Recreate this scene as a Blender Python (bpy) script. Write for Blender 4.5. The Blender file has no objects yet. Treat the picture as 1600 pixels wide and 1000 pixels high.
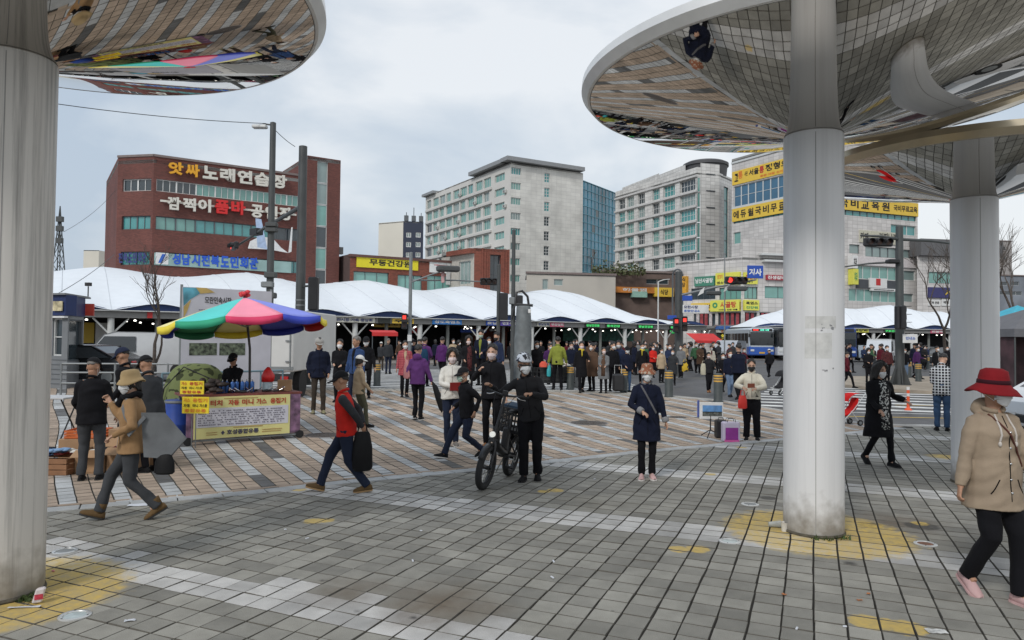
import bpy, math, random
import numpy as np
from mathutils import Vector, Matrix
random.seed(7); np.random.seed(7)
S = bpy.context.scene; C = S.collection; PI = math.pi; R = math.radians
# ------------------------------------------------------------ camera, sky, light
F_PX = 1111.0; CAM_H = 1.85; PITCH = R(1.45); ROLL = R(.6)
cP, sP, cR, sR = math.cos(PITCH), math.sin(PITCH), math.cos(ROLL), math.sin(ROLL)
cd = bpy.data.cameras.new('camera'); cd.lens = 25.0; cd.sensor_width = 36; cd.clip_end = 3000; cd.clip_start = .05
cam = bpy.data.objects.new('camera', cd); C.objects.link(cam); S.camera = cam
_r = Vector((1, 0, 0)); _u = Vector((0, -sP, cP)); _f = Vector((0, cP, sP)); _x = _r*cR+_u*sR; _y = _u*cR-_r*sR
cam.matrix_world = Matrix(((_x.x, _y.x, -_f.x, 0), (_x.y, _y.y, -_f.y, 0), (_x.z, _y.z, -_f.z, CAM_H), (0, 0, 0, 1)))
W = bpy.data.worlds.new('World'); S.world = W; W.use_nodes = True
nt = W.node_tree; nt.nodes.clear()
def N(nt, t, **kw):
    n = nt.nodes.new(t)
    for k, v in kw.items(): setattr(n, k, v)
    return n
sky = N(nt, 'ShaderNodeTexSky', sky_type='NISHITA', sun_disc=False, sun_elevation=R(39), sun_rotation=R(210), air_density=1.5, dust_density=3)
tc = N(nt, 'ShaderNodeTexCoord'); mp = N(nt, 'ShaderNodeMapping'); mp.inputs['Scale'].default_value = (1, 1, 1.9)
nz = N(nt, 'ShaderNodeTexNoise'); nz.inputs['Scale'].default_value = 2.3; nz.inputs['Detail'].default_value = 7; nz.inputs['Roughness'].default_value = .5
nz.inputs['Distortion'].default_value = .3
gx = N(nt, 'ShaderNodeSeparateXYZ'); ma = N(nt, 'ShaderNodeMath', operation='MULTIPLY_ADD'); ma.inputs[1].default_value = .22; 
cr = N(nt, 'ShaderNodeValToRGB')
cr.color_ramp.elements[0].position = .38; cr.color_ramp.elements[0].color = (4.8, 5.65, 6.75, 1)
cr.color_ramp.elements[1].position = .585; cr.color_ramp.elements[1].color = (8.2, 8.5, 8.85, 1)
e = cr.color_ramp.elements.new(.48); e.color = (6.2, 6.85, 7.6, 1)
mx = N(nt, 'ShaderNodeMixRGB'); mx.inputs[0].default_value = .86
bg = N(nt, 'ShaderNodeBackground'); bg.inputs['Strength'].default_value = .1
wo = N(nt, 'ShaderNodeOutputWorld')
L = nt.links.new
L(tc.outputs['Generated'], mp.inputs[0]); L(mp.outputs[0], nz.inputs['Vector']); L(tc.outputs['Generated'], gx.inputs[0])
L(gx.outputs[0], ma.inputs[0]); L(nz.outputs['Fac'], ma.inputs[2]); L(ma.outputs[0], cr.inputs[0])
L(sky.outputs[0], mx.inputs[1]); L(cr.outputs[0], mx.inputs[2]); L(mx.outputs[0], bg.inputs[0]); L(bg.outputs[0], wo.inputs[0])
sd = bpy.data.lights.new('sun', 'SUN'); sd.energy = 1.5; sd.angle = R(12); sd.color = (1, .97, .93)
sun = bpy.data.objects.new('sun', sd); C.objects.link(sun); sun.rotation_euler = (R(51), 0, R(-30)) ; sun.location = (0, 0, 60)
S.view_settings.view_transform = 'Standard'; S.view_settings.look = 'None'; S.view_settings.gamma = 1; S.view_settings.exposure = .15
S.cycles.max_bounces = 7; S.cycles.diffuse_bounces = 3; S.cycles.glossy_bounces = 4; S.cycles.transmission_bounces = 4; S.cycles.caustics_reflective = False; S.cycles.caustics_refractive = False
S.cycles.use_denoising = True
# ------------------------------------------------------------ projection helpers (photo pixel -> place in the world)
def ray(px, py):
    X = (px-800)/F_PX; Z = -(py-500)/F_PX; x = X*cR-Z*sR; z = X*sR+Z*cR
    return Vector((x, cP - z*sP, sP + z*cP))
def ground(px, py, z=0):
    d = ray(px, py); t = (z-CAM_H)/d.z
    return Vector((d.x*t, d.y*t, z))
def at(px, py, Y):
    d = ray(px, py); t = Y/d.y
    return Vector((d.x*t, Y, CAM_H + d.z*t))
def zat(x, y, py):
    Z = -(py-500)/F_PX
    return CAM_H + (Z*y*cP + x*sR + y*sP*cR)/(cP*cR - Z*sP)
# ------------------------------------------------------------ materials
MATS = {}
def mat(name, col=(.5, .5, .5), rough=.6, metal=0, var=.12, scale=4, bump=0, bscale=60, emit=0, spec=.5, alpha=1, ecol=None, trans=0):
    if name in MATS: return MATS[name]
    m = bpy.data.materials.new(name); m.use_nodes = True; MATS[name] = m
    nt = m.node_tree; b = nt.nodes['Principled BSDF']; L = nt.links.new
    b.inputs['Roughness'].default_value = rough; b.inputs['Metallic'].default_value = metal
    b.inputs['Specular IOR Level'].default_value = spec
    b.inputs['Base Color'].default_value = (*col, 1)
    m.diffuse_color = (*col, 1)
    tcn = N(nt, 'ShaderNodeTexCoord')
    if var:
        n = N(nt, 'ShaderNodeTexNoise'); n.inputs['Scale'].default_value = scale; n.inputs['Detail'].default_value = 4
        L(tcn.outputs['Object'], n.inputs['Vector'])
        h = N(nt, 'ShaderNodeMixRGB'); 
        h.inputs[1].default_value = (*[c*(1-var) for c in col], 1); h.inputs[2].default_value = (*[min(1, c*(1+var)) for c in col], 1)
        rr = N(nt, 'ShaderNodeMapRange'); rr.inputs[1].default_value = .3; rr.inputs[2].default_value = .7
        L(n.outputs['Fac'], rr.inputs[0]); L(rr.outputs[0], h.inputs[0]); L(h.outputs[0], b.inputs['Base Color'])
        rv = N(nt, 'ShaderNodeMapRange'); rv.inputs[3].default_value = max(.02, rough-.06); rv.inputs[4].default_value = min(1, rough+.08)
        L(n.outputs['Fac'], rv.inputs[0]); L(rv.outputs[0], b.inputs['Roughness'])
    if bump:
        n2 = N(nt, 'ShaderNodeTexNoise'); n2.inputs['Scale'].default_value = bscale; n2.inputs['Detail'].default_value = 3
        L(tcn.outputs['Object'], n2.inputs['Vector'])
        bp = N(nt, 'ShaderNodeBump'); bp.inputs['Strength'].default_value = bump; bp.inputs['Distance'].default_value = .01
        L(n2.outputs['Fac'], bp.inputs['Height']); L(bp.outputs[0], b.inputs['Normal'])
    if emit:
        b.inputs['Emission Color'].default_value = (*(ecol or col), 1); b.inputs['Emission Strength'].default_value = emit
    if trans:
        b.inputs['Transmission Weight'].default_value = trans; b.inputs['IOR'].default_value = 1.1
    return m
# ------------------------------------------------------------ mesh builder
class MB:
    def __init__(s): s.v = []; s.f = []; s.m = []
    def add(s, vs, fs, mi=0):
        o = len(s.v); s.v += [tuple(v) for v in vs]
        for f in fs: s.f.append(tuple(i+o for i in f)); s.m.append(mi)
        return s
    def box(s, c, d, rz=0, mi=0, rx=0):
        M = Matrix.Translation(Vector(c)) @ Matrix.Rotation(rz, 4, 'Z') @ Matrix.Rotation(rx, 4, 'X')
        hx, hy, hz = d[0]/2, d[1]/2, d[2]/2
        vs = [M @ Vector((x, y, z)) for x in (-hx, hx) for y in (-hy, hy) for z in (-hz, hz)]
        return s.add(vs, [(0, 1, 3, 2), (4, 6, 7, 5), (0, 4, 5, 1), (2, 3, 7, 6), (0, 2, 6, 4), (1, 5, 7, 3)], mi)
    def bbox(s, c, d, b=.02, rz=0, mi=0):   # box with chamfered top and vertical edges
        hx, hy, hz = d[0]/2, d[1]/2, d[2]/2; b = min(b, hx*.45, hy*.45, hz*.45)
        def ring(x, y, z, q): return [(x-q, y, z), (x, y-q, z), (x, -y+q, z), (x-q, -y, z), (-x+q, -y, z), (-x, -y+q, z), (-x, y-q, z), (-x+q, y, z)]
        rs = [ring(hx-b, hy-b, -hz, b*.6), ring(hx, hy, -hz+b, b), ring(hx, hy, hz-b, b), ring(hx-b, hy-b, hz, b*.6)]
        M = Matrix.Translation(Vector(c)) @ Matrix.Rotation(rz, 4, 'Z')
        vs = [M @ Vector(p) for r in rs for p in r]; fs = []
        for k in range(3):
            for i in range(8): j = (i+1) % 8; fs.append((k*8+i, k*8+8+i, k*8+8+j, k*8+j))
        fs.append(tuple(range(0, 8))); fs.append(tuple(reversed(range(24, 32))))
        return s.add(vs, fs, mi)
    def tube(s, pts, r, n=8, mi=0, cap=True, sq=None):
        pts = [Vector(p) for p in pts]; k = len(pts)
        rs = [r]*k if isinstance(r, (int, float)) else list(r)
        T = []
        for i in range(k):
            t = (pts[min(i+1, k-1)] - pts[max(i-1, 0)]); T.append(t.normalized() if t.length > 1e-9 else Vector((0, 0, 1)))
        up = Vector((0, 0, 1)) if abs(T[0].z) < .9 else Vector((0, 1, 0))
        nn = (up - T[0]*up.dot(T[0])).normalized(); vs = []
        for i in range(k):
            nn = (nn - T[i]*nn.dot(T[i])).normalized(); bb = T[i].cross(nn)
            e = sq if sq else 1
            for j in range(n):
                a = 2*PI*j/n; vs.append(pts[i] + nn*math.cos(a)*rs[i] + bb*math.sin(a)*rs[i]*e)
        fs = []
        for i in range(k-1):
            for j in range(n): q = (j+1) % n; fs.append((i*n+j, i*n+q, (i+1)*n+q, (i+1)*n+j))
        if cap: fs.append(tuple(reversed(range(n)))); fs.append(tuple(range((k-1)*n, k*n)))
        return s.add(vs, fs, mi)
    def lathe(s, prof, c=(0, 0, 0), n=32, mi=0, sx=1, sy=1, capb=False, capt=False):
        vs = []
        for (r, z) in prof:
            for j in range(n): a = 2*PI*j/n; vs.append((c[0]+r*sx*math.cos(a), c[1]+r*sy*math.sin(a), c[2]+z))
        fs = []
        for i in range(len(prof)-1):
            for j in range(n): q = (j+1) % n; fs.append((i*n+j, i*n+q, (i+1)*n+q, (i+1)*n+j))
        if capb: fs.append(tuple(reversed(range(n))))
        if capt: fs.append(tuple(range((len(prof)-1)*n, len(prof)*n)))
        return s.add(vs, fs, mi)
    def ell(s, c, r, n=12, M=None, mi=0):
        vs = []; fs = []; m = max(5, n//2+1)
        for i in range(1, m):
            t = PI*i/m
            for j in range(n): a = 2*PI*j/n; vs.append(Vector((r[0]*math.sin(t)*math.cos(a), r[1]*math.sin(t)*math.sin(a), -r[2]*math.cos(t))))
        b = len(vs); vs += [Vector((0, 0, -r[2])), Vector((0, 0, r[2]))]
        for i in range(m-2):
            for j in range(n): q = (j+1) % n; fs.append((i*n+j, i*n+q, (i+1)*n+q, (i+1)*n+j))
        for j in range(n): q = (j+1) % n; fs.append((b, q, j)); fs.append((b+1, (m-2)*n+j, (m-2)*n+q))
        if M is not None: vs = [M @ v for v in vs]
        return s.add([Vector(c)+v for v in vs], fs, mi)
    def quad(s, a, b, c, d, mi=0): return s.add([a, b, c, d], [(0, 1, 2, 3)], mi)
    def prism(s, poly, z0, z1, mi=0):
        n = len(poly); vs = [(x, y, z0) for x, y in poly] + [(x, y, z1) for x, y in poly]
        fs = [tuple(reversed(range(n))), tuple(range(n, 2*n))] + [(i, (i+1) % n, n+(i+1) % n, n+i) for i in range(n)]
        return s.add(vs, fs, mi)
    def mesh(s, name, mats, smooth=False):
        me = bpy.data.meshes.new(name); me.from_pydata(s.v, [], s.f)
        for m in (mats if isinstance(mats, (list, tuple)) else [mats]): me.materials.append(m)
        if any(s.m): me.polygons.foreach_set('material_index', s.m)
        if smooth:
            me.polygons.foreach_set('use_smooth', [True]*len(me.polygons))
            if smooth != 2: me.set_sharp_from_angle(angle=R(38))
        me.update(); return me
    def build(s, name, mats, parent=None, loc=None, smooth=False, rz=None):
        return link(name, s.mesh(name, mats, smooth), parent, loc, rz)
def link(name, me, parent=None, loc=None, rz=None):
    o = bpy.data.objects.new(name, me); C.objects.link(o)
    if parent: o.parent = parent
    if loc is not None: o.location = loc
    if rz is not None: o.rotation_euler = (0, 0, rz)
    return o
def thing(name, label, cat, loc=(0, 0, 0), rz=0, group=None):
    o = link(name, None, None, loc, rz); tag(o, label, cat, group); return o
def tag(o, label, cat, group=None):
    o['label'] = label; o['category'] = cat
    if group: o['group'] = group
    return o
def structure(o): o['kind'] = 'structure'; return o
def stuff(o): o['kind'] = 'stuff'; return o
def dup(root, loc=None, rz=None, label=None, group=None, scale=None, mats=None):
    r = root.copy(); C.objects.link(r)
    if loc is not None: r.location = loc
    if rz is not None: r.rotation_euler = (0, 0, rz)
    if scale: r.scale = (scale,)*3
    if label: r['label'] = label
    if group: r['group'] = group
    def rec(src, dst):
        for ch in list(src.children):
            c = ch.copy(); C.objects.link(c); c.parent = dst
            if mats and ch.name.split('.')[0] in mats and len(c.material_slots):
                c.material_slots[0].link = 'OBJECT'; c.material_slots[0].material = mats[ch.name.split('.')[0]]
            rec(ch, c)
    rec(root, r); return r
# lettering (Blender's built-in font has the Korean glyphs)
TXT = {}
def text_mesh(body, bold=0., ext=0.):
    k = (body, bold, ext)
    if k in TXT: return TXT[k]
    cu = bpy.data.curves.new('t', 'FONT'); cu.body = body; cu.size = 1; cu.offset = bold; cu.extrude = ext; cu.resolution_u = 2
    o = bpy.data.objects.new('t', cu)
    me = bpy.data.meshes.new_from_object(o)
    bpy.data.objects.remove(o); bpy.data.curves.remove(cu)
    co = np.zeros(len(me.vertices)*3); me.vertices.foreach_get('co', co); co = co.reshape(-1, 3)
    if len(co): TXT[k] = (me, co.min(0), co.max(0))
    else: TXT[k] = (me, np.zeros(3), np.ones(3))
    return TXT[k]
def lettering(body, w, h, m, parent, loc, rz=0, bold=.02, ext=0.0, rx=PI/2, name='lettering', ry=0, fit=True):
    """text filling a w x h box whose lower-left corner is at loc, facing local -Y"""
    me0, a, b = text_mesh(body, bold, ext); me = me0.copy(); me.name = name
    sx = w/max(b[0]-a[0], 1e-6); sy = h/max(b[1]-a[1], 1e-6)
    if not fit: sx = sy = min(sx, sy)
    co = np.zeros(len(me.vertices)*3); me.vertices.foreach_get('co', co); co = co.reshape(-1, 3)
    co[:, 0] = (co[:, 0]-a[0])*sx; co[:, 1] = (co[:, 1]-a[1])*sy
    me.vertices.foreach_set('co', co.ravel()); me.materials.clear(); me.materials.append(m); me.update()
    o = link(name, me, parent, loc); o.rotation_euler = (rx, ry, rz); return o
# ------------------------------------------------------------ ground
def pmask(nt, pos, items, edge=.12, nscale=9., amp=.12):
    """soft noisy blobs round given points (paint overspray, stains) -> value socket"""
    L = nt.links.new
    n = N(nt, 'ShaderNodeTexNoise'); n.inputs['Scale'].default_value = nscale; n.inputs['Detail'].default_value = 4; L(pos, n.inputs['Vector'])
    out = None
    for (x, y, r) in items:
        d = N(nt, 'ShaderNodeVectorMath', operation='DISTANCE'); d.inputs[1].default_value = (x, y, 0); L(pos, d.inputs[0])
        s = N(nt, 'ShaderNodeMath', operation='MULTIPLY_ADD'); s.inputs[1].default_value = amp*2; L(n.outputs['Fac'], s.inputs[0]); L(d.outputs['Value'], s.inputs[2])
        m = N(nt, 'ShaderNodeMapRange'); m.inputs[1].default_value = r+amp+edge; m.inputs[2].default_value = r+amp-edge; L(s.outputs[0], m.inputs[0])
        if out is None: out = m.outputs[0]
        else:
            q = N(nt, 'ShaderNodeMath', operation='MAXIMUM'); L(out, q.inputs[0]); L(m.outputs[0], q.inputs[1]); out = q.outputs[0]
    return out
def gp(px, py): g = ground(px, py); return g.x, g.y
COL1 = (-3.63, 5.10); COL2 = (2.96, 6.98); COL3 = (6.15, 9.45)
def stone(name, col, objrand, paint=True, var=.22):
    m = bpy.data.materials.new(name); m.use_nodes = True; nt = m.node_tree; b = nt.nodes['Principled BSDF']; L = nt.links.new
    b.inputs['Roughness'].default_value = .78; b.inputs['Specular IOR Level'].default_value = .35
    g = N(nt, 'ShaderNodeNewGeometry'); fl = N(nt, 'ShaderNodeVectorMath', operation='MULTIPLY'); fl.inputs[1].default_value = (1, 1, 0)
    L(g.outputs['Position'], fl.inputs[0]); pos = fl.outputs[0]
    if objrand: r = N(nt, 'ShaderNodeObjectInfo').outputs['Random']
    else: r = N(nt, 'ShaderNodeAttribute', attribute_name='rnd').outputs['Fac']
    def noise(sc, det=4, ro=.6):
        n = N(nt, 'ShaderNodeTexNoise'); n.inputs['Scale'].default_value = sc; n.inputs['Detail'].default_value = det; n.inputs['Roughness'].default_value = ro
        L(pos, n.inputs['Vector']); return n.outputs['Fac']
    def mulr(sock, lo, hi, a=.3, z=.7):
        q = N(nt, 'ShaderNodeMapRange'); q.inputs[1].default_value = a; q.inputs[2].default_value = z; q.inputs[3].default_value = lo; q.inputs[4].default_value = hi; L(sock, q.inputs[0]); return q.outputs[0]
    def mul(a, c):
        q = N(nt, 'ShaderNodeMath', operation='MULTIPLY'); L(a, q.inputs[0]); L(c, q.inputs[1]); return q.outputs[0]
    f = mul(mulr(r, 1-var, 1+var, 0, 1), mul(mulr(noise(.55, 5), .74, 1.2), mul(mulr(noise(5, 5), .86, 1.14), mulr(noise(190, 2), .72, 1.28, .25, .75))))
    c0 = N(nt, 'ShaderNodeVectorMath', operation='SCALE'); c0.inputs[0].default_value = col; L(f, c0.inputs['Scale']); cur = c0.outputs[0]
    def over(mask, c):
        nonlocal cur
        q = N(nt, 'ShaderNodeMixRGB'); L(mask, q.inputs[0]); L(cur, q.inputs[1]); q.inputs[2].default_value = (*c, 1); cur = q.outputs[0]
    st = mulr(noise(.35, 3), 0, .42, .55, .72); over(st, (.14, .12, .075))
    if paint:
        brown = pmask(nt, pos, [(*gp(690, 945), .3), (*gp(540, 925), .12), (*gp(1480, 712), .12), (*gp(1400, 815), .22)], .3, 4, .25)
        over(mul(brown, mulr(noise(7), .5, .95)), (.115, .08, .048))
        vo = N(nt, 'ShaderNodeTexVoronoi'); vo.inputs['Scale'].default_value = 1.9; L(pos, vo.inputs['Vector']); gs = mulr(vo.outputs['Distance'], .75, 0, .022, .03); over(mul(gs, mulr(noise(.9, 2), 0, 1, .45, .55)), (.06, .057, .052))
        dk = pmask(nt, pos, [(*gp(1328, 880), .045), (*gp(504, 907), .012), (*gp(512, 907), .012), (*gp(460, 905), .014), (*gp(558, 955), .015), (*gp(645, 965), .02), (*gp(180, 760), .1), (*gp(1440, 822), .16), (*gp(1200, 778), .1), (*gp(1360, 820), .12)], .02, 20, .03)
        over(mul(dk, mulr(noise(30), .6, .9)), (.035, .032, .03))
        ye = pmask(nt, pos, [(*COL1, .82), (COL2[0]+.02, COL2[1]-.03, .84), (*gp(1480, 714), .26)], .07, 11, .17)
        yb = pmask(nt, pos, [(*gp(868, 766), .10), (*gp(850, 768), .08), (*gp(490, 814), .10), (*gp(510, 813), .08), (*gp(1060, 858), .09), (*gp(1090, 858), .105), (*gp(1358, 972), .13), (*gp(1388, 976), .11), (*gp(1415, 981), .13), (*gp(468, 765), .09), (*gp(1110, 741), .08), (*gp(1158, 699), .1), (*gp(1437, 818), .08)], .012, 16, .035)
        q = N(nt, 'ShaderNodeMath', operation='MAXIMUM'); L(mul(ye, mulr(noise(14, 4, .7), .35, .98)), q.inputs[0]); L(mul(yb, mulr(noise(20), .5, .9)), q.inputs[1])
        over(q.outputs[0], (.60, .42, .10))
    L(cur, b.inputs['Base Color'])
    bp = N(nt, 'ShaderNodeBump'); bp.inputs['Strength'].default_value = .5; bp.inputs['Distance'].default_value = .003
    L(noise(150, 3), bp.inputs['Height']); L(bp.outputs[0], b.inputs['Normal'])
    return m
DARK = (.250, .240, .210); LIGHT = (.46, .45, .43)
def tile_mesh(name, quads, mat_, rnd):
    """quads: (n,4,2) outlines; each becomes a top face with four sloping sides"""
    q = np.asarray(quads, float); n = len(q); c = q.mean(1, keepdims=True)
    d = q - c; ln = np.linalg.norm(d, axis=2, keepdims=True); top = c + d*(1-.005/ln)
    zt = np.random.uniform(-.0025, .0025, (n, 1)) + np.random.uniform(-.0012, .0012, (n, 4))
    V = np.zeros((n, 8, 3)); V[:, :4, :2] = q; V[:, :4, 2] = -.012; V[:, 4:, :2] = top; V[:, 4:, 2] = zt
    F = np.array([[4, 5, 6, 7], [0, 1, 5, 4], [1, 2, 6, 5], [2, 3, 7, 6], [3, 0, 4, 7]])
    faces = (F[None] + (np.arange(n)*8)[:, None, None]).reshape(-1, 4)
    me = bpy.data.meshes.new(name); me.vertices.add(n*8); me.vertices.foreach_set('co', V.ravel())
    me.loops.add(faces.size); me.loops.foreach_set('vertex_index', faces.ravel().astype(np.int32))
    me.polygons.add(len(faces)); me.polygons.foreach_set('loop_start', np.arange(0, faces.size, 4, dtype=np.int32))
    me.update(calc_edges=True)
    me.polygons.foreach_set('use_smooth', np.zeros(len(faces), bool)); a = me.attributes.new('rnd', 'FLOAT', 'FACE'); a.data.foreach_set('value', np.repeat(rnd, 5))
    me.materials.append(mat_); me.materials.append(mat('tile_side_grime', (.11, .102, .085), .95, var=.3, scale=8)); me.polygons.foreach_set('material_index', np.tile(np.array([0, 1, 1, 1, 1], np.int32), n)); return me
plaza = [(-30, -3), (30, -3), (30, 16.4), (13.94, 15.78), (9.1, 15.77), (7.96, 16.14), (7.5, 17.19), (7.07, 19.45), (6.35, 22.12), (4.58, 24.43), (2.78, 25.4), (-3.29, 25.6), (-15.3, 25.9), (-50, 27), (-50, -3)]
def inside(x, y, poly):
    r = np.zeros(np.shape(x), bool); n = len(poly)
    for i in range(n):
        (x0, y0), (x1, y1) = poly[i], poly[(i+1) % n]
        if y0 == y1: continue
        cnd = ((y0 > y) != (y1 > y)) & (x < (x1-x0)*(y-y0)/(y1-y0)+x0); r ^= cnd
    return r
BX = np.array([-11.1, -7.5, -4.84, -3.01, -2.23, -.55, .47, 2.16, 4.17, 5.09, 8.32, 10.7])
BY = np.array([4.5, 6.1, 7.49, 8.42, 9.0, 9.97, 10.65, 11.77, 12.91, 13.41, 15.31, 16.8])
def by(x): return np.interp(x, BX, BY)
floor_b = MB(); floor_b.prism([(p[0], p[1]) for p in plaza], -.15, -.0135)
structure(floor_b.build('pavement', mat('joint_sand', (.024, .022, .018), .95, var=.25, scale=3, bump=.4)))
PL = bpy.data.objects['pavement']
AZ = R(23); ur = np.array([math.cos(AZ), -math.sin(AZ)]); vr = np.array([math.sin(AZ), math.cos(AZ)])
ts = .198
I, J = np.meshgrid(np.arange(-75, 75), np.arange(-25, 95), indexing='ij')
jit = np.random.uniform(-.004, .004, (151, 121, 2))
def wob(u, v):   # the joints wander a little where the bedding has settled
    return .022*np.sin(u*.9+1.3*np.sin(v*.6))*np.exp(-((u+5)/4)**2), .03*np.sin(v*1.1+u*.5)*np.exp(-((u+4)/4)**2)
gu, gv = np.meshgrid(np.arange(-75, 76)*ts, np.arange(-25, 96)*ts+.03, indexing='ij')
du, dv = wob(gu, gv); GU = gu+du+jit[..., 0]; GV = gv+dv+jit[..., 1]
PX = GU*ur[0]+GV*vr[0]; PY = GU*ur[1]+GV*vr[1]
P = np.stack([PX, PY], -1)
Q = np.stack([P[:-1, :-1], P[1:, :-1], P[1:, 1:], P[:-1, 1:]], 2)
cen = Q.mean(2); cx, cy = cen[..., 0], cen[..., 1]
vis = (cy > -2.4) & (np.abs(cx) < np.maximum(cy*.80+2.2, 5.2)) & (cy < by(cx)-.06) & inside(cx, cy, plaza)
Q = cen[:, :, None, :] + (Q-cen[:, :, None, :])*(1-.0068/(ts*.7))
vmod = (gv[:-1, :-1]+ts/2-3.84) % 2.98; band = (vmod < .40) | ((vmod < .60) & ((gu[:-1, :-1] > -.5) | (gv[:-1, :-1] > 6) | (np.random.rand(*vmod.shape) < .35)))
sel = np.argwhere(vis); order = sorted(map(tuple, sel), key=lambda t: cx[t]**2+cy[t]**2)
inview = [t for t in order if abs(cx[t]) < cy[t]*.73 and cy[t] > 4.28]
solo = set(inview[:300])
MD, ML = stone('paver_dark', DARK, False), stone('paver_light', LIGHT, False)
MDo, MLo = stone('paver_dark_single', DARK, True), stone('paver_light_single', LIGHT, True)
for nm, mk, mt in (('dark_paving_stones', False, MD), ('light_paving_stones', True, ML)):
    s_ = [t for t in order if t not in solo and bool(band[t]) == mk]
    o = link(nm, tile_mesh(nm, [Q[t] for t in s_], mt, np.random.rand(len(s_))), PL); stuff(o)
protos = []
for k in range(6):
    h = ts/2-.0034
    q = np.array([[[-h, -h], [h, -h], [h, h], [-h, h]]])+np.random.uniform(-.003, .003, (1, 4, 2))
    protos.append([tile_mesh('paving_stone', q, mm, np.array([.5])) for mm in (MDo, MLo)])
for t in solo:
    o = link('paving_stone', random.choice(protos)[int(band[t])], PL, (cx[t], cy[t], 0))
    o.rotation_euler = (random.uniform(-.012, .012), random.uniform(-.012, .012), -AZ + random.uniform(-.012, .012))
# tan paving: rings round a far centre, with light and dark ribbons
CC = np.array([15.0, -23.1])
th = np.arange(-50, 4, .2/42/PI*180)*PI/180; rr_ = np.arange(32, 62, .2)
TH, RR = np.meshgrid(th, rr_, indexing='ij')
TH = TH+np.random.uniform(-.0001, .0001, TH.shape)
sw = .0022*np.sin(RR*.6)
P = np.stack([CC[0]+RR*np.sin(TH+sw*.5), CC[1]+RR*np.cos(TH+sw*.5)], -1)
Q = np.stack([P[:-1, :-1], P[1:, :-1], P[1:, 1:], P[:-1, 1:]], 2); cen = Q.mean(2); cx2, cy2 = cen[..., 0], cen[..., 1]
ok = (cy2 > by(cx2)+.1) & inside(cx2, cy2, [(x, y-.25) if y > 10 else (x, y) for x, y in plaza]) & (np.abs(cx2) < cy2*.78+1)
Q = cen[:, :, None, :]+(Q-cen[:, :, None, :])*(1-.007/.14)
kind = np.zeros(ok.shape, int); ni, nj = ok.shape
for i in range(ni):
    if i % 3 == 0:
        st = (i//3*5) % 7; seg = ((np.arange(nj)+st*3+(i//3 % 2)*9) // 9) % 2
        kind[i, :] = np.where(seg == 0, 1, 2)
        gaps = ((np.arange(nj)+i*7) // 18) % 2 == 1; kind[i, gaps & (kind[i] == 2)] = 1
edge = ((cy2 > 24.4) & (cx2 < 3.5)) | ((cx2 > 1.5) & (cx2*.55+cy2*.83 > 21.6) & (cy2 > 16.5)); kind[edge] = 3
TAN = [stone('paver_tan', (.385, .30, .23), False, False, .13), stone('paver_pale_grey', (.45, .46, .46), False, False, .12), stone('paver_charcoal', (.12, .12, .12), False, False, .2), stone('paver_cream', (.36, .34, .30), False, False, .14)]
for k, nm in enumerate(('tan_paving_bricks', 'pale_ribbon_bricks', 'charcoal_ribbon_bricks', 'cream_edge_bricks')):
    s_ = np.argwhere(ok & (kind == k)); stuff(link(nm, tile_mesh(nm, Q[s_[:, 0], s_[:, 1]], TAN[k], np.random.rand(len(s_))), PL))
# pale edging slabs between the two pavings
eb = MB(); xs = np.arange(-9.2, 8.6, .42)
for i, x in enumerate(xs[:-1]):
    x1 = xs[i+1]; a = Vector((x, by(x), 0)); b2 = Vector((x1, by(x1), 0)); d = (b2-a); l = d.length; an = math.atan2(d.y, d.x)
    eb.bbox((*((a+b2)/2).xy, -.02), (l-.012, .2, .054), .006, an)
    c2 = (a+b2)/2+Vector((-d.y, d.x, 0)).normalized()*.19
    eb.bbox((*c2.xy, -.022), (l-.012, .07, .052), .005, an, 1)
stuff(eb.build('edging_slabs', [TAN[1], TAN[0]], PL))
# kerb stones along the plaza edge
kb = MB()
kp = [Vector((x, y, 0)) for x, y in plaza[2:12]]
for a, b2 in zip(kp[:-1], kp[1:]):
    d = b2-a; n_ = max(1, round(d.length/1.0)); u = d.normalized(); an = math.atan2(u.y, u.x)
    for i in range(n_):
        m_ = a+d*((i+.5)/n_); l = d.length/n_
        kb.bbox((m_.x, m_.y, -.07), (l-.012, .22, .16), .02, an)
stuff(kb.build('kerb_stones', mat('kerb_granite', (.36, .35, .33), .8, var=.2, scale=2, bump=.5), PL))
# road and far ground
gb = MB(); gb.quad((-1500, -1500, -.16), (1500, -1500, -.16), (1500, 1500, -.16), (-1500, 1500, -.16))
structure(gb.build('ground', mat('far_ground', (.16, .15, .14), .95, var=.3, scale=.05)))
def asphalt():
    m = stone('asphalt', (.105, .105, .108), False, False, 0); return m
rb = MB(); rb.quad((-70, 14, -.13), (160, 14, -.13), (160, 175, -.13), (-70, 175, -.13)); rd = rb.build('road', asphalt()); structure(rd)
rd.data.attributes.new('rnd', 'FLOAT', 'FACE')
wp = mat('road_paint_white', (.62, .62, .60), .7, var=.25, scale=2.5); yp = mat('road_paint_yellow', (.55, .38, .10), .7, var=.2, scale=3)
zc = -.122
def bar(mb, c, l, w, az, z=zc):
    u = Vector((math.sin(az), math.cos(az), 0)); n_ = Vector((u.y, -u.x, 0)); c = Vector((c[0], c[1], z))
    mb.quad(c-u*l/2-n_*w/2, c+u*l/2-n_*w/2, c+u*l/2+n_*w/2, c-u*l/2+n_*w/2)
for k in range(17):
    m_ = MB(); bar(m_, (-3.4, 27.0+k*1.0), 17.5, .42, R(90+1.5)); m_.build('crossing_stripe', wp, rd)
for k in range(15):
    m_ = MB(); c = Vector((11.2, 20.6, 0))+Vector((.42, .9, 0))*k*1.25; bar(m_, (c.x, c.y), 8.5, .5, R(108)); m_.build('crossing_stripe', wp, rd)
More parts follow.
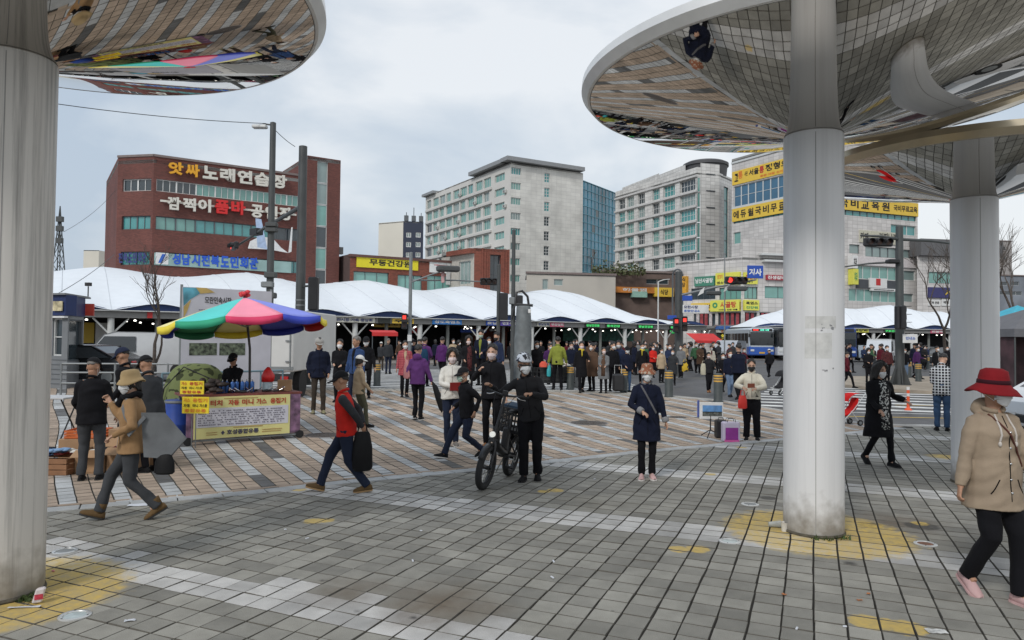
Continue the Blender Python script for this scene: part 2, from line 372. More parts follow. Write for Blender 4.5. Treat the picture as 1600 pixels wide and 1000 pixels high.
for k in range(9):
    m_ = MB(); c = Vector((23, 32, 0))+Vector((.9, .4, 0))*k*1.2; bar(m_, (c.x, c.y), 5.5, .5, R(60)); m_.build('crossing_stripe', wp, rd)
m_ = MB(); bar(m_, (13.4, 16.9), 14, .12, R(92)); bar(m_, (13.4, 16.5), 14, .12, R(92)); bar(m_, (12, 19.6), 10, .12, R(96)); m_.build('lane_line', wp, rd)
m_ = MB(); bar(m_, (15, 18.3), 16, .13, R(95)); bar(m_, (19, 21.5), 14, .12, R(97)); m_.build('lane_line', yp, rd)
# far pavements: under the market and the corner island on the right
fb = MB(); fb.prism([(-70, 24), (-22.5, 40.2), (19, 68), (44, 82), (60, 150), (-70, 150)], -.16, .0)
structure(fb.build('market_pavement', mat('market_floor', (.24, .22, .2), .9, var=.25, scale=.6, bump=.3)))
ib = MB(); ib.prism([(14.3, 31), (14.8, 28.4), (17.5, 25.4), (23, 22.4), (33, 20), (60, 19), (60, 36), (30, 40), (17, 38)], -.16, 0)
structure(ib.build('corner_pavement', mat('island_paving', (.33, .28, .22), .9, var=.25, scale=1.2, bump=.3)))
# ------------------------------------------------------------ mirrored canopies
def steel_column(name, seed, col=(.50, .50, .49), k_=.8):
    m = bpy.data.materials.new(name); m.use_nodes = True; nt = m.node_tree; b = nt.nodes['Principled BSDF']; L = nt.links.new
    b.inputs['Metallic'].default_value = .1; b.inputs['Roughness'].default_value = .4
    tcn = N(nt, 'ShaderNodeTexCoord'); mp = N(nt, 'ShaderNodeMapping'); mp.inputs['Scale'].default_value = (9, 9, .25); mp.inputs['Location'].default_value = (seed, seed, seed)
    L(tcn.outputs['Object'], mp.inputs[0])
    n = N(nt, 'ShaderNodeTexNoise'); n.inputs['Scale'].default_value = 1.5; n.inputs['Detail'].default_value = 7; n.inputs['Roughness'].default_value = .7; L(mp.outputs[0], n.inputs['Vector'])
    r = N(nt, 'ShaderNodeValToRGB'); r.color_ramp.elements[0].position = .33; r.color_ramp.elements[0].color = (*[c*k_ for c in col], 1)
    r.color_ramp.elements[1].position = .52; r.color_ramp.elements[1].color = (*col, 1); L(n.outputs['Fac'], r.inputs[0])
    # grime that collects at the foot, breaking up with noise
    sp = N(nt, 'ShaderNodeSeparateXYZ'); L(tcn.outputs['Object'], sp.inputs[0])
    n2 = N(nt, 'ShaderNodeTexNoise'); n2.inputs['Scale'].default_value = 9; n2.inputs['Detail'].default_value = 6; L(tcn.outputs['Object'], n2.inputs['Vector'])
    ad = N(nt, 'ShaderNodeMath', operation='MULTIPLY_ADD'); ad.inputs[1].default_value = -.5; L(n2.outputs['Fac'], ad.inputs[0]); L(sp.outputs[2], ad.inputs[2])
    mr = N(nt, 'ShaderNodeMapRange'); mr.inputs[1].default_value = -.22; mr.inputs[2].default_value = .12; mr.inputs[3].default_value = .8; mr.inputs[4].default_value = 0; L(ad.outputs[0], mr.inputs[0])
    mm = N(nt, 'ShaderNodeMixRGB'); mm.inputs[2].default_value = (.17, .145, .11, 1); L(mr.outputs[0], mm.inputs[0]); L(r.outputs[0], mm.inputs[1])
    L(mm.outputs[0], b.inputs['Base Color'])
    return m
mirror = bpy.data.materials.new('mirror_steel'); mirror.use_nodes = True
b = mirror.node_tree.nodes['Principled BSDF']; b.inputs['Metallic'].default_value = 1; b.inputs['Roughness'].default_value = .02; b.inputs['Base Color'].default_value = (.50, .475, .44, 1)
nt = mirror.node_tree; n = N(nt, 'ShaderNodeTexNoise'); n.inputs['Scale'].default_value = 1.1; bp = N(nt, 'ShaderNodeBump'); bp.inputs['Strength'].default_value = .1; bp.inputs['Distance'].default_value = .02
tcn = N(nt, 'ShaderNodeTexCoord'); nt.links.new(tcn.outputs['Object'], n.inputs['Vector']); nt.links.new(n.outputs['Fac'], bp.inputs['Height']); nt.links.new(bp.outputs[0], b.inputs['Normal'])
rim_m = mat('canopy_rim_steel', (.78, .78, .77), .4, .2, var=.1, scale=3)
def canopy(c, zj, zr, Rm, rc, label, seed, rims=rim_m):
    t = thing('mirror_canopy', label, 'canopy', (c[0], c[1], 0), 0, 'mirrored mushroom canopies on the plaza')
    cb = MB(); cb.lathe([(rc, -.02), (rc, zj-.012)], n=96, capb=True); cb.lathe([(rc-.004, zj-.012), (rc-.004, zj+.02)], n=96); cb.build('column', steel_column('column_paint', seed, *((((.62, .59, .545), .5)) if seed < 4 else ((.74, .74, .74), .92))), t, smooth=True)
    cb = MB(); cb.lathe([(rc+.006, 0), (rc+.012, .012), (rc+.004, .03)], n=64); sm = MB(); a_ = -1.1 if seed < 4 else -1.9
    sm.box((rc*math.cos(a_), rc*math.sin(a_), zj/2), (.005, .006, zj-.05), a_); sm.build('weld_seam', mat('seam_grey', (.33, .32, .31), .6), t)
    cb.build('base_collar', mat('grout_dark', (.09, .08, .06), .95, var=.4, scale=15, bump=1, bscale=40), t, smooth=True)
    prof = []; K = 40
    for i in range(K+1):
        q = i/K; r = rc-.006+(Rm-rc)*q; z = zj+(zr-zj)*q; prof.append((r, z))
    d = MB(); d.lathe(prof, n=160); d.build('mirror_dish', mirror, t, smooth=2)
    rb = MB(); rb.lathe([(Rm, zr), (Rm+.025, zr+.004), (Rm+.085, zr+.075), (Rm+.08, zr+.15), (Rm-.1, zr+.19), (.3, zr+.3), (.01, zr+.32)], n=160); rb.build('rim', rims, t, smooth=True)
    return t
cn1 = canopy(COL1, 3.82, 4.29, 2.1, .28, 'left mirrored mushroom canopy on a thick steel column beside the bargain boxes', 3.1)
cn2 = canopy(COL2, 3.87, 4.29, 2.2, .278, 'large mirrored canopy on the white column with the peeled poster mark', 8.7)
cn3 = canopy(COL3, 3.76, 4.10, 1.97, .277, 'rearmost mirrored canopy with brass-tinted rim behind the woman in the red hat', 5.5, mat('canopy_rim_gold', (.55, .47, .34), .3, .6, var=.15, scale=3))
# ============================================================ city: facades
GLASS = {}
def glass(name, col, rough=.08, metal=.0, var=.25, scale=.25):
    return mat(name, col, rough, metal, var=var, scale=scale, spec=.9)
g_green = glass('glass_green', (.17, .37, .33)); g_dark = glass('glass_dark', (.035, .05, .06)); g_teal = glass('glass_teal', (.08, .31, .31)); g_pale = glass('glass_pale', (.25, .33, .32), .2)
alu = mat('window_aluminium', (.62, .63, .62), .4, .2, var=.05); dkfr = mat('window_frame_dark', (.10, .11, .12), .5, var=.05); wfr = mat('window_frame_white', (.72, .72, .70), .5, var=.05)
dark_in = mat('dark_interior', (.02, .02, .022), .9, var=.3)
class Frame:
    """a vertical facade plane from A to B (left to right seen from the square)"""
    def __init__(s, A, B, t=None):
        s.A = Vector((A[0], A[1], 0)); s.B = Vector((B[0], B[1], 0)); d = s.B-s.A; s.L = d.length; s.u = d/s.L
        s.n = Vector((s.u.y, -s.u.x, 0)); s.rz = math.atan2(s.u.y, s.u.x); s.t = t
        s.o = Vector(t.location) if t else Vector((0, 0, 0))
    def s_(s, px, py=400):
        r = ray(px, py); den = r.x*s.u.y - r.y*s.u.x; k = (s.A.x*s.u.y - s.A.y*s.u.x)/den
        return (Vector((r.x*k, r.y*k, 0))-s.A).dot(s.u)
    def z_(s, px, py): q = s.A+s.u*s.s_(px); return zat(q.x, q.y, py)
    def p(s, a, z, out=0): return s.A+s.u*a+s.n*out+Vector((0, 0, z))-s.o
    def rect(s, x0, y0, x1, y1):     # photo pixels -> (s0, s1, z0, z1)
        return s.s_(x0), s.s_(x1), s.z_((x0+x1)/2, y1), s.z_((x0+x1)/2, y0)
def dirv(az): a = R(az); return Vector((math.sin(a), math.cos(a), 0))
def hitline(A, d, px):
    r = ray(px, 400); den = r.x*d.y - r.y*d.x; k = (A[0]*d.y - A[1]*d.x)/den
    return Vector((r.x*k, r.y*k, 0))
def wall(fr, z0, z1, holes, m, name='wall', deep=.25, parent=None, s0=0, s1=None, rev=None):
    s1 = fr.L if s1 is None else s1
    xs = sorted({round(v, 4) for h in holes for v in (h[0], h[1])} | {round(s0, 4), round(s1, 4)}); zs = sorted({round(v, 4) for h in holes for v in (h[2], h[3])} | {round(z0, 4), round(z1, 4)})
    xs = [x for x in xs if s0-1e-4 <= x <= s1+1e-4]; zs = [z for z in zs if z0-1e-4 <= z <= z1+1e-4]
    mb = MB(); P = fr.p
    for i in range(len(xs)-1):
        run = None
        for j in range(len(zs)-1):
            cxm, czm = (xs[i]+xs[i+1])/2, (zs[j]+zs[j+1])/2
            hole = any(h[0] < cxm < h[1] and h[2] < czm < h[3] for h in holes)
            if not hole:
                if run is None: run = zs[j]
            if (hole or j == len(zs)-2) and run is not None:
                top = zs[j] if hole else zs[j+1]
                mb.quad(P(xs[i], run), P(xs[i+1], run), P(xs[i+1], top), P(xs[i], top)); run = None
    for h in holes:
        a, b2, c, d = h[:4]
        mb.quad(P(a, c), P(b2, c), P(b2, c, -deep), P(a, c, -deep)); mb.quad(P(a, d), P(a, d, -deep), P(b2, d, -deep), P(b2, d))
        mb.quad(P(a, c), P(a, c, -deep), P(a, d, -deep), P(a, d)); mb.quad(P(b2, c), P(b2, d), P(b2, d, -deep), P(b2, c, -deep))
    return mb.build(name, m, parent if parent else fr.t)
WC = {}
def window(fr, h, gm, fm, nx=2, nz=1, deep=.16, fw=.06, parent=None, split=None):
    a, b2, c, d = h[:4]; w, hh = b2-a, d-c
    k = (round(w, 1), round(hh, 1), gm.name, fm.name, nx, nz, fw)
    if k not in WC:
        mb = MB(); 
        mb.box((w/2, .03, fw/2), (w, .08, fw)); mb.box((w/2, .03, hh-fw/2), (w, .08, fw))
        mb.box((fw/2, .03, hh/2), (fw, .08, hh-2*fw)); mb.box((w-fw/2, .03, hh/2), (fw, .08, hh-2*fw))
        for i in range(1, nx): mb.box((w*i/nx, .035, hh/2), (fw*.75, .06, hh-2*fw))
        for i in range(1, nz): mb.box((w/2, .037, hh*i/nz), (w-2*fw, .05, fw*.75))
        pb = MB()
        for i in range(nx):
            tw = random.uniform(-.012, .012); x0 = w*i/nx+.01; x1 = w*(i+1)/nx-.01
            pb.quad((x0, .06, .02), (x1, .06+tw*w/nx, .02), (x1, .06+tw*w/nx, hh-.02), (x0, .06, hh-.02))
        WC[k] = (mb.mesh('window', fm), pb.mesh('pane', gm))
    fme, pme = WC[k]
    o = link('window', fme, parent or fr.t, fr.p(a, c, -deep)); o.rotation_euler = (0, 0, fr.rz)
    q = link('pane', pme, o); return o
def slab(fr, a, b2, z0, z1, out, m, name='ledge', inn=0, parent=None):
    mb = MB(); P = fr.p
    vs = [P(a, z0, out), P(b2, z0, out), P(b2, z1, out), P(a, z1, out), P(a, z0, -inn), P(b2, z0, -inn), P(b2, z1, -inn), P(a, z1, -inn)]
    mb.add(vs, [(0, 1, 2, 3), (4, 7, 6, 5), (0, 4, 5, 1), (3, 2, 6, 7), (0, 3, 7, 4), (1, 5, 6, 2)])
    return mb.build(name, m, parent or fr.t)
def signboard(fr, rc, m, texts=(), out=.12, name='sign_board', edge=None):
    """rc=(s0,s1,z0,z1); texts: (body, x0,x1,y0,y1 fractions, material)"""
    a, b2, c, d = rc; o = slab(fr, a, b2, c, d, out, m, name, inn=-.01)
    for (body, x0, x1, y0, y1, tm) in texts:
        lettering(body, (x1-x0)*(b2-a), (y1-y0)*(d-c), tm, o, fr.p(a+x0*(b2-a), c+y0*(d-c), out+.02), fr.rz, .03)
    return o
def ink(name, col, e=0): return mat('ink_'+name, col, .6, var=0, emit=e)
iblk, iwht, ired, iyel, iblu, inav, igrn, iora = ink('black', (.015, .013, .012)), ink('white', (.75, .75, .73)), ink('red', (.50, .03, .03)), ink('yellow', (.72, .50, .04)), ink('blue', (.03, .12, .48)), ink('navy', (.03, .04, .16)), ink('green', (.03, .28, .12)), ink('orange', (.7, .2, .03))
sgy = mat('sign_yellow', (.74, .50, .06), .5, var=.06, scale=.8); sgly = mat('sign_lime_yellow', (.68, .66, .10), .5, var=.06); sgw = mat('sign_white', (.70, .70, .69), .5, var=.06); sgg = mat('sign_green', (.06, .22, .15), .5, var=.08); sgb = mat('sign_blue', (.02, .08, .42), .5, var=.06)
def brick(name, col, mortar, bw=.23, bh=.075, scale=1., tile=False, var=.25):
    m = bpy.data.materials.new(name); m.use_nodes = True; nt = m.node_tree; b = nt.nodes['Principled BSDF']; L = nt.links.new; b.inputs['Roughness'].default_value = .8 if not tile else .45
    g = N(nt, 'ShaderNodeTexCoord'); ge = N(nt, 'ShaderNodeNewGeometry')
    cr_ = N(nt, 'ShaderNodeVectorMath', operation='CROSS_PRODUCT'); cr_.inputs[0].default_value = (0, 0, 1); L(ge.outputs['Normal'], cr_.inputs[1])
    dt = N(nt, 'ShaderNodeVectorMath', operation='DOT_PRODUCT'); L(g.outputs['Object'], dt.inputs[0]); L(cr_.outputs[0], dt.inputs[1])
    sp = N(nt, 'ShaderNodeSeparateXYZ'); L(g.outputs['Object'], sp.inputs[0]); cb = N(nt, 'ShaderNodeCombineXYZ'); L(dt.outputs['Value'], cb.inputs[0]); L(sp.outputs[2], cb.inputs[1])
    bt = N(nt, 'ShaderNodeTexBrick'); bt.inputs['Scale'].default_value = 1; bt.inputs['Brick Width'].default_value = bw; bt.inputs['Row Height'].default_value = bh; bt.inputs['Mortar Size'].default_value = .012*scale; bt.offset = 0 if tile else .5
    bt.inputs['Color1'].default_value = (*[c*(1-var) for c in col], 1); bt.inputs['Color2'].default_value = (*[c*(1+var) for c in col], 1); bt.inputs['Mortar'].default_value = (*mortar, 1); L(cb.outputs[0], bt.inputs['Vector'])
    n = N(nt, 'ShaderNodeTexNoise'); n.inputs['Scale'].default_value = .35; n.inputs['Detail'].default_value = 6; L(g.outputs['Object'], n.inputs['Vector'])
    r = N(nt, 'ShaderNodeMapRange'); r.inputs[1].default_value = .3; r.inputs[2].default_value = .7; r.inputs[3].default_value = .82; r.inputs[4].default_value = 1.12; L(n.outputs['Fac'], r.inputs[0])
    s_ = N(nt, 'ShaderNodeVectorMath', operation='SCALE'); L(bt.outputs['Color'], s_.inputs[0]); L(r.outputs[0], s_.inputs['Scale']); L(s_.outputs[0], b.inputs['Base Color'])
    bp = N(nt, 'ShaderNodeBump'); bp.inputs['Strength'].default_value = .4; bp.inputs['Distance'].default_value = .02; bp.invert = True; L(bt.outputs['Fac'], bp.inputs['Height']); L(bp.outputs[0], b.inputs['Normal'])
    return m
def roofcap(t, pts, z, m, name='roof', th=.3):
    mb = MB(); mb.prism([(p.x-t.location.x, p.y-t.location.y) for p in pts], z-th, z); return mb.build(name, m, t)
def body(t, A, B, dep, z1, m, name='rear_walls', rdir=None):
    """the walls away from the square and a flat roof"""
    A = Vector(A); B = Vector(B); 
    return None
roof_m = mat('flat_roof', (.25, .25, .24), .9, var=.2, scale=.3)
# ------------------------------------------------------------ red brick building
rbk = brick('red_brick', (.165, .052, .040), (.10, .05, .042), .24, .08)
RK = at(237, 400, 62); RK.z = 0; ud = dirv(56); RB1 = hitline(RK, ud, 478); RL = hitline(RK, dirv(-79.5), 181)
t = thing('brick_building', 'dark red brick building with big karaoke lettering and ribbon windows', 'building', RK)
F1 = Frame(RK, RB1, t); F0 = Frame(RL, RK, t)
zt = F1.z_(238, 244)
rows = [(F1.z_(240, 298), F1.z_(240, 279)), (F1.z_(240, 358), F1.z_(240, 337)), (F1.z_(240, 414), F1.z_(240, 393))]
holes = []
for r_ in rows: holes.append((.25, F1.L-.3, r_[0], r_[1]))
holes.append((.25, F1.L-.3, 2.0, 3.4))
wall(F1, 0, zt, holes, rbk); wall(F0, 0, zt, [(.5, F0.L-.2, a, b2) for a, b2 in rows], rbk)
for i, r_ in enumerate(rows):
    fm = (wfr, dkfr, dkfr)[i]
    cuts = [(.25+(F1.L-.55)*k/8, .25+(F1.L-.55)*(k+1)/8) for k in range(8)]
    for k, (a, b2) in enumerate(cuts): window(F1, (a, b2, *r_), (g_dark if (i == 0 and k < 2) else g_green if i == 0 else (g_green, g_green, g_teal, g_teal, g_teal, g_teal, g_dark, g_dark)[k] if i == 1 else g_teal), fm, 2 if i else 3, 1)
    for k in range(2):
        a = .5+(F0.L-.7)*k/2; window(F0, (a, a+(F0.L-.7)/2, *r_), g_dark if i == 0 else g_teal, fm, 2, 1)
slab(F1, 0, F1.L, zt-.02, zt+.18, .08, mat('coping_grey', (.2, .16, .15), .8), 'coping', .35); slab(F0, -.05, F0.L, zt-.02, zt+.18, .08, MATS['coping_grey'], 'coping', .35)
# stair tower
TA = hitline(RK+F1.n*.6, ud, 478); TB = hitline(RK+F1.n*.6, ud, 530); T1 = Frame(TA, TB, t); tz = T1.z_(480, 243)
hz = (T1.s_(493.5), T1.s_(510.5), 2.0, T1.z_(500, 252)); wall(T1, 0, tz, [hz], rbk, deep=.3)
nh = 8
for k in range(nh):
    a = hz[2]+(hz[3]-hz[2])*k/nh; window(T1, (hz[0], hz[1], a+.02, a+(hz[3]-hz[2])/nh-.02), g_pale if k > 5 else g_green if k % 2 else g_dark, alu, 1, 1)
for (fa, fb2, z_) in ((F1.B, F1.B-F1.n*14, zt), (TA, TA-F1.n*14, tz), ):
    f_ = Frame(fb2, fa, t); wall(f_, 0, z_, [], rbk, 'side_wall')
f_ = Frame(TB, TB-F1.n*14, t); wall(f_, 0, tz, [], rbk, 'side_wall')
f_ = Frame(RL-F1.n*12, RL, t); wall(f_, 0, zt, [], rbk, 'side_wall')
roofcap(t, [RK, RB1, RB1-F1.n*14, RL-F1.n*12, RL], zt-.3, roof_m); roofcap(t, [TA, TB, TB-F1.n*14, TA-F1.n*14], tz-.1, roof_m)
mb = MB()
for zz in (tz-9, tz-14.5):
    mb.box(T1.p(T1.L+.25, zz, -.6), (.6, .5, .7), T1.rz); mb.box(T1.p(T1.L+.25, zz-1.0, -1.8), (.6, .5, .7), T1.rz)
mb.build('air_conditioner', mat('ac_grey', (.12, .12, .12), .6), t)
def letters3d(fr, x0, y0, x1, y1, yr0, yr1, chars, m, t_, out=.35, ext=.12):
    """separate channel letters; chars list placed between photo columns x0..x1, top row y0->yr0, bottom y1->yr1"""
    n_ = len(chars)
    for i, c in enumerate(chars):
        if isinstance(c, tuple): c, mm, ww = c
        else: mm, ww = m, .86
        if c == ' ': continue
        xa = x0+(x1-x0)*i/n_; xb = x0+(x1-x0)*(i+ww)/n_; f = (i+.5)/n_
        ya = y0+(yr0-y0)*f; yb = y1+(yr1-y1)*f
        sa, sb, za, zb = fr.s_(xa), fr.s_(xb), fr.z_((xa+xb)/2, yb), fr.z_((xa+xb)/2, ya)
        lettering(c, sb-sa, zb-za, mm, t_, fr.p(sa, za, out), fr.rz, .04, ext, name='channel_letter')
lw = mat('channel_letter_white', (.66, .63, .56), .5, var=.06); ly = mat('channel_letter_yellow', (.75, .36, .02), .5, var=.06); lr = mat('channel_letter_red', (.6, .02, .02), .5, var=.05)
letters3d(F1, 259, 253, 448, 272, 276, 297, [('앗', ly, .86), ('싸', ly, .8), '노', '래', '연', '습', '장'], lw, t)
letters3d(F1, 259, 308, 330, 328, 313, 333, ['깜', '찍', '이'], lw, t); letters3d(F1, 333, 313, 384, 334, 316, 337, ['품', '바'], lr, t); letters3d(F1, 389, 320, 456, 340, 326, 346, ['공', '연', '장'], lw, t)
slab(F1, F1.s_(248), F1.s_(461), F1.z_(350, 326), F1.z_(350, 323), .2, lw, 'letter_rail', -.12)
o = slab(F1, F1.s_(241), F1.s_(455), F1.z_(242, 414), F1.z_(242, 395), .1, mat('sign_pale_green', (.28, .42, .40), .5, var=.15, scale=1), 'sign_board', -.02)
letters3d(F1, 269, 396, 405, 413, 403, 421, ['성', '남', '시', '전', '북', '도', '민', '회', '관'], mat('letter_blue', (.02, .10, .55), .5, var=0), t, .13, .01)
sb = slab(F1, F1.s_(243), F1.s_(263), F1.z_(252, 413), F1.z_(252, 395), .13, sgw, 'emblem_panel', -.1)
lettering('/', F1.s_(259)-F1.s_(247), F1.z_(252, 397)-F1.z_(252, 411), iblu, sb, F1.p(F1.s_(247), F1.z_(252, 411), .15), F1.rz, .08)
letters3d(F0, 186, 395, 231, 411, 394, 410, ['전', '북', '도', '민', '회', '관'], inav, t, .05, .01)
# torn white banner and a wall-hung one
mb = MB(); p_ = lambda x, y, o_=.5: F1.p(F1.s_(x), F1.z_(x, y), o_)
mb.add([p_(385, 389), p_(423, 391), p_(423, 372), p_(402, 371), p_(388, 378)], [(0, 1, 2, 3, 4)]); mb.add([p_(426, 392), p_(448, 396), p_(437, 388), p_(426, 376)], [(0, 1, 2, 3)])
mb.add([p_(448, 396), p_(453, 394), p_(454, 356), p_(452, 356)], [(0, 1, 2, 3)]); mb.build('torn_banner', mat('banner_cloth', (.7, .7, .69), .8), t)
# ------------------------------------------------------------ low brick building with yellow and white shop signs
LA = at(547, 400, 70); LA.z = 0; LB = hitline(LA, dirv(60), 758)
rb2 = brick('orange_brick', (.22, .055, .032), (.16, .07, .05), .24, .08)
t = thing('brick_shop_building', 'low orange-red brick shop building with yellow and white sign boards', 'building', LA)
Fl = Frame(LA, LB, t); lz = Fl.z_(549, 397)
hs = [Fl.rect(553, 425, 608, 450), Fl.rect(622, 430, 660, 452), Fl.rect(668, 431, 706, 454), Fl.rect(715, 433, 752, 456)]
hs = [(a, b2, 2.5, d) for a, b2, c, d in hs]
wall(Fl, 0, lz, hs, rb2)
for h in hs:
    for q in range(2): window(Fl, (h[0], h[1], h[2]+q*(h[3]-h[2])/2, h[2]+(q+1)*(h[3]-h[2])/2), (g_green, g_dark)[q == 0], dkfr, 3, 1)
f_ = Frame(hitline(LA, dirv(-35), 530), LA, t); wall(f_, 0, lz, [], mat('dark_brown_render', (.09, .06, .055), .9), 'side_wall')  # side wall is a dark brown render
roofcap(t, [LA, LB, LB+Vector((-4, 14, 0)), LA+Vector((-6, 14, 0))], lz-.05, roof_m)
signboard(Fl, Fl.rect(557, 403, 653, 420), sgy.copy() if 0 else mat('sign_bright_yellow', (.70, .60, .02), .5, var=.05), [('무등건강원', .2, .88, .22, .8, iblk)])
signboard(Fl, (Fl.s_(671), Fl.s_(755), Fl.z_(713, 428), Fl.z_(713, 411)), sgw, [('낚시요리', .44, .8, .2, .82, iblk), ('아이디', .83, .97, .3, .62, mat('ink_grey', (.3, .3, .3), .6, var=0)), ('ㅡㅡㅡ', .08, .3, .66, .72, ired)])
slab(Fl, Fl.s_(697), Fl.s_(703), Fl.z_(700, 445), Fl.z_(700, 407), .2, mat('sign_post_white', (.5, .5, .49), .6), 'sign_strip')
slab(Fl, -.1, Fl.L, lz-.25, lz, .25, mat('coping_brown', (.12, .06, .05), .8), 'coping', .3)
# brick porch block
PA = at(741, 400, 72); PA.z = 0; PB = hitline(PA, dirv(72), 794)
t = thing('brick_porch_building', 'brick block with an arched recessed porch beside the white sign', 'building', PA)
Fp = Frame(PA, PB, t); pz = Fp.z_(750, 388); h = (Fp.s_(766), Fp.s_(783), 2.5, Fp.z_(775, 398))
wall(Fp, 0, pz, [h], rb2, deep=.6)
window(Fp, (h[0], h[1], h[2], h[3]), g_dark, dkfr, 2, 4, deep=.5)
for q in (0, .35, .7): slab(Fp, h[0]-.9+q*.8, h[0]-.75+q*.8, 2.5, h[3]+.6-q*.5, .06, rb2, 'pilaster'); slab(Fp, h[1]+.75-q*.8, h[1]+.9-q*.8, 2.5, h[3]+.6-q*.5, .06, rb2, 'pilaster')
PL_ = hitline(PA, dirv(-38), 690); f_ = Frame(PL_, PA, t); wall(f_, 0, pz-.5, [(f_.L*.55, f_.L*.9, pz-3.6, pz-1.2)], mat('porch_render', (.42, .40, .36), .8), 'side_wall'); window(f_, (f_.L*.55, f_.L*.9, pz-3.6, pz-1.2), g_pale, alu, 3, 1)
slab(f_, f_.L*.3, f_.L+.05, pz-.55, pz-.05, .6, rb2, 'roof_edge', .2)
roofcap(t, [PA, PB, PB+Vector((-6, 12, 0)), PL_], pz+.02, roof_m)
# ------------------------------------------------------------ grey / dark slab far behind
t = thing('apartment_tower', 'small cream and charcoal block with paired windows left of the white block', 'building', at(628, 500, 210)); t.location.z = 0
A_, B_, Z_ = hitline(t.location, dirv(-62), 591), Vector(t.location), hitline(t.location, dirv(78), 661)
f1, f2 = Frame(A_, B_, t), Frame(B_, Z_, t); hz_ = f1.z_(610, 347)
wall(f1, 0, hz_, [], mat('cream_render', (.66, .63, .55), .8, var=.06, scale=.1), 'wall')
hs = [f2.rect(x, y, x+8, y+8) for x in (634, 649) for y in (363, 378, 394, 410)]
wall(f2, 0, hz_, hs, mat('charcoal_render', (.045, .055, .085), .8, var=.08, scale=.1), 'wall')
for h in hs: window(f2, h, g_pale, wfr, 2, 1, fw=.25)
roofcap(t, [A_, B_, Z_, Z_+Vector((-5, 25, 0)), A_+Vector((5, 25, 0))], hz_-.1, roof_m)
mb = MB()
for i in range(5): q = f2.p(1+i*2.2, hz_, -2); mb.tube([q, q+Vector((0, 0, 3+i % 2*1.5))], .12, 5); mb.box(q+Vector((0, 0, 1.2)), (1.2, 1.0, 1.6))
mb.build('roof_antenna', dkfr, t)
t = thing('apartment_tower', 'tiny cream tower block peeping over the market tent left of the brick building', 'building', at(140, 500, 330)); t.location.z = 0
f1 = Frame(at(128, 500, 330).xy, at(152, 500, 330).xy, t); f2 = Frame(f1.B, (f1.B.x+1.6, 350), t)
wall(f1, 0, f1.z_(140, 391), [], MATS['cream_render']); wall(f2, 0, f1.z_(140, 391), [], MATS['cream_render'], 'side_wall'); roofcap(t, [f1.A, f1.B, f1.B+Vector((0, 20, 0)), f1.A+Vector((0, 20, 0))], f1.z_(140, 391), roof_m)
# ------------------------------------------------------------ white apartment block
wt = brick('white_panels', (.66, .65, .61), (.52, .51, .49), 1.2, .75, 2.2, True, .05)
K = at(795, 500, 140); K.z = 0; A_ = hitline(K, dirv(-31), 664); B_ = hitline(K, dirv(61), 910)
t = thing('apartment_building', 'tall off-white panelled block with green ribbon windows and ledge roof', 'building', K)
f1, f2 = Frame(A_, K, t), Frame(K, B_, t); zt = f2.z_(797, 254)
hs = []; ws = []
for i in range(8):
    zc_ = f2.z_(805, (267.5, 291, 314.5, 338, 362, 385, 409, 435)[i]); hs.append((f2.s_(797.5), f2.s_(813), zc_-.72, zc_+.72)); ws.append((hs[-1], 4, 1))
    y_ = (278, 301, 323, 346, 369, 392, 415, 438)[i]; h = (f2.s_(849.5), f2.s_(858), f2.z_(854, y_+7.5), f2.z_(854, y_-7.5)); hs.append(h); ws.append((h, 2, 3))
wall(f2, 0, zt, hs, wt, deep=.35)
for h, nx, nz_ in ws: window(f2, h, random.choice((g_green, g_teal, g_pale)) if nx == 4 else random.choice((g_dark, g_teal)), alu, nx, nz_, fw=.12)
hs = []; fl = 2.95
for i in range(9):
    zb_ = zt-2.9-i*fl-.35
    if zb_ < 4: break
    x_ = 0.6; k = 0; e0 = f1.L-7.5
    n_ = 9; sw_ = (e0-.6)/n_
    for k in range(n_):
        a = .6+k*sw_; hs.append((a+.15, a+sw_*(.9 if (k+i) % 3 else .72), zb_-.1, zb_+1.95, random.randrange(7)))
    hs.append((f1.L-6.2, f1.L-2.2, zb_+.2, zb_+1.75, 0))
wall(f1, 0, zt, hs, mat('apartment_render', (.60, .59, .56), .8, var=.08, scale=.2), deep=.35)
for h in hs: window(f1, h, (g_green, g_green, g_green, g_dark, g_teal, g_pale, g_green)[h[4]], alu, 3, 1, fw=.13, deep=.25)
for i in range(1, 8): slab(f1, .4, f1.L-7.3, zt-2.9-i*fl+1.75, zt-2.9-i*fl+2.15, .35, mat('ledge_white', (.55, .54, .52), .7), 'floor_ledge')
slab(f2, -1.3, f2.L*.985, zt+.2, zt+1.0, 1.1, mat('roof_ledge_grey', (.26, .27, .28), .6), 'roof_ledge', 2); slab(f1, f1.L-16, f1.L-1.2, zt+.2, zt+1.0, 1.1, MATS['roof_ledge_grey'], 'roof_ledge', 2); slab(f1, -.5, 6, zt-.2, zt+.4, .9, MATS['roof_ledge_grey'], 'roof_ledge', 2)
roofcap(t, [A_, K, B_, B_+(A_-K)*.9], zt-.02, roof_m)
f_ = Frame(B_, B_+(A_-K)*.6, t); wall(f_, 0, zt, [], wt, 'side_wall')
acm = mat('ac_white', (.5, .5, .48), .6); am = MB(); am.bbox((0, 0, 0), (.9, .4, .7), .05); ame = am.mesh('air_conditioner', acm); afm = MB(); afm.lathe([(.26, 0), (.24, .02), (.02, .02)], n=14); afm.v = [(v[0], -.2-v[2], v[1]) for v in afm.v]; afe = afm.mesh('fan', MATS['ac_grey'])
for i in range(26):
    h = random.choice(hs); o = link('air_conditioner', ame, t, f1.p(h[1]+.5, h[2]+.5, .25)); o.rotation_euler = (0, 0, f1.rz); link('fan', afe, o)
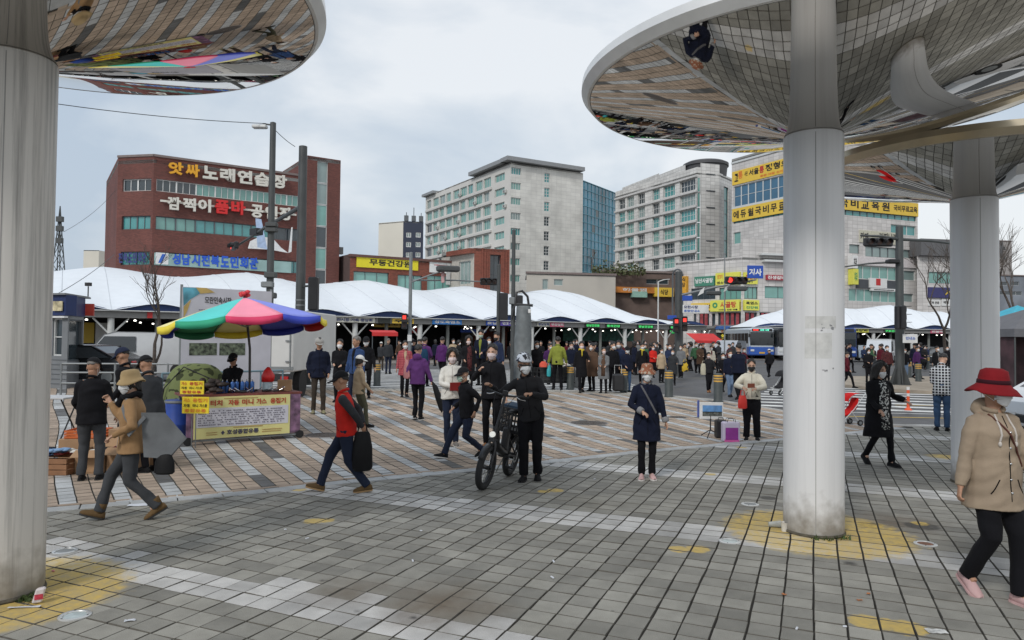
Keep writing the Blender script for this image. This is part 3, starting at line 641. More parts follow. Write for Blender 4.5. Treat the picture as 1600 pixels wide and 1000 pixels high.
# glass block
t = thing('glass_building', 'blue curtain-wall glass block squeezed between white block and office block', 'building', at(935, 500, 185)); t.location.z = 0
f1 = Frame(at(905, 500, 178).xy, at(966, 500, 196).xy, t); zt = f1.z_(912, 283)
cells = []; nx, nz_ = 11, 20; pm = MB(); pm.quad(f1.p(0, 0), f1.p(f1.L, 0), f1.p(f1.L, zt), f1.p(0, zt)); pm.build('glass_skin', mat('curtain_glass', (.02, .15, .23), .05, var=.9, scale=.13, spec=1), t)
mb = MB()
for i in range(nx+1): q = f1.p(f1.L*i/nx, zt/2, .08); mb.box(q, (.14, .12, zt), f1.rz)
for i in range(nz_+1): q = f1.p(f1.L/2, zt*i/nz_, .09); mb.box(q, (f1.L, .12, .14), f1.rz)
stuff(mb.build('mullions', mat('mullion_blue', (.12, .32, .40), .4, .3), t))
for (i, j) in ((3, 5), (3, 8), (3, 11), (3, 14), (7, 3), (8, 6), (7, 12), (8, 15), (4, 16), (9, 10)):
    slab(f1, f1.L*i/nx+.1, f1.L*(i+1)/nx-.1, zt*j/nz_+.1, zt*(j+1)/nz_-.1, .04, g_dark, 'open_pane')
roofcap(t, [f1.A, f1.B, f1.B+Vector((0, 20, 0)), f1.A+Vector((0, 20, 0))], zt-.01, roof_m)
# ------------------------------------------------------------ curved office block
K = at(1088, 500, 122); K.z = 0; A_ = hitline(K, dirv(-27), 961)
ow = brick('office_tile', (.62, .61, .585), (.36, .35, .34), .9, .6, 2.2, True, .1)
t = thing('office_building', 'grey tiled office block with green windows and round roof tank', 'building', K)
f1 = Frame(A_, K, t); zt = f1.z_(1085, 262); hs = []
for i in range(9):
    z1_ = f1.z_(1086, 278)-i*2.62; z0_ = z1_-2.0
    if z0_ < 3: break
    for (x0, x1, nx) in ((966, 976, 2), (979, 990, 3), (996, 1007, 3), (1019, 1030, 3), (1036, 1054, 4), (1062, 1086, 5)):
        if i == 7 and x0 < 1010: continue
        hs.append((f1.s_(x0), f1.s_(x1), z0_, z1_, nx))
wall(f1, 0, zt, hs, ow, deep=.4)
for h in hs: window(f1, h, random.choice((g_green, g_teal, g_dark, g_teal, g_pale)), alu, h[4], 2, fw=.1, deep=.3)
for i in range(9): slab(f1, 0, f1.L+.1, f1.z_(1086, 278)-i*2.62+.12, f1.z_(1086, 278)-i*2.62+.42, .3, mat('office_ledge', (.55, .54, .53), .7), 'floor_ledge')
C2 = hitline(K, dirv(72), 1094); fg = Frame(K, C2, t); zt2 = fg.z_(1090, 277)
wall(fg, zt2, zt, [], ow, 'wall'); 
for i in range(12):
    h = (.1, fg.L-.05, zt2-(i+1)*2.62+.1, zt2-i*2.62)
    if h[2] > 0: window(fg, h, g_green, alu, 1, 1, deep=0, fw=.08)
C3 = hitline(C2, dirv(72), 1124); fh = Frame(C2, C3, t); zt3 = fh.z_(1110, 256); wall(fh, 0, zt3, [], ow)
for i in range(8): slab(fh, fh.L*.3, fh.L*.75, zt3-1.9-i*2.9, zt3-1.75-i*2.9, .12, dkfr, 'vent_slit')
C4 = hitline(C3, dirv(40), 1143); fi = Frame(C3, C4, t); zi = fi.z_(1130, 273); hh = [(fi.L*.35, fi.L*.72, 10, zi-2)]
wall(fi, 0, zi, hh, ow); window(fi, hh[0], g_teal, dkfr, 1, 8, fw=.1)
roofcap(t, [A_, K, C2, C3, C4, C4+Vector((-5, 22, 0)), A_+Vector((4, 15, 0))], min(zt, zi)-.3, roof_m)
fb2 = Frame(A_+Vector((2, 4, 0)), K+Vector((-1, 4, 0)), t); wall(fb2, zt-1, fb2.z_(990, 290)+.5, [], ow, 'parapet', s0=0, s1=fb2.L*.62); wall(fb2, zt-1, zt+1.4, [], ow, 'parapet', s0=fb2.L*.62)
q = f1.p(f1.s_(1068), f1.z_(1068, 268), -5); mb = MB(); mb.lathe([(3.6, -2), (3.8, 0), (4.0, 0), (4.0, .5), (3.4, .8), (.05, 1.0)], q+Vector((0, 0, 1.3)), 36); mb.build('roof_tank', mat('tank_dark', (.07, .07, .075), .6), t, smooth=True)
# ------------------------------------------------------------ right-hand building with yellow academy banners
K = at(1268, 500, 95); K.z = 0; A_ = hitline(K, dirv(-29), 1143); B_ = hitline(K, dirv(69), 1434)
gt = brick('grey_granite', (.60, .575, .555), (.40, .38, .365), .9, .5, 2., True, .1)
t = thing('academy_building', 'grey stone corner building wrapped in yellow academy banners', 'building', K)
f1, f2 = Frame(A_, K, t), Frame(K, B_, t); zt = f1.z_(1145, 262); z1r = f2.z_(1340, 300)
def rr(fr, x0, yt, x1, yb): return fr.rect(x0, yt, x1, yb)
zA1 = f1.z_(1145, 292), f1.z_(1145, 324)       # blue glass band
hs = [(f1.s_(1146), f1.s_(1240), zA1[1], zA1[0])]; hb = hs[0]
h2 = (f1.s_(1146), f1.s_(1240), f1.z_(1145, 350), f1.z_(1145, 345)); h3 = (f1.s_(1146), f1.s_(1157), f1.z_(1150, 381), f1.z_(1150, 363)); h4 = (f1.s_(1158), f1.s_(1240), f1.z_(1160, 372), f1.z_(1160, 358))
wall(f1, 0, zt+.6, [hb, h2, h3], gt, deep=.4)
n_ = 8
for k in range(n_): window(f1, (hb[0]+(hb[1]-hb[0])*k/n_, hb[0]+(hb[1]-hb[0])*(k+1)/n_, hb[2], hb[3]), glass('glass_navy', (.04, .13, .22)), alu, 1, 2, fw=.08)
for k in range(6): window(f1, (h2[0]+(h2[1]-h2[0])*k/6, h2[0]+(h2[1]-h2[0])*(k+1)/6, h2[2], h2[3]), g_teal, dkfr, 2, 1)
window(f1, h3, g_green, alu, 1, 1)
signboard(f1, (f1.s_(1144.5), f1.s_(1250), f1.z_(1145, 290), f1.z_(1145, 269)), sgy, [('서울', .27, .42, .4, .85, iblk), ('통', .43, .5, .38, .88, ired), ('정형외과', .52, .97, .4, .9, iblk), ('통증 재활 검진 전문', .44, .9, .1, .26, iora), ('사단', .2, .25, .45, .8, iblk), ('고', .04, .1, .2, .8, iblk), ('통', .1, .17, .35, .9, iora)])
signboard(f1, (f1.s_(1144.5), f1.s_(1262), f1.z_(1145, 347), f1.z_(1145, 327)), sgy, [(c, .02+i*.105, .10+i*.105, .2, .8, iblk) for i, c in enumerate('에듀윌국비무료교')])
slab(f1, .1, f1.L, f1.z_(1145, 327), f1.z_(1145, 324)+.0, .12, alu, 'ledge'); slab(f1, 0, f1.L, zt+.55, zt+.85, .15, alu, 'coping', .3)
zb0 = f2.z_(1375, 327); sg = (f2.s_(1300), f2.s_(1434), f2.z_(1375, 333), f2.z_(1375, 312))
hr = [(f2.s_(1300), f2.L-.3, f2.z_(1375, 341), f2.z_(1375, 333)), (f2.s_(1392), f2.s_(1431), f2.z_(1410, 367), f2.z_(1410, 352)), (f2.s_(1327), f2.s_(1343), f2.z_(1335, 396), f2.z_(1335, 382)), (f2.s_(1352), f2.s_(1401), f2.z_(1375, 402), f2.z_(1375, 386)),
      (f2.s_(1410), f2.s_(1426), f2.z_(1415, 403), f2.z_(1415, 390)), (f2.s_(1336), f2.s_(1401), f2.z_(1375, 437), f2.z_(1375, 417)), (f2.s_(1412), f2.s_(1430), f2.z_(1420, 438), f2.z_(1420, 423)), (f2.s_(1326), f2.s_(1401), f2.z_(1375, 472), f2.z_(1375, 453)), (f2.s_(1411), f2.s_(1427), f2.z_(1420, 472), f2.z_(1420, 459))]
zr_ = f2.z_(1375, 305)
wall(f2, 0, zr_+7, hr, gt, deep=.35)
for i, h in enumerate(hr):
    n_ = max(1, int((h[1]-h[0])/1.3))
    for k in range(n_): window(f2, (h[0]+(h[1]-h[0])*k/n_, h[0]+(h[1]-h[0])*(k+1)/n_, h[2], h[3]), (g_teal, g_teal, g_pale, g_pale, g_pale, g_green, g_pale, g_green, g_pale)[i], dkfr if i in (0, 2, 3) else alu, 1, 1)
signboard(f2, sg, sgy, [(c, .08+i*.12, .17+i*.12, .18, .82, iblk) for i, c in enumerate('국비교육원')]+[('국비무료교육', .70, .985, .25, .72, iblk)])
slab(f2, f2.s_(1325), f2.L, f2.z_(1375, 416), f2.z_(1375, 403), .2, mat('band_pale', (.62, .58, .58), .7), 'ledge')
signboard(f2, (f2.s_(1342), f2.s_(1402), f2.z_(1375, 381), f2.z_(1375, 362)), mat('sign_cream', (.52, .50, .40), .6), [('카페', .02, .22, .2, .8, iblk), ('커피나라', .5, .98, .3, .9, iblk)])
signboard(f2, (f2.s_(1337), f2.s_(1402), f2.z_(1375, 452), f2.z_(1375, 438)), mat('sign_charcoal', (.06, .065, .075), .6))
signboard(f2, (f2.s_(1356), f2.s_(1383), f2.z_(1370, 450), f2.z_(1370, 435)), sgw, [('■', .36, .62, .25, .95, ired)], out=.3)
signboard(f2, (f2.s_(1358), f2.s_(1397), f2.z_(1375, 455), f2.z_(1375, 451)), sgw, [('ㅡㅡㅡㅡㅡ', .1, .9, .3, .6, iblk)], out=.35)
for i, (x, m_) in enumerate(((1322, sgw), (1323, sgly))): signboard(f2, (f2.s_(x+2), f2.s_(x+10), f2.z_(1329, (420, 445)[i]), f2.z_(1329, (400, 421)[i])), m_, [('치과', .2, .8, .2, .8, igrn if i else iblk)], out=.9)
roofcap(t, [A_, K, B_, B_+Vector((-6, 18, 0)), A_+Vector((6, 18, 0))], zr_+6.9, roof_m)
f_ = Frame(B_, B_+Vector((-6, 18, 0)), t); wall(f_, 0, zr_+7, [], gt, 'side_wall')
f_ = Frame(at(1180, 500, 104).xy, at(1262, 500, 100).xy, t); wall(f_, zt-1, f_.z_(1200, 243), [], gt, 'stair_house')
# sub-volume: grey stone block with scaffold-like ledges in front (lower storeys)
K2 = at(1160, 500, 88); K2.z = 0; 
t = thing('stone_shop_building', 'grey stone shop block with green and yellow restaurant signs and red window panels', 'building', K2)
A2 = hitline(K2, dirv(-42), 1056); B2 = hitline(K2, dirv(78), 1262); f1, f2 = Frame(A2, K2, t), Frame(K2, B2, t)
zt = f2.z_(1165, 372)
hw = [(f2.s_(1163), f2.s_(1184), f2.z_(1170, 467), f2.z_(1170, 448)), (f2.s_(1195), f2.s_(1260), f2.z_(1200, 466), f2.z_(1200, 447)), (f2.s_(1164), f2.s_(1183), f2.z_(1170, 512), f2.z_(1170, 488)), (f2.s_(1187), f2.s_(1204), f2.z_(1200, 512), f2.z_(1200, 488))]
wall(f2, 0, zt, hw, gt, deep=.35)
for i, h in enumerate(hw): window(f2, h, (g_green, g_green, g_dark, g_dark)[i], dkfr, 3, 1)
hw = [(f1.s_(1124), f1.s_(1158), f1.z_(1140, 468), f1.z_(1140, 449)), (f1.s_(1080), f1.s_(1118), f1.z_(1100, 468), f1.z_(1100, 450)), (f1.s_(1122), f1.s_(1158), f1.z_(1140, 512), f1.z_(1140, 488)), (f1.s_(1084), f1.s_(1118), f1.z_(1100, 510), f1.z_(1100, 490)), (f1.s_(1060), f1.s_(1068), 2, f1.z_(1065, 428))]
zl = f1.z_(1100, 424)
wall(f1, 0, f1.z_(1110, 405), hw, gt, deep=.35)
for i, h in enumerate(hw): window(f1, h, (g_green, g_dark, g_dark, g_dark, g_dark)[i], dkfr, 4 if i < 4 else 1, 1 if i < 4 else 5)
redp = mat('red_poster', (.30, .05, .06), .6, var=.4, scale=2)
for fr, xs_ in ((f1, (1088, 1094, 1101, 1108, 1126, 1134, 1142, 1150)), (f2, (1166, 1174, 1190, 1197))):
    for x in xs_: slab(fr, fr.s_(x), fr.s_(x+4.5), fr.z_(x, 510), fr.z_(x, 489), -.05, redp if x % 4 else mat('white_poster', (.5, .45, .45), .7, var=.3, scale=3), 'poster', .12)
signboard(f1, f1.rect(1087, 432, 1118, 447), sgg, [('남산사골탕', .06, .94, .3, .8, iwht)], out=.3)
signboard(f1, f1.rect(1120, 426, 1158, 445), sgly, [('양고기', .08, .3, .5, .85, iora), ('염소탕 보양식', .06, .94, .08, .3, iblk)], out=.3); signboard(f2, f2.rect(1161, 426, 1182, 444), sgly, [('전문점', .1, .9, .4, .8, ired), ('031', .1, .6, .1, .3, iblk)], out=.3)
signboard(f1, f1.rect(1082, 473, 1158, 485), sgy, [('남산', .3, .45, .3, .8, iblk)], out=.35); signboard(f2, f2.rect(1112 if 0 else 1161, 469, 1184, 485), sgly, [('흑염소', .1, .9, .55, .85, iblk), ('건강원', .1, .9, .15, .4, igrn)], out=.37)
signboard(f1, (f1.s_(1113), f1.s_(1158), f1.z_(1135, 486.5), f1.z_(1135, 469)), sgly, [('사골탕', .36, .9, .3, .85, ired), ('◎', .08, .26, .3, .8, igrn), ('가마솥 진한 국물', .3, .95, .06, .2, iblk)], out=.45)
signboard(f2, f2.rect(1196, 430, 1226, 438), mat('sign_maroon', (.35, .03, .05), .6), [('진생갈비', .05, .95, .15, .85, iwht)], out=.3)
mb = MB(); aw = at(1068, 500, 86)
roofcap(t, [A2, K2, B2, B2+Vector((0, 8, 0)), A2+Vector((6, 10, 0))], f1.z_(1110, 405)-.1, roof_m)
signboard(f1, (f1.s_(1068), f1.s_(1076), f1.z_(1072, 458), f1.z_(1072, 432)), mat('sign_amber', (.65, .33, .03), .6), [('식', .2, .8, .66, .95, iblk), ('당', .2, .8, .35, .62, iblk)], out=.5)
# wall-mounted arch
mb = MB(); c = f1.p(f1.s_(1061), f1.z_(1061, 430), .35)
mb.tube([c+f1.u*math.cos(a)*.75+Vector((0, 0, math.sin(a)*.75)) for a in np.linspace(0, PI, 9)]+[c-f1.u*.75-Vector((0, 0, 7))], .12, 6); mb.build('arch_trim', dkfr, t)
for i, (x0, y0, x1, y1) in enumerate(((1185, 380, 1240, 400), (1190, 405, 1235, 410))): slab(f2, f2.s_(x0), f2.s_(x1), f2.z_(1210, y1), f2.z_(1210, y1)+.25, .7, alu, 'balcony_slab')
# ------------------------------------------------------------ grey building at the far right, and the small buildings between
K = at(1433, 500, 100); K.z = 0; t = thing('grey_building', 'dark grey building with navy sign half hidden behind the rear column', 'building', K)
B_ = hitline(K, dirv(80), 1560); f2 = Frame(K, B_, t); zt = f2.z_(1440, 374)
hw = [(f2.s_(1451), f2.s_(1540), f2.z_(1470, 443), f2.z_(1470, 425))]
wall(f2, 0, f2.z_(1440, 400), hw, gt); 
for k in range(6): window(f2, (hw[0][0]+(hw[0][1]-hw[0][0])*k/6, hw[0][0]+(hw[0][1]-hw[0][0])*(k+1)/6, hw[0][2], hw[0][3]), g_green, dkfr, 1, 1)
slab(f2, 0, f2.L, f2.z_(1440, 400), zt, .8, mat('slate_fascia', (.12, .12, .125), .7), 'fascia', 2)
signboard(f2, f2.rect(1449, 450, 1540, 466), mat('sign_navy', (.04, .04, .14), .5), [('서민식당', .27, .75, .15, .85, iyel)], out=.3)
signboard(f2, f2.rect(1449, 468, 1468, 478), sgw, [('정육 전문', .1, .9, .3, .7, iblk)]); signboard(f2, f2.rect(1470, 467, 1484, 478), sgw, [('배달', .2, .8, .3, .7, iblk)]); signboard(f2, f2.rect(1486, 467, 1492, 500), mat('sign_red', (.5, .05, .03), .5))
roofcap(t, [K, B_, B_+Vector((0, 14, 0)), K+Vector((0, 14, 0))], zt-.1, roof_m)
def simple_building(label, x0, x1, yt, Y, m, rows_=(), gm=g_dark, nm='shop_building', dep=10, az=80):
    A = at(x0, 500, Y); A.z = 0; B = hitline(A, dirv(az), x1); t = thing(nm, label, 'building', A); f = Frame(A, B, t); z = f.z_((x0+x1)/2, yt); hs = [f.rect(*r_) for r_ in rows_]
    wall(f, 0, z, hs, m)
    for h in hs: window(f, h, gm, alu, max(1, int((h[1]-h[0])/1.5)), 1)
    roofcap(t, [A, B, B+Vector((0, dep, 0)), A+Vector((0, dep, 0))], z-.02, roof_m); slab(f, -.1, f.L+.1, z-.2, z+.1, .2, MATS['coping_grey'], 'coping', .2); return t, f
simple_building('plain beige low block behind the tent right of the white block', 822, 962, 427, 100, mat('beige_render', (.48, .45, .40), .85, var=.08, scale=.2), [(848, 436, 857, 452), (866, 436, 880, 446)], g_pale)
t_, f_ = simple_building('brown roofed restaurant with orange and yellow signs behind the tent', 940, 1056, 424, 108, mat('brown_tile', (.14, .10, .085), .8, var=.2, scale=.8), [(1010, 436, 1045, 444)])
signboard(f_, f_.rect(958, 449, 1020, 458), mat('sign_orange', (.6, .22, .04), .5), [('해물찜', .2, .8, .2, .8, iwht)], out=.8); signboard(f_, f_.rect(985, 456, 1008, 465), mat('sign_mint', (.3, .5, .42), .5), out=1.0); signboard(f_, f_.rect(1020, 450, 1050, 464), sgy, [('식당', .3, .7, .2, .8, iblk)], out=.8)
t_, f_ = simple_building('hazy far building with a roof frame beyond the bare trees', 1556, 1606, 430, 170, mat('far_blue_grey', (.20, .22, .25), .9, var=.3, scale=.2), [(1562, 440, 1574, 446), (1580, 440, 1592, 446), (1562, 455, 1596, 461)])
simple_building('far apartment tower beyond the bare trees at the right', 1548, 1581, 376, 260, mat('far_grey', (.33, .31, .30), .9, var=.1, scale=.1), [(1552, 385, 1558, 391), (1566, 385, 1572, 391), (1552, 400, 1558, 406), (1566, 400, 1572, 406)], nm='apartment_tower')
# ------------------------------------------------------------ market tents
fabric = mat('tent_membrane', (.74, .78, .82), .55, var=.025, scale=1.5, bump=.15, bscale=2)
navyf = mat('tent_navy', (.02, .045, .14), .6, var=.1); grf = mat('fascia_grey', (.22, .22, .215), .6, var=.08); lampm = mat('lamp_white', (.9, .9, .85), .4, var=0, emit=3, ecol=(1, .96, .88)); postm = mat('post_white', (.55, .56, .55), .5, var=.08); postg = mat('post_grey', (.16, .17, .16), .6, var=.1)
def market(label, F, zf, ztop, dep, bay, endl, endr, spec, shops):
    """spec: fascia signs (px0,px1,body,board,ink)"""
    t = thing('market_tent', label, 'market tent', F.A.copy(), 0, 'white membrane market roofs'); F.t = t; F.o = Vector(t.location)
    nb = max(2, round(F.L/bay)); bw = F.L/nb; NX = nb*14; NY = 14; mb = MB(); vs = []
    for i in range(NX+1):
        s_ = F.L*i/NX; ph = s_/bw
        hang = .5-.5*math.cos(2*PI*ph)      # 0 at posts, 1 mid-bay
        pk = .5+.5*math.cos(2*PI*(ph-.5))
        e = 1
        if endl and s_ < endl: e = s_/endl
        if endr and F.L-s_ < endr: e = min(e, (F.L-s_)/endr)
        for j in range(NY+1):
            q = j/NY
            lo = zf+.45*hang**.8*e; hi = ztop(s_/F.L)+(.22*(1-abs(math.sin(PI*ph/2)))+.42*(.5+.5*math.cos(PI*ph))-.1)*e**.5
            hi = lo+(hi-lo)*(e**.85)
            z = lo+(hi-lo)*math.sin(q*PI/2)**1.25
            vs.append(F.p(s_, z, 1.2-q*dep))
    fs = [(i*(NY+1)+j, (i+1)*(NY+1)+j, (i+1)*(NY+1)+j+1, i*(NY+1)+j+1) for i in range(NX) for j in range(NY)]
    mb.add(vs, fs); 
    v2 = [v+(F.p(0, 0, 1.2-dep)-F.p(0, 0, 0))*0 for v in vs]
    b_ = MB(); n0 = NY
    bv = [vs[i*(NY+1)+NY] for i in range(NX+1)]+[vs[i*(NY+1)+NY]-F.n*dep*.8+Vector((0, 0, -(vs[i*(NY+1)+NY].z-zf)*.95)) for i in range(NX+1)]
    mb.add(bv, [(i, i+1, NX+2+i, NX+1+i) for i in range(NX)])
    o = mb.build('roof_membrane', fabric, t, smooth=2)
    for k in range(1, nb*2):
        i = round(k*7); sb_ = MB(); sb_.tube([Vector(vs[i*(NY+1)+j])+Vector((0, 0, .012)) for j in range(NY+1)], .022, 4); sb_.build('seam', mat('membrane_seam', (.60, .63, .66), .6), t)
    # navy arches and grey fascia
    a_ = MB()
    for k in range(nb):
        pts = [(bw*(k+q), zf+.42*(math.sin(PI*q))**.8) for q in np.linspace(0, 1, 13)]
        for (s0, z0), (s1, z1) in zip(pts[:-1], pts[1:]): a_.quad(F.p(s0, zf-.02, .95), F.p(s1, zf-.02, .95), F.p(s1, z1, 1.0), F.p(s0, z0, 1.0))
    a_.build('arch_panel', navyf, t)
    slab(F, -.2, F.L+.2, zf-.48, zf-.02, .9, grf, 'fascia', -.7); slab(F, -.2, F.L+.2, zf-.06, zf+.0, 1.15, alu, 'gutter', -.8)
    pm_ = MB(); pm_.tube([(0, 0, 0), (0, 0, zf-.5)], .2, 10); pm_.tube([(0, 0, zf-1.6), (-1.0, 0, zf-.5)], .06, 5); pm_.tube([(0, 0, zf-1.6), (1.0, 0, zf-.5)], .06, 5); pme = pm_.mesh('post', postm, True)
    gm_ = MB(); gm_.tube([(0, 0, 0), (0, 0, zf-.5)], .14, 8); gme = gm_.mesh('inner_post', postg, True)
    lb = MB(); lb.lathe([(.02, .0), (.085, .01), (.07, .08), (.02, .1)], n=10); lme = lb.mesh('lamp', lampm)
    for k in range(nb+1):
        o = link('post', pme, t, F.p(bw*k, 0, .6)); o.rotation_euler = (0, 0, F.rz)
        if k < nb: link('inner_post', gme, t, F.p(bw*(k+.5), 0, .2))
        for dd in (.25, .75): link('lamp', lme, t, F.p(bw*min(nb, k+dd), zf-.68, .75))
        for r_ in range(1, 4): link('lamp', lme, t, F.p(bw*min(nb, k+.2*r_), zf-.66-.03*r_, -2.6*r_))
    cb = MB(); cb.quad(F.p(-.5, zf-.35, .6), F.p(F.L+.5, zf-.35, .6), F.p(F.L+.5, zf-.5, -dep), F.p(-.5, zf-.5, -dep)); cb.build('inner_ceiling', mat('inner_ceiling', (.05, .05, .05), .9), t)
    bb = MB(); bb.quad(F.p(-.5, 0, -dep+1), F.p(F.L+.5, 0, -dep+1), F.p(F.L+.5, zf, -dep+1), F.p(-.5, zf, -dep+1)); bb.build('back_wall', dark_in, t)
    for (x0, x1, bodyt, bm, im) in spec: signboard(F, (F.s_(x0), F.s_(x1), zf-.46, zf-.08), bm, [(bodyt, .06, .94, .2, .8, im)] if bodyt else [], out=.98, name='fascia_sign')
    for (x0, x1, z0, z1, dd, bm, bodyt, im) in shops:
        f3 = Frame((F.A+F.n*-dd).xy, (F.B+F.n*-dd).xy, t)
        signboard(f3, (f3.s_(x0), f3.s_(x1), z0, z1), bm, [(bodyt, .08, .92, .2, .8, im)] if bodyt else [], name='stall_sign')
    return t, nb, bw
sp_ = mat('sign_pale', (.50, .50, .44), .6, var=.3, scale=4); spk = mat('sign_pink', (.55, .12, .2), .5, var=.2, scale=4); sgbr = mat('sign_azure', (.03, .20, .55), .5); 
ledg = ink('led_green', (.05, .5, .12), 1.2); ledy = ink('led_yellow', (.6, .5, .05), .8); dkb = mat('sign_black', (.03, .035, .03), .5); colr = mat('stall_goods', (.25, .18, .12), .9, var=.8, scale=6)
A_ = at(95, 500, 44); B_ = at(1092, 500, 74); A_.z = B_.z = 0
FM = Frame(A_-(B_-A_).normalized()*8, B_, None)
ytop = [(0, 421), (.35, 424), (.6, 438), (.8, 455), (1, 462)]
def zt_l(q):
    s_ = q*FM.L; p_ = FM.A+FM.u*s_-FM.n*10; px = 800+F_PX*p_.x/p_.y
    yy = np.interp(px, [60, 150, 320, 560, 700, 860, 1000, 1100], [419, 421, 426, 441, 450, 456, 462, 470]); return zat(p_.x, p_.y, yy)-.15
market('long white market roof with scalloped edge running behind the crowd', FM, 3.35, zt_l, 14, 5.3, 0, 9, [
    (452, 508, '', spk, iwht), (510, 580, '모란시장 가축 중앙회', sp_, inav), (586, 604, '', dkb, iwht), (607, 640, '우일', sgy, iblk), (669, 714, '성도축염소', sgbr, iwht), (752, 770, '호남', sgb, iwht), (774, 800, '전북', mat('sign_violet', (.12, .08, .4), .5), iwht),
    (804, 812, '소', sgb, iwht), (831, 850, '충남상회', sp_, inav), (851, 872, '부산상회', spk, iwht), (905, 928, '싱싱건강원', dkb, ledg), (937, 960, '동의건강', dkb, ledg), (986, 1011, '영남건강원', dkb, ledg), (1036, 1052, '광주', dkb, ledg), (230, 238, '', ired, iwht)],
    [(585, 626, 2.6, 3.15, .5, mat('sign_ochre', (.4, .27, .05), .6), '축염소', iblk), (1044, 1064, 2.4, 2.9, .3, dkb, '영광', ledg), (720, 760, 2.3, 2.6, 4, sgb, '', iwht), (640, 655, 2.2, 2.7, 6, ired, '', iwht), (130, 150, 1.2, 2.6, 5, sgy, '', iblk), (152, 170, 1.2, 2.6, 5, sgw, '', iblk), (880, 990, 1.6, 3.0, 9, mat('mottled_green_shop', (.03, .16, .11), .4, var=.6, scale=3), '', iwht), (480, 500, 1.5, 2.5, 5, sp_, '', iwht)])  # the green shop panel is a mottled colour without emission
A_ = at(1172, 500, 78); B_ = at(1500, 500, 82); A_.z = B_.z = 0; FM2 = Frame(A_, B_+(B_-A_).normalized()*3, None)
def zt_r(q):
    p_ = FM2.A+FM2.u*q*FM2.L-FM2.n*3; px = 800+F_PX*p_.x/p_.y; return zat(p_.x, p_.y, np.interp(px, [1166, 1240, 1330, 1490], [474, 478, 481, 488]))
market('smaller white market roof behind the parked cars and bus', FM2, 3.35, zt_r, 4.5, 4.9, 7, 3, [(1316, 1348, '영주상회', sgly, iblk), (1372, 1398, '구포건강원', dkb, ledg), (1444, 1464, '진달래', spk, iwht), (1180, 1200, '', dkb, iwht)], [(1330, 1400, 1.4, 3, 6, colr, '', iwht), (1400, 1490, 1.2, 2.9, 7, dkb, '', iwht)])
# red awnings by the market
def awning(x0, x1, y0, y1, Y, az, label, grp=None):
    A = at(x0, 500, Y); A.z = 0; B = hitline(A, dirv(az), x1); f = Frame(A, B); t = thing('awning', label, 'awning', A); f.t = t; f.o = Vector(t.location)
    z1 = f.z_((x0+x1)/2, y0); z0 = f.z_((x0+x1)/2, y1); mb = MB(); n_ = max(4, int(f.L/.8))
    for i in range(n_):
        a, b2 = f.L*i/n_, f.L*(i+1)/n_; mb.quad(f.p(a, z0+.25, 1.3), f.p(b2, z0+.25, 1.3), f.p(b2, z1, 0), f.p(a, z1, 0), i % 2 * 0); mb.quad(f.p(a, z0, 1.3), f.p(b2, z0, 1.3), f.p(b2, z0+.25, 1.3), f.p(a, z0+.25, 1.3))
    mb.build('awning_cloth', mat('awning_red', (.55, .03, .03), .7, var=.15, scale=1), t)
    pb = MB()
    for s_ in (.05, f.L-.05): pb.tube([f.p(s_, 0, 1.2), f.p(s_, z0+.2, 1.2)], .03, 6)
    pb.build('support_pole', dkfr, t)
awning(1072, 1115, 521, 536, 70, 62, 'bright red awning beyond the end of the long tent'); awning(577, 618, 516, 525, 49, 70, 'small red awning under the market roof behind the walkers')
t, f = simple_building('market shop front with long yellow sign left of the parked bus', 1118, 1172, 509, 84, mat('shopfront_dark', (.10, .09, .09), .8), [(1126, 535, 1165, 560)])
signboard(f, f.rect(1121, 521, 1170, 533), dkb, [('성남모란축산', .05, .95, .5, .92, ledy), ('가축상회직영', .05, .95, .08, .45, iyel)], out=.5); signboard(f, f.rect(1118, 510, 1168, 515), mat('blue_canopy', (.04, .12, .35), .6), out=1.0); signboard(f, f.rect(1119, 515.5, 1168, 520), sp_, [('건강원축산물', .05, .95, .1, .9, iora)], out=.8)
# ============================================================ people
TMP = bpy.data.scenes.new('tmp'); VL = TMP.view_layers[0]
def remesh(mb, vox, sm=3, fold=0., fscale=1., seed=0, hard=False):
    me = mb.mesh('r', []) if False else None
    me = bpy.data.meshes.new('r'); me.from_pydata(mb.v, [], mb.f)
    o = bpy.data.objects.new('r', me); TMP.collection.objects.link(o)
    m = o.modifiers.new('r', 'REMESH'); m.mode = 'VOXEL'; m.voxel_size = vox; m.adaptivity = 0
    if sm: q = o.modifiers.new('s', 'SMOOTH'); q.iterations = sm; q.factor = .5
    VL.update()
    with bpy.context.temp_override(scene=TMP, view_layer=VL): dg = bpy.context.evaluated_depsgraph_get()
    r = bpy.data.meshes.new_from_object(o.evaluated_get(dg)); bpy.data.objects.remove(o); bpy.data.meshes.remove(me)
    n = len(r.vertices); co = np.empty(n*3, np.float32); r.vertices.foreach_get('co', co); co = co.reshape(-1, 3)
    if fold:
        no = np.empty(n*3, np.float32); r.vertex_normals.foreach_get('vector', no); no = no.reshape(-1, 3)
        rs = np.random.RandomState(seed+5); d = np.zeros(n); w = co + .03*np.sin(co[:, [1, 2, 0]]*14+seed)
        for k in range(7):
            f = rs.normal(size=3); f = f/np.linalg.norm(f)*rs.uniform(14, 48)/fscale; f[2] *= 1.3
            s_ = np.sin(w@f+rs.uniform(0, 6)+1.8*np.sin(w@(f[[1, 0, 2]]*.37))); d += np.sign(s_)*np.abs(s_)**1.6*(26/np.linalg.norm(f))
        co = co+no*(d*fold/3)[:, None]
    r.vertices.foreach_set('co', co.astype(np.float32).ravel())
    r.polygons.foreach_set('use_smooth', [True]*len(r.polygons)); r.update(); return r
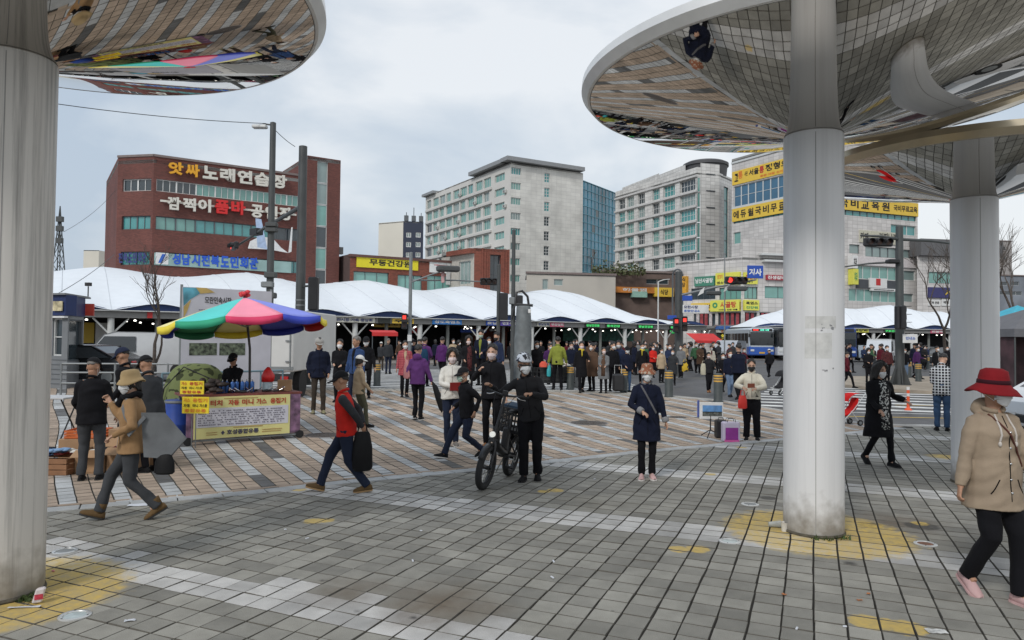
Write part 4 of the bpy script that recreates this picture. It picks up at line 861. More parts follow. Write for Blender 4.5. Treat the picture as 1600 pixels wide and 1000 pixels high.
def loft(mb, rings, n=16, mi=0):
    vs = []
    for (c, U, V) in rings:
        for j in range(n): a = 2*PI*j/n; vs.append(Vector(c)+U*math.cos(a)+V*math.sin(a))
    k = len(rings); fs = [(i*n+j, i*n+(j+1) % n, (i+1)*n+(j+1) % n, (i+1)*n+j) for i in range(k-1) for j in range(n)]
    fs += [tuple(reversed(range(n))), tuple(range((k-1)*n, k*n))]; mb.add(vs, fs, mi)
def ik(a, c, l1, l2, pole):
    a, c = Vector(a), Vector(c); d = c-a; L_ = min(d.length, (l1+l2)*.999); u = d.normalized(); c = a+u*L_
    x = (l1*l1-l2*l2+L_*L_)/(2*L_); h = math.sqrt(max(0, l1*l1-x*x)); p = Vector(pole); p = (p-u*p.dot(u))
    p = p.normalized() if p.length > 1e-6 else Vector((0, 0, 0)); return a+u*x+p*h, c
def drape(me, pts, Y, off=.004):
    from mathutils.bvhtree import BVHTree
    T = BVHTree.FromPolygons([v.co.copy() for v in me.vertices], [tuple(p.vertices) for p in me.polygons]); out = []
    for p in pts:
        h = T.ray_cast(Vector(p)-Y*.3, Y)
        out.append(h[0]-Y*off if h[0] is not None else Vector(p))
    return out
def cloth(name, col, rough=.85, pattern=None, c2=None, ps=30):
    if name in MATS: return MATS[name]
    m = mat(name, col, rough, 0, var=.16, scale=5, bump=.25, bscale=160, spec=.12)
    b = m.node_tree.nodes['Principled BSDF']; b.inputs['Sheen Weight'].default_value = .02
    if pattern:
        nt = m.node_tree; L = nt.links.new; tcn = N(nt, 'ShaderNodeTexCoord'); mix = N(nt, 'ShaderNodeMixRGB'); mix.inputs[1].default_value = (*col, 1); mix.inputs[2].default_value = (*c2, 1)
        if pattern == 'plaid':
            sp = N(nt, 'ShaderNodeSeparateXYZ'); L(tcn.outputs['Object'], sp.inputs[0]); fs_ = []
            for ax in (0, 2):
                q = N(nt, 'ShaderNodeMath', operation='MULTIPLY'); q.inputs[1].default_value = ps; L(sp.outputs[ax], q.inputs[0]); f = N(nt, 'ShaderNodeMath', operation='FRACT'); L(q.outputs[0], f.inputs[0])
                g = N(nt, 'ShaderNodeMath', operation='LESS_THAN'); g.inputs[1].default_value = .3; L(f.outputs[0], g.inputs[0]); fs_.append(g)
            a = N(nt, 'ShaderNodeMath', operation='MAXIMUM'); L(fs_[0].outputs[0], a.inputs[0]); L(fs_[1].outputs[0], a.inputs[1]); L(a.outputs[0], mix.inputs[0])
        elif pattern == 'quilt':
            w = N(nt, 'ShaderNodeTexWave'); w.bands_direction = 'Z'; w.inputs['Scale'].default_value = ps; w.inputs['Distortion'].default_value = 1; L(tcn.outputs['Object'], w.inputs[0]); L(w.outputs['Fac'], mix.inputs[0])
        else:
            v = N(nt, 'ShaderNodeTexNoise'); v.inputs['Scale'].default_value = ps; v.inputs['Detail'].default_value = 1; L(tcn.outputs['Object'], v.inputs['Vector']); r = N(nt, 'ShaderNodeMapRange'); r.inputs[1].default_value = .54; r.inputs[2].default_value = .56; L(v.outputs['Fac'], r.inputs[0]); L(r.outputs[0], mix.inputs[0])
        L(mix.outputs[0], b.inputs['Base Color'])
    return m
skin_m = mat('skin', (.50, .30, .21), .55, var=.08, scale=12, spec=.35); skin_d = mat('skin_tanned', (.40, .22, .14), .55, var=.1, scale=12, spec=.35)
hair_m = mat('hair_black', (.012, .010, .009), .45, var=.4, scale=40, bump=.8, bscale=120); hair_g = mat('hair_grey', (.16, .15, .14), .55, var=.3, scale=40, bump=.8, bscale=120)
mask_w = mat('mask_white', (.74, .75, .76), .8, var=.03, bump=.2, bscale=60); mask_p = mat('mask_pale_pink', (.70, .58, .57), .8, var=.03); mask_k = mat('mask_black', (.02, .02, .02), .8); mask_g = mat('mask_mint', (.45, .58, .5), .8, var=.03)
eye_m = mat('eye_dark', (.015, .012, .01), .2, var=0); sole_w = mat('sole_white', (.62, .60, .57), .7); sole_k = mat('sole_black', (.02, .02, .02), .7); sole_t = mat('sole_tan', (.35, .22, .10), .7)
def hand(mb, w, d, pn, curl=.35, k=1., side=1):
    """wrist w, pointing d, palm normal pn (towards the inside of the curl)"""
    d = d.normalized(); pn = (pn-d*pn.dot(d)).normalized(); s = d.cross(pn)*side
    loft(mb, [(w-d*.02*k, s*.026*k, pn*.019*k), (w+d*.02*k, s*.033*k, pn*.017*k), (w+d*.06*k, s*.040*k, pn*.015*k), (w+d*.088*k, s*.038*k, pn*.012*k)], 10)
    for i, (o, l, r) in enumerate(((-.031, .068, .0085), (-.0105, .078, .009), (.0105, .073, .0088), (.031, .056, .0078))):
        p = w+d*.078*k+s*o*k; dd = d.copy(); pts = [p]; q = p
        for j in range(3):
            ang = curl*(.7+.25*i*.3+.4*j); dd = (d*math.cos(ang*(j+1)*.8)+pn*math.sin(ang*(j+1)*.8)+s*o*1.5).normalized(); q = q+dd*l*k*(.45, .32, .23)[j]; pts.append(q)
        mb.tube(pts, [r*k*1.05, r*k, r*k*.95, r*k*.75], 7)
    t0 = w+d*.022*k-s*.026*k; t1 = t0+(d*.6-s*.65+pn*.3)*.036*k; t2 = t1+(d*.9-s*.2+pn*.35)*.032*k; mb.tube([t0, t1, t2], [.0125*k, .0105*k, .008*k], 7)
def foot_rings(k, wide=1.):
    out = []
    for (y, w, h) in ((.078, .012, .03), (.07, .030, .065), (.035, .038, .095), (-.01, .039, .10), (-.06, .041, .078), (-.11, .047, .058), (-.155, .044, .046), (-.185, .030, .034), (-.197, .01, .018)): out.append((y*k, w*k*wide, h*k))
    return out
def person(label, px, py, top, rz=0, spec=None, pos=None, group=None, name='person'):
    s = dict(lean=0, twist=0, hy=0, hp=8, feet=((-.095, 0, 0, 0), (.095, 0, 0, 0)), ha=(-.27, -.06, .84), hb=(.27, -.06, .84), pa=None, pb=None, q=1, fem=0, kind='jacket', top='black', trouser='trousers_black', shoe='shoe_black', sole=None,
             hair='short', hairm=None, hat=None, hatm=None, mask=mask_w, skin=skin_m, fat=1., hem=None, hood=0, collar=None, sleevem=None, legs=1., curl=.35, sway=0, shape=0, inner=None, drop=0, H=None, seat=None, gloves=None, boot=0, lapel=None, zipm=None, scarf=None, skirt=None, cuff=None, backpack=None, hx=0)
    s.update(spec or {}); A = type('A', (), s)
    g = Vector(pos) if pos else ground(px, py)
    H = A.H or (zat(g.x, g.y, top)-.02 - (.04 if A.hat else 0)); k = H/1.72
    t = thing(name, label, 'person', g, R(rz), group)
    f = A.fem; q = A.q; vb = (.0075, .013, .021)[q]; vc = (.011, .016, .023)[q]; vh = vb
    feet = [tuple(c*k for c in ft[:3])+(ft[3],) for ft in A.feet]
    def ankle(ft):
        ap = R(ft[3]); z = ft[2]+.09*k; y = ft[1]
        if ap > 0: z += .13*k*math.sin(ap); y -= .13*k*(1-math.cos(ap))
        return Vector((ft[0], y, z))
    # pelvis height from the legs
    sp_y = [ft[1] for ft in feet]; str_ = abs(sp_y[0]-sp_y[1]); pz = min(ankle(ft).z+math.sqrt((.847*k)**2-ankle(ft).y**2)+.03*k for ft in feet)-.006*k
    lean = R(A.lean); sw = A.sway
    up = Vector((math.sin(R(sw)), -math.sin(lean), math.cos(lean))).normalized(); X = Vector((1, 0, 0)).lerp(Vector((1, 0, 0)), 0); X = (X-up*X.dot(up)).normalized()
    tw = R(A.twist); Yb = up.cross(X); X = X*math.cos(tw)+Yb*math.sin(tw); Y = up.cross(X)  # Y points to the back
    Pp = Vector((0, 0, pz)); shw = (.160-.014*f)*k*(.55+.45*A.fat); chest = Pp+up*.50*k
    hx = (.09)*k; hips = [Pp+Vector((-hx, 0, -.03*k)), Pp+Vector((hx, 0, -.03*k))]
    sh = [chest-X*shw-up*.07*k, chest+X*shw-up*.07*k]
    knees = []; ankles = []
    for i in (0, 1):
        fx, fy, fz, fp = feet[i]; ap = R(fp)
        an = Vector((fx, fy, fz+.09*k)); 
        if fp > 0: an.z += .13*k*math.sin(ap); an.y += -.13*k*(1-math.cos(ap))      # heel up: ball of the foot stays down
        kn, an = ik(hips[i], an, .43*k, .42*k, (0, -1, .05)); knees.append(kn); ankles.append(an)
    wr = []; el = []
    Wm = (Matrix.Translation(g) @ Matrix.Rotation(R(rz), 4, 'Z')).inverted()
    if s.get('wa'): A.ha = tuple((Wm @ Vector(s['wa']))/k)
    if s.get('wb'): A.hb = tuple((Wm @ Vector(s['wb']))/k)
    for i, (h_, pl) in enumerate(((A.ha, A.pa), (A.hb, A.pb))):
        c = Vector(h_)*k
        pole = pl or ((-.35 if i == 0 else .35), .9, -.25)
        e, w = ik(sh[i], c, .275*k, .25*k, pole); el.append(e); wr.append(w)
    nk = Pp+up*.535*k; hd = nk+up*.14*k+Vector((0, -.02*k, 0))+Vector((A.hx*k, 0, 0))
    Mh = Matrix.Rotation(R(A.hy), 4, 'Z') @ Matrix.Rotation(R(A.hp), 4, 'X')
    hs = 1.04*k
    def hpt(x, y, z): return hd+(Mh @ Vector((x, y, z)))*hs
    HX, HY, HZ = [(Mh.to_3x3() @ Vector(v))*hs for v in ((1, 0, 0), (0, 1, 0), (0, 0, 1))]
    # ---- body
    b = MB()
    b.ell(hpt(0, .012, .028), (.077*hs, .093*hs, .098*hs), 18, Mh)
    loft(b, [(hpt(0, -.028, .03), HX*.066, HY*.066), (hpt(0, -.032, -.02), HX*.066, HY*.066), (hpt(0, -.034, -.06), HX*.055, HY*.060), (hpt(0, -.042, -.095), HX*.036, HY*.045), (hpt(0, -.05, -.112), HX*.018, HY*.02)], 14)
    loft(b, [(hpt(0, -.088, .025), HX*.008, HY*.012), (hpt(0, -.104, -.012), HX*.013, HY*.018), (hpt(0, -.108, -.026), HX*.019, HY*.018), (hpt(0, -.094, -.036), HX*.012, HY*.01)], 8)
    b.ell(hpt(0, -.086, -.06), (.024*hs, .012*hs, .009*hs), 8, Mh); b.ell(hpt(0, -.082, .038), (.05*hs, .014*hs, .009*hs), 8, Mh)
    for e_ in (-1, 1): b.ell(hpt(.078*e_, .012, -.008), (.010*hs, .019*hs, .031*hs), 8, Mh)
    b.tube([hpt(0, .012, -.05), nk+up*.02*k, chest-up*.02*k], [.052*hs, .054*k, .075*k], 12)
    loft(b, [(Pp-up*.06*k, X*.09*k, Y*.06*k), (Pp+up*.1*k, X*.09*k, Y*.06*k), (Pp+up*.33*k, X*.105*k, Y*.06*k), (Pp+up*.46*k, X*.12*k, Y*.05*k), (Pp+up*.53*k, X*.05*k, Y*.05*k)], 12)
    for i in (0, 1):
        b.tube([chest+X*(-.1, .1)[i]*k-up*.03*k, sh[i], el[i], wr[i]], [.04*k, .036*k, .032*k, .026*k], 8)
        dd = (wr[i]-el[i]).normalized(); 
        inward = Vector((1 if i == 0 else -1, -.35, 0)); pn = inward if abs(dd.z) > .6 else Vector((0, .2, -1))
        hand(b, wr[i], dd if abs(dd.z) > .6 else (dd+Vector((0, 0, -.1))), pn, A.curl, k*.97*(1-.06*f), 1 if i == 0 else -1)
        b.tube([hips[i], knees[i], ankles[i]], [.055*k, .042*k, .035*k], 8); b.tube([ankles[i], ankles[i]+Vector((0, -.07*k, -.045*k))], [.033*k, .025*k], 8)
    bm_ = remesh(b, vb, 2); bm_.name = 'body'; bm_.materials.append(A.skin); link('body', bm_, t)
    if q < 2:
        for e_ in (-1, 1):
            m = MB(); m.ell(hpt(.031*e_, -.0835, .010), (.0135*hs, .007*hs, .0065*hs), 8, Mh); m.build('eye', eye_m, t, smooth=2)
            m = MB(); m.tube([hpt(.014*e_, -.094, .030), hpt(.032*e_, -.092, .036), hpt(.05*e_, -.079, .031)], [.003*hs, .0042*hs, .0025*hs], 5); m.build('eyebrow', A.hairm or hair_m, t)
    # ---- trousers, skirt
    tm = MATS[A.trouser]; b = MB(); L_ = A.legs
    loft(b, [(Pp+up*.13*k, X*.135*k*A.fat, Y*.10*k*A.fat), (Pp+up*.02*k, X*.155*k*A.fat, Y*.118*k*A.fat), (Pp-Vector((0, 0, .06*k)), X*.160*k*A.fat, Y*.122*k*A.fat), (Pp-Vector((0, 0, .12*k)), X*.12*k, Y*.10*k)], 14)
    for i in (0, 1):
        h_, kn, an = hips[i], knees[i], ankles[i]; dn = (an-kn).normalized()
        b.tube([h_+Vector((0, 0, .03*k)), h_.lerp(kn, .35), kn, kn.lerp(an, .5), an+dn*.015*k], [.092*k*A.fat, .083*k*L_, .064*k*L_, .057*k*L_, .056*k*L_], 12)
    m_ = remesh(b, vc, 3, .008*k, seed=int(px)); m_.name = 'trousers'; m_.materials.append(tm); link('trousers', m_, t)
    # ---- shoes
    for i in (0, 1):
        fx, fy, fz, fp = feet[i]; an = ankles[i]; yaw = R(-7 if i == 0 else 7)
        Mf = Matrix.Translation(an-Vector((0, 0, 0))) @ Matrix.Rotation(yaw, 4, 'Z') @ Matrix.Rotation(R(fp), 4, 'X') @ Matrix.Translation(Vector((0, 0, -.09*k)))
        mb_ = MB(); vs = []; n_ = 14; rg = foot_rings(k, 1.06)
        for (y, w, h) in rg:
            for j in range(n_):
                a = 2*PI*j/n_; c_, s_ = math.cos(a), math.sin(a); vs.append(Mf @ Vector((w*c_*(1 if s_ < .1 else 1-.25*s_), y, .014*k + (h*max(0, s_)**.75 if s_ > 0 else .0)+(-.0 if s_ > 0 else 0))))
        kk = len(rg); fs = [(i_*n_+j, i_*n_+(j+1) % n_, (i_+1)*n_+(j+1) % n_, (i_+1)*n_+j) for i_ in range(kk-1) for j in range(n_)]+[tuple(range(n_)), tuple(reversed(range((kk-1)*n_, kk*n_)))]
        fs = [tuple(reversed(f_)) for f_ in fs]; mb_.add(vs, fs)
        if A.boot: mb_.tube([Mf @ Vector((0, .01*k, .07*k)), Mf @ Vector((0, .012*k, .15*k)), Mf @ Vector((0, .01*k, .15*k+A.boot*k))], [.045*k, .05*k, .055*k], 12)
        so = mb_.build('shoe', MATS[A.shoe], t, smooth=2)
        sb = MB(); outl = [(w*1.08*c_, y) for (y, w, h) in rg for c_ in (1,)] + [(-w*1.08, y) for (y, w, h) in reversed(rg)]
        z0, z1 = 0, .02*k; n2 = len(outl); vs = [Mf @ Vector((x, y, z)) for z in (z0, z1) for x, y in outl]
        sb.add(vs, [tuple(range(n2)), tuple(reversed(range(n2, 2*n2)))]+[(i_, n2+i_, n2+(i_+1) % n2, (i_+1) % n2) for i_ in range(n2)])
        if A.sole == 'heel': sb.box(Mf @ Vector((0, .05*k, .0)), (.03*k, .03*k, .05*k))
        sb.build('sole', MATS.get(A.sole) or sole_k, so)
    # ---- upper garment
    hemd = {'jacket': .12, 'vest': .10, 'coat': .42, 'long': .62, 'shirt': .08, 'puffer': .04, 'mid': .26}[A.kind] if A.hem is None else A.hem
    ft = A.fat; fl = {'coat': 1.12, 'long': 1.15, 'mid': 1.07}.get(A.kind, 1.0)
    def torso(b, g_=1., lo=None):
        dn = -up.lerp(Vector((0, 0, 1)), .75); dn.normalize(); base = Pp
        r = [(Pp+up*.525*k, X*.06*k, Y*.062*k), (Pp+up*.50*k, X*.10*k, Y*.078*k), (Pp+up*.46*k, X*.148*k*(.5+.5*ft), Y*.098*k), (Pp+up*.36*k, X*.165*k*ft*(1-.06*f), Y*.122*k*ft), (Pp+up*.2*k, X*.162*k*ft*(1-.05*f), Y*.124*k*ft), (Pp+up*.05*k, X*.168*k*ft, Y*.13*k*ft)]
        h_ = hemd*k
        n_ = max(1, int(hemd/.14))
        for j in range(1, n_+1): e_ = j/n_; r.append((Pp+dn*h_*e_+Vector((0, 0, 0)), X*(.178*k*ft)*(1+(fl-1)*e_)*g_, Y*(.138*k*ft)*(1+(fl-1)*e_*1.2)*g_))
        loft(b, r, 20)
    b = MB(); torso(b)
    b.ell(chest-up*.075*k, (.15*k*(.5+.5*ft), .085*k, .075*k), 14)
    if f: b.ell(Pp+up*.33*k-Y*.055*k*ft, (.125*k*ft, .075*k*ft, .075*k), 14)
    elif ft > 1.05: b.ell(Pp+up*.12*k-Y*.05*k, (.13*k*ft, .09*k*ft, .12*k), 14)
    puf = 1.28 if A.kind == 'puffer' else 1.0
    def sleeves(b, g_=1.):
        for i in (0, 1):
            e_, w_, s_ = el[i], wr[i], sh[i]; wd = (w_-e_).normalized()
            b.tube([s_+X*(.06 if i == 0 else -.06)*k+up*.025*k, s_, s_.lerp(e_, .5), e_, e_.lerp(w_, .5), w_-wd*.008*k], [.060*k*g_, .067*k*g_, .062*k*g_*puf, .054*k*g_*puf, .048*k*g_*puf, .040*k*g_], 12)
    if not A.sleevem: sleeves(b)
    if A.hood: b.ell(nk+Y*.07*k-up*.01*k, (.12*k, .075*k, .09*k), 12)
    cm = MATS[A.top]; nm = {'jacket': 'jacket', 'vest': 'vest', 'coat': 'coat', 'long': 'coat', 'shirt': 'shirt', 'puffer': 'padded_jacket', 'mid': 'coat'}[A.kind]
    m_ = remesh(b, vc, 3, (.010 if q < 2 else .006)*k, seed=int(px)+3); m_.name = nm; m_.materials.append(cm); gar = link(nm, m_, t)
    if A.sleevem:
        for i in (0, 1):
            b = MB(); e_, w_, s_ = el[i], wr[i], sh[i]; b.tube([s_+X*(.03 if i == 0 else -.03)*k, s_+X*(-.012 if i == 0 else .012)*k, s_.lerp(e_, .5), e_, e_.lerp(w_, .5), w_], [.066*k, .072*k, .063*k, .056*k, .05*k, .042*k], 12)
            m_ = remesh(b, vc, 3, .006*k, seed=i); m_.materials.append(MATS[A.sleevem]); link('sleeve', m_, t)
    # collar
    b = MB(); cu = [(nk+up*-.03*k, .083), (nk+up*.02*k, .074), (nk+up*.045*k, .070)]
    pts = [nk+up*(-.0+.008*math.cos(a))*k+X*math.cos(a)*.068*k+Y*(math.sin(a)*.068*k+.0)+up*(.022*k*math.sin(a)) for a in np.linspace(-PI*.5+.28, PI*1.5-.28, 20)]
    b.tube(pts, .02*k, 7); b.build('collar', MATS[A.collar] if A.collar else cm, t, smooth=2)
    if A.inner or A.lapel:       # the shirt or lining seen down the front opening
        b = MB(); top_ = nk-Y*.085*k-up*.02*k
        w0, w1 = (.045, .012) if A.inner and not A.lapel else (.07, .075)
        pz_ = [(.50, w0*.9, .085), (.44, w0, .118), (.34, w0*.9, .140 if not f else .16), (.2, w1*1.2, .133), (-.0, w1, .14), (-hemd*.7, w1, .158*fl)]
        vs = []
        for (u_, w_, y_) in pz_:
            c = Pp+up*u_*k-Y*(y_*ft+.008)*k
            if u_ < 0: c = Pp+Vector((0, 0, u_*k))-Y*(y_*ft+.012)*k
            vs += drape(gar.data, [c-X*w_*k, c, c+X*w_*k], Y, .006)
        nn = len(pz_); b.add(vs, [(3*i+j, 3*i+j+3, 3*i+j+4, 3*i+j+1) for i in range(nn-1) for j in (0, 1)]); o_ = b.build('shirt_front', MATS[A.inner or A.lapel], t, smooth=2); md = o_.modifiers.new('thick', 'SOLIDIFY'); md.thickness = .02
    if A.zipm:
        b = MB(); b.tube(drape(gar.data, [Pp+up*(.5-q_*(.45+hemd*.8)/9)*k-Y*.22*k for q_ in range(10)], Y, .002), .006*k, 5); b.build('zip', MATS[A.zipm], t)
    if q < 2 and A.kind != 'long':     # pocket openings, and a front placket where there is no zip
        for sx in (-1, 1):
            u0 = (.10 if hemd < .2 else .0); b = MB(); b.tube(drape(gar.data, [Pp+X*sx*(.075+.012*i_)*k+up*(u0-.022*i_)*k-Y*.2*k for i_ in range(6)], Y, .001), .0045*k, 5); b.build('pocket_edge', MATS['seam_dark'], t)
        if not A.zipm: b = MB(); b.tube(drape(gar.data, [Pp+up*(.48-q_*(.45+hemd*.8)/9)*k-Y*.22*k+X*.004 for q_ in range(10)], Y, .0005), .004*k, 5); b.build('placket', MATS['seam_dark'], t)
    if A.scarf:
        b = MB(); b.tube([nk+up*.0*k+X*math.cos(a)*.075*k+Y*math.sin(a)*.08*k+up*.02*k*math.sin(a*2) for a in np.linspace(-PI/2, PI*1.5, 18)], .036*k, 8); b.tube([nk-Y*.09*k, nk-Y*.15*k-up*.1*k, nk-Y*.155*k-up*.24*k], [.035*k, .04*k, .028*k], 8, sq=.5)
        m_ = remesh(b, vc, 2, .004); m_.materials.append(MATS[A.scarf]); link('scarf', m_, t)
    if A.cuff:
        for i in (0, 1):
            b = MB(); w_, e_ = wr[i], el[i]; u_ = (w_-e_).normalized(); b.tube([w_-u_*.085*k, w_-u_*.075*k, w_-u_*.012*k, w_-u_*.006*k], [.05*k, .056*k, .052*k, .045*k], 14); b.build('cuff', MATS[A.cuff], t, smooth=2)
    # ---- head gear
    hm = A.hairm or hair_m
    if A.hair:
        NA, NT = 36, 14; vs = []; lens = {'short': (50, 82, 118, 0), 'crop': (46, 72, 108, 0), 'bob': (48, 118, 140, .03), 'long': (52, 130, 150, .12), 'bun': (44, 86, 122, 0)}[A.hair]; th = {'short': .016, 'crop': .008, 'bob': .032, 'long': .034, 'bun': .012}[A.hair]
        if A.hat: th *= .35
        cc = (0, .014, .032); RX, RY, RZ = .079, .098, .101; rs = np.random.RandomState(int(px)); ph_ = rs.uniform(0, 6, 4)
        for i in range(NA):
            a = 2*PI*i/NA; fr = .5-.5*math.sin(a)     # 1 at the face, 0 at the back
            side = abs(math.cos(a)); lim = lens[0]*max(0, fr*2-1)**1.0+(1-max(0, fr*2-1))*(lens[1] if fr > .5 else lens[1]+(lens[2]-lens[1])*(1-fr*2))
            if fr > .5: lim = lens[0]+(lens[1]-lens[0])*min(1, side*1.25)**3
            lim += 4*math.sin(a*7+ph_[0])+3*math.sin(a*13+ph_[1])
            for j in range(NT+1):
                tt = lim*j/NT; ta = R(min(tt, 92 if lens[3] or tt > 92 and A.hair in ('bob', 'long') else 180)); e_ = 1-.55*max(0, j/NT-.7)/.3
                tk = th*e_*(1+.25*math.sin(a*5+tt*.08+ph_[2])+.15*math.sin(a*17+tt*.15))
                x = cc[0]+(RX+tk)*math.sin(ta)*math.cos(a); y = cc[1]+(RY+tk)*math.sin(ta)*math.sin(a); z = cc[2]+(RZ+tk)*math.cos(ta)
                if tt > 92 and A.hair in ('bob', 'long'): z -= (tt-92)/60*(.16+lens[3]); x *= .98; y = cc[1]+(y-cc[1])*.96
                vs.append(hpt(x, y, z))
        fs = [(i*(NT+1)+j, i*(NT+1)+j+1, ((i+1) % NA)*(NT+1)+j+1, ((i+1) % NA)*(NT+1)+j) for i in range(NA) for j in range(NT)]
        b = MB(); b.add(vs, fs); 
        if A.hair == 'bun': b.ell(hpt(0, .12, .06), (.04, .035, .04), 10)
        o_ = b.build('hair', hm, t, smooth=2); md = o_.modifiers.new('thick', 'SOLIDIFY'); md.thickness = .006; md.offset = -1
    def shell(lim, th, n=28, m=9, fx=1., lift=0., rz_=1.):
        vs = []
        for j in range(m+1):
            for i in range(n):
                a = 2*PI*i/n; ta = R(lim)*j/m; vs.append(hpt((.079+th)*fx*math.sin(ta)*math.cos(a), .014+(.098+th)*math.sin(ta)*math.sin(a), .032+lift+(.101+th)*rz_*math.cos(ta)))
        return vs, [(j*n+i, (j+1)*n+i, (j+1)*n+(i+1) % n, j*n+(i+1) % n) for j in range(m) for i in range(n)]
    if A.hat:
        hm_ = MATS[A.hatm]; b = MB(); K = A.hat
        if K in ('cap', 'flat', 'beanie'):
            v_, f_ = shell(80 if K != 'flat' else 76, .017, rz_=.98 if K != 'flat' else .88, fx=1. if K != 'flat' else 1.08); b.add(v_, f_); ho = b.build('hat', hm_, t, smooth=2)
            if K != 'beanie':
                b = MB(); vs = []; ext = .085 if K == 'cap' else .05; n_ = 12
                for j in range(5):
                    for i in range(n_+1):
                        a = -PI/2+(i/n_-.5)*PI*.86; e_ = j/4*ext*math.cos((i/n_-.5)*PI*.86)**.5; x = (.096)*math.cos(a)*(1-.1*j/4); y = .014+(.112)*math.sin(a)-e_; vs.append(hpt(x, y, .052-e_*.28-.015*abs(math.cos(a))*(j/4)-.008))
                b.add(vs, [(j*(n_+1)+i, j*(n_+1)+i+1, (j+1)*(n_+1)+i+1, (j+1)*(n_+1)+i) for j in range(4) for i in range(n_)]); o_ = b.build('brim', hm_, ho, smooth=2); md = o_.modifiers.new('thick', 'SOLIDIFY'); md.thickness = .006
        elif K in ('bucket', 'sun'):
            pr = [(.012, .152), (.055, .15), (.083, .138), (.094, .1), (.101, .055), (.112, .048)] if K == 'bucket' else [(.012, .165), (.055, .163), (.088, .145), (.098, .10), (.104, .05)]
            pr += [(.128, .028), (.146, .008)] if K == 'bucket' else [(.125, .036), (.148, .02), (.172, .002), (.186, -.012)]
            vs = []; n_ = 32
            for (r_, z_) in pr:
                for i in range(n_):
                    a = 2*PI*i/n_; wv = (.012*math.sin(a*2+1)+.008*math.sin(a*3)) if r_ > .12 else 0; yy = 1.08 if r_ < .12 else 1.04; vs.append(hpt(r_*math.cos(a)*.93, .012+r_*yy*math.sin(a), z_+wv-(.012 if K == 'sun' and math.sin(a) < 0 and r_ > .15 else 0)))
            b.add(vs, [(j*n_+i, (j+1)*n_+i, (j+1)*n_+(i+1) % n_, j*n_+(i+1) % n_) for j in range(len(pr)-1) for i in range(n_)]+[tuple(range(n_))]); o_ = b.build('hat', hm_, t, smooth=2); md = o_.modifiers.new('thick', 'SOLIDIFY'); md.thickness = .005
            if K == 'sun': b = MB(); b.lathe([(.1, 0), (.106, .004), (.104, .03), (.099, .034)], n=32); b.v = [tuple(hpt(v[0]*.95, .012+v[1]*1.1, .045+v[2])) for v in b.v]; b.build('hat_band', MATS['hat_band_dark'], t, smooth=2)
        elif K == 'helmet':
            v_, f_ = shell(84, .03, n=36, m=12, lift=.008, rz_=1.02); b.add(v_, f_); ho = b.build('hat', hm_, t, smooth=2); md = ho.modifiers.new('thick', 'SOLIDIFY'); md.thickness = .02; md.offset = -1
            for sx in (-.052, -.02, .02, .052):
                for (a0, a1) in ((-62, -22), (-14, 22), (32, 66)):
                    b = MB(); b.tube([hpt(sx*math.cos(R(a))*1.05, .014+.131*math.sin(R(a)), .04+.137*math.cos(R(a))-abs(sx)*.45) for a in np.linspace(a0, a1, 6)], [.003, .009, .010, .010, .009, .003], 6); b.build('vent', eye_m, ho, smooth=2)
            b = MB(); b.tube([hpt(-.1*math.cos(a), .02-.13*math.sin(a), .012) for a in np.linspace(.3, PI-.3, 10)], [.004]+[.012]*8+[.004], 6, sq=.6); b.build('visor', eye_m, ho, smooth=2)
            b = MB(); b.tube([hpt(-.085, .0, .01), hpt(-.075, -.03, -.07), hpt(0, -.055, -.12), hpt(.075, -.03, -.07), hpt(.085, 0, .01)], .006, 5); b.build('chin_strap', eye_m, t)
    if A.mask:
        b = MB(); vs = []; NU, NV = 14, 9
        for j in range(NV+1):
            v_ = j/NV; z = .004-.118*v_; 
            for i in range(NU+1):
                u_ = i/NU*2-1; a = u_*R(66)*(1-.12*abs(v_-.5)*2); bul = .020*(1-u_*u_)*(math.sin(PI*min(1, v_*.9+.12)))
                rx_ = .071-.022*max(0, v_-.5)*2; ry_ = .084+bul+(.012 if abs(u_) < .25 and v_ < .45 else 0)-.012*max(0, v_-.75)*4*.5
                zz = z+(.018*(u_*u_)*(-1 if v_ < .5 else 1.6)); vs.append(hpt((rx_+.004)*math.sin(a)/math.sin(R(66))*.98, -.018-ry_*math.cos(a)*.98, zz))
        b.add(vs, [(j*(NU+1)+i, (j+1)*(NU+1)+i, (j+1)*(NU+1)+i+1, j*(NU+1)+i+1) for j in range(NV) for i in range(NU)])
        mo = b.build('face_mask', A.mask, t, smooth=2); md = mo.modifiers.new('thick', 'SOLIDIFY'); md.thickness = .004
        if q < 2:
            b = MB()
            for e_ in (-1, 1): b.tube([hpt(.068*e_, -.05, -.02), hpt(.083*e_, .02, .012)], .0018, 4); b.tube([hpt(.06*e_, -.045, -.075), hpt(.083*e_, .02, -.03)], .0018, 4)
            b.build('strap', mask_w, mo)
    if A.skirt:
        b = MB(); loft(b, [(Pp+up*.1*k, X*.15*k, Y*.11*k), (Pp-Vector((0, 0, .1*k)), X*.185*k, Y*.145*k), (Pp-Vector((0, 0, .42*k)), X*.2*k, Y*.18*k)], 18); m_ = remesh(b, vc, 2, .004); m_.materials.append(MATS[A.skirt]); link('skirt', m_, t)
    t.update_tag(); A.k = k; A.wr = wr; A.el = el; A.sh = sh; A.P = Pp; A.X, A.Y, A.up = X, Y, up; A.t = t; A.gar = gar.data; A.M = Matrix.Translation(g) @ Matrix.Rotation(R(rz), 4, 'Z'); A.nk = nk; A.hpt = staticmethod(hpt); A.hs = hs
    return A
cl = cloth
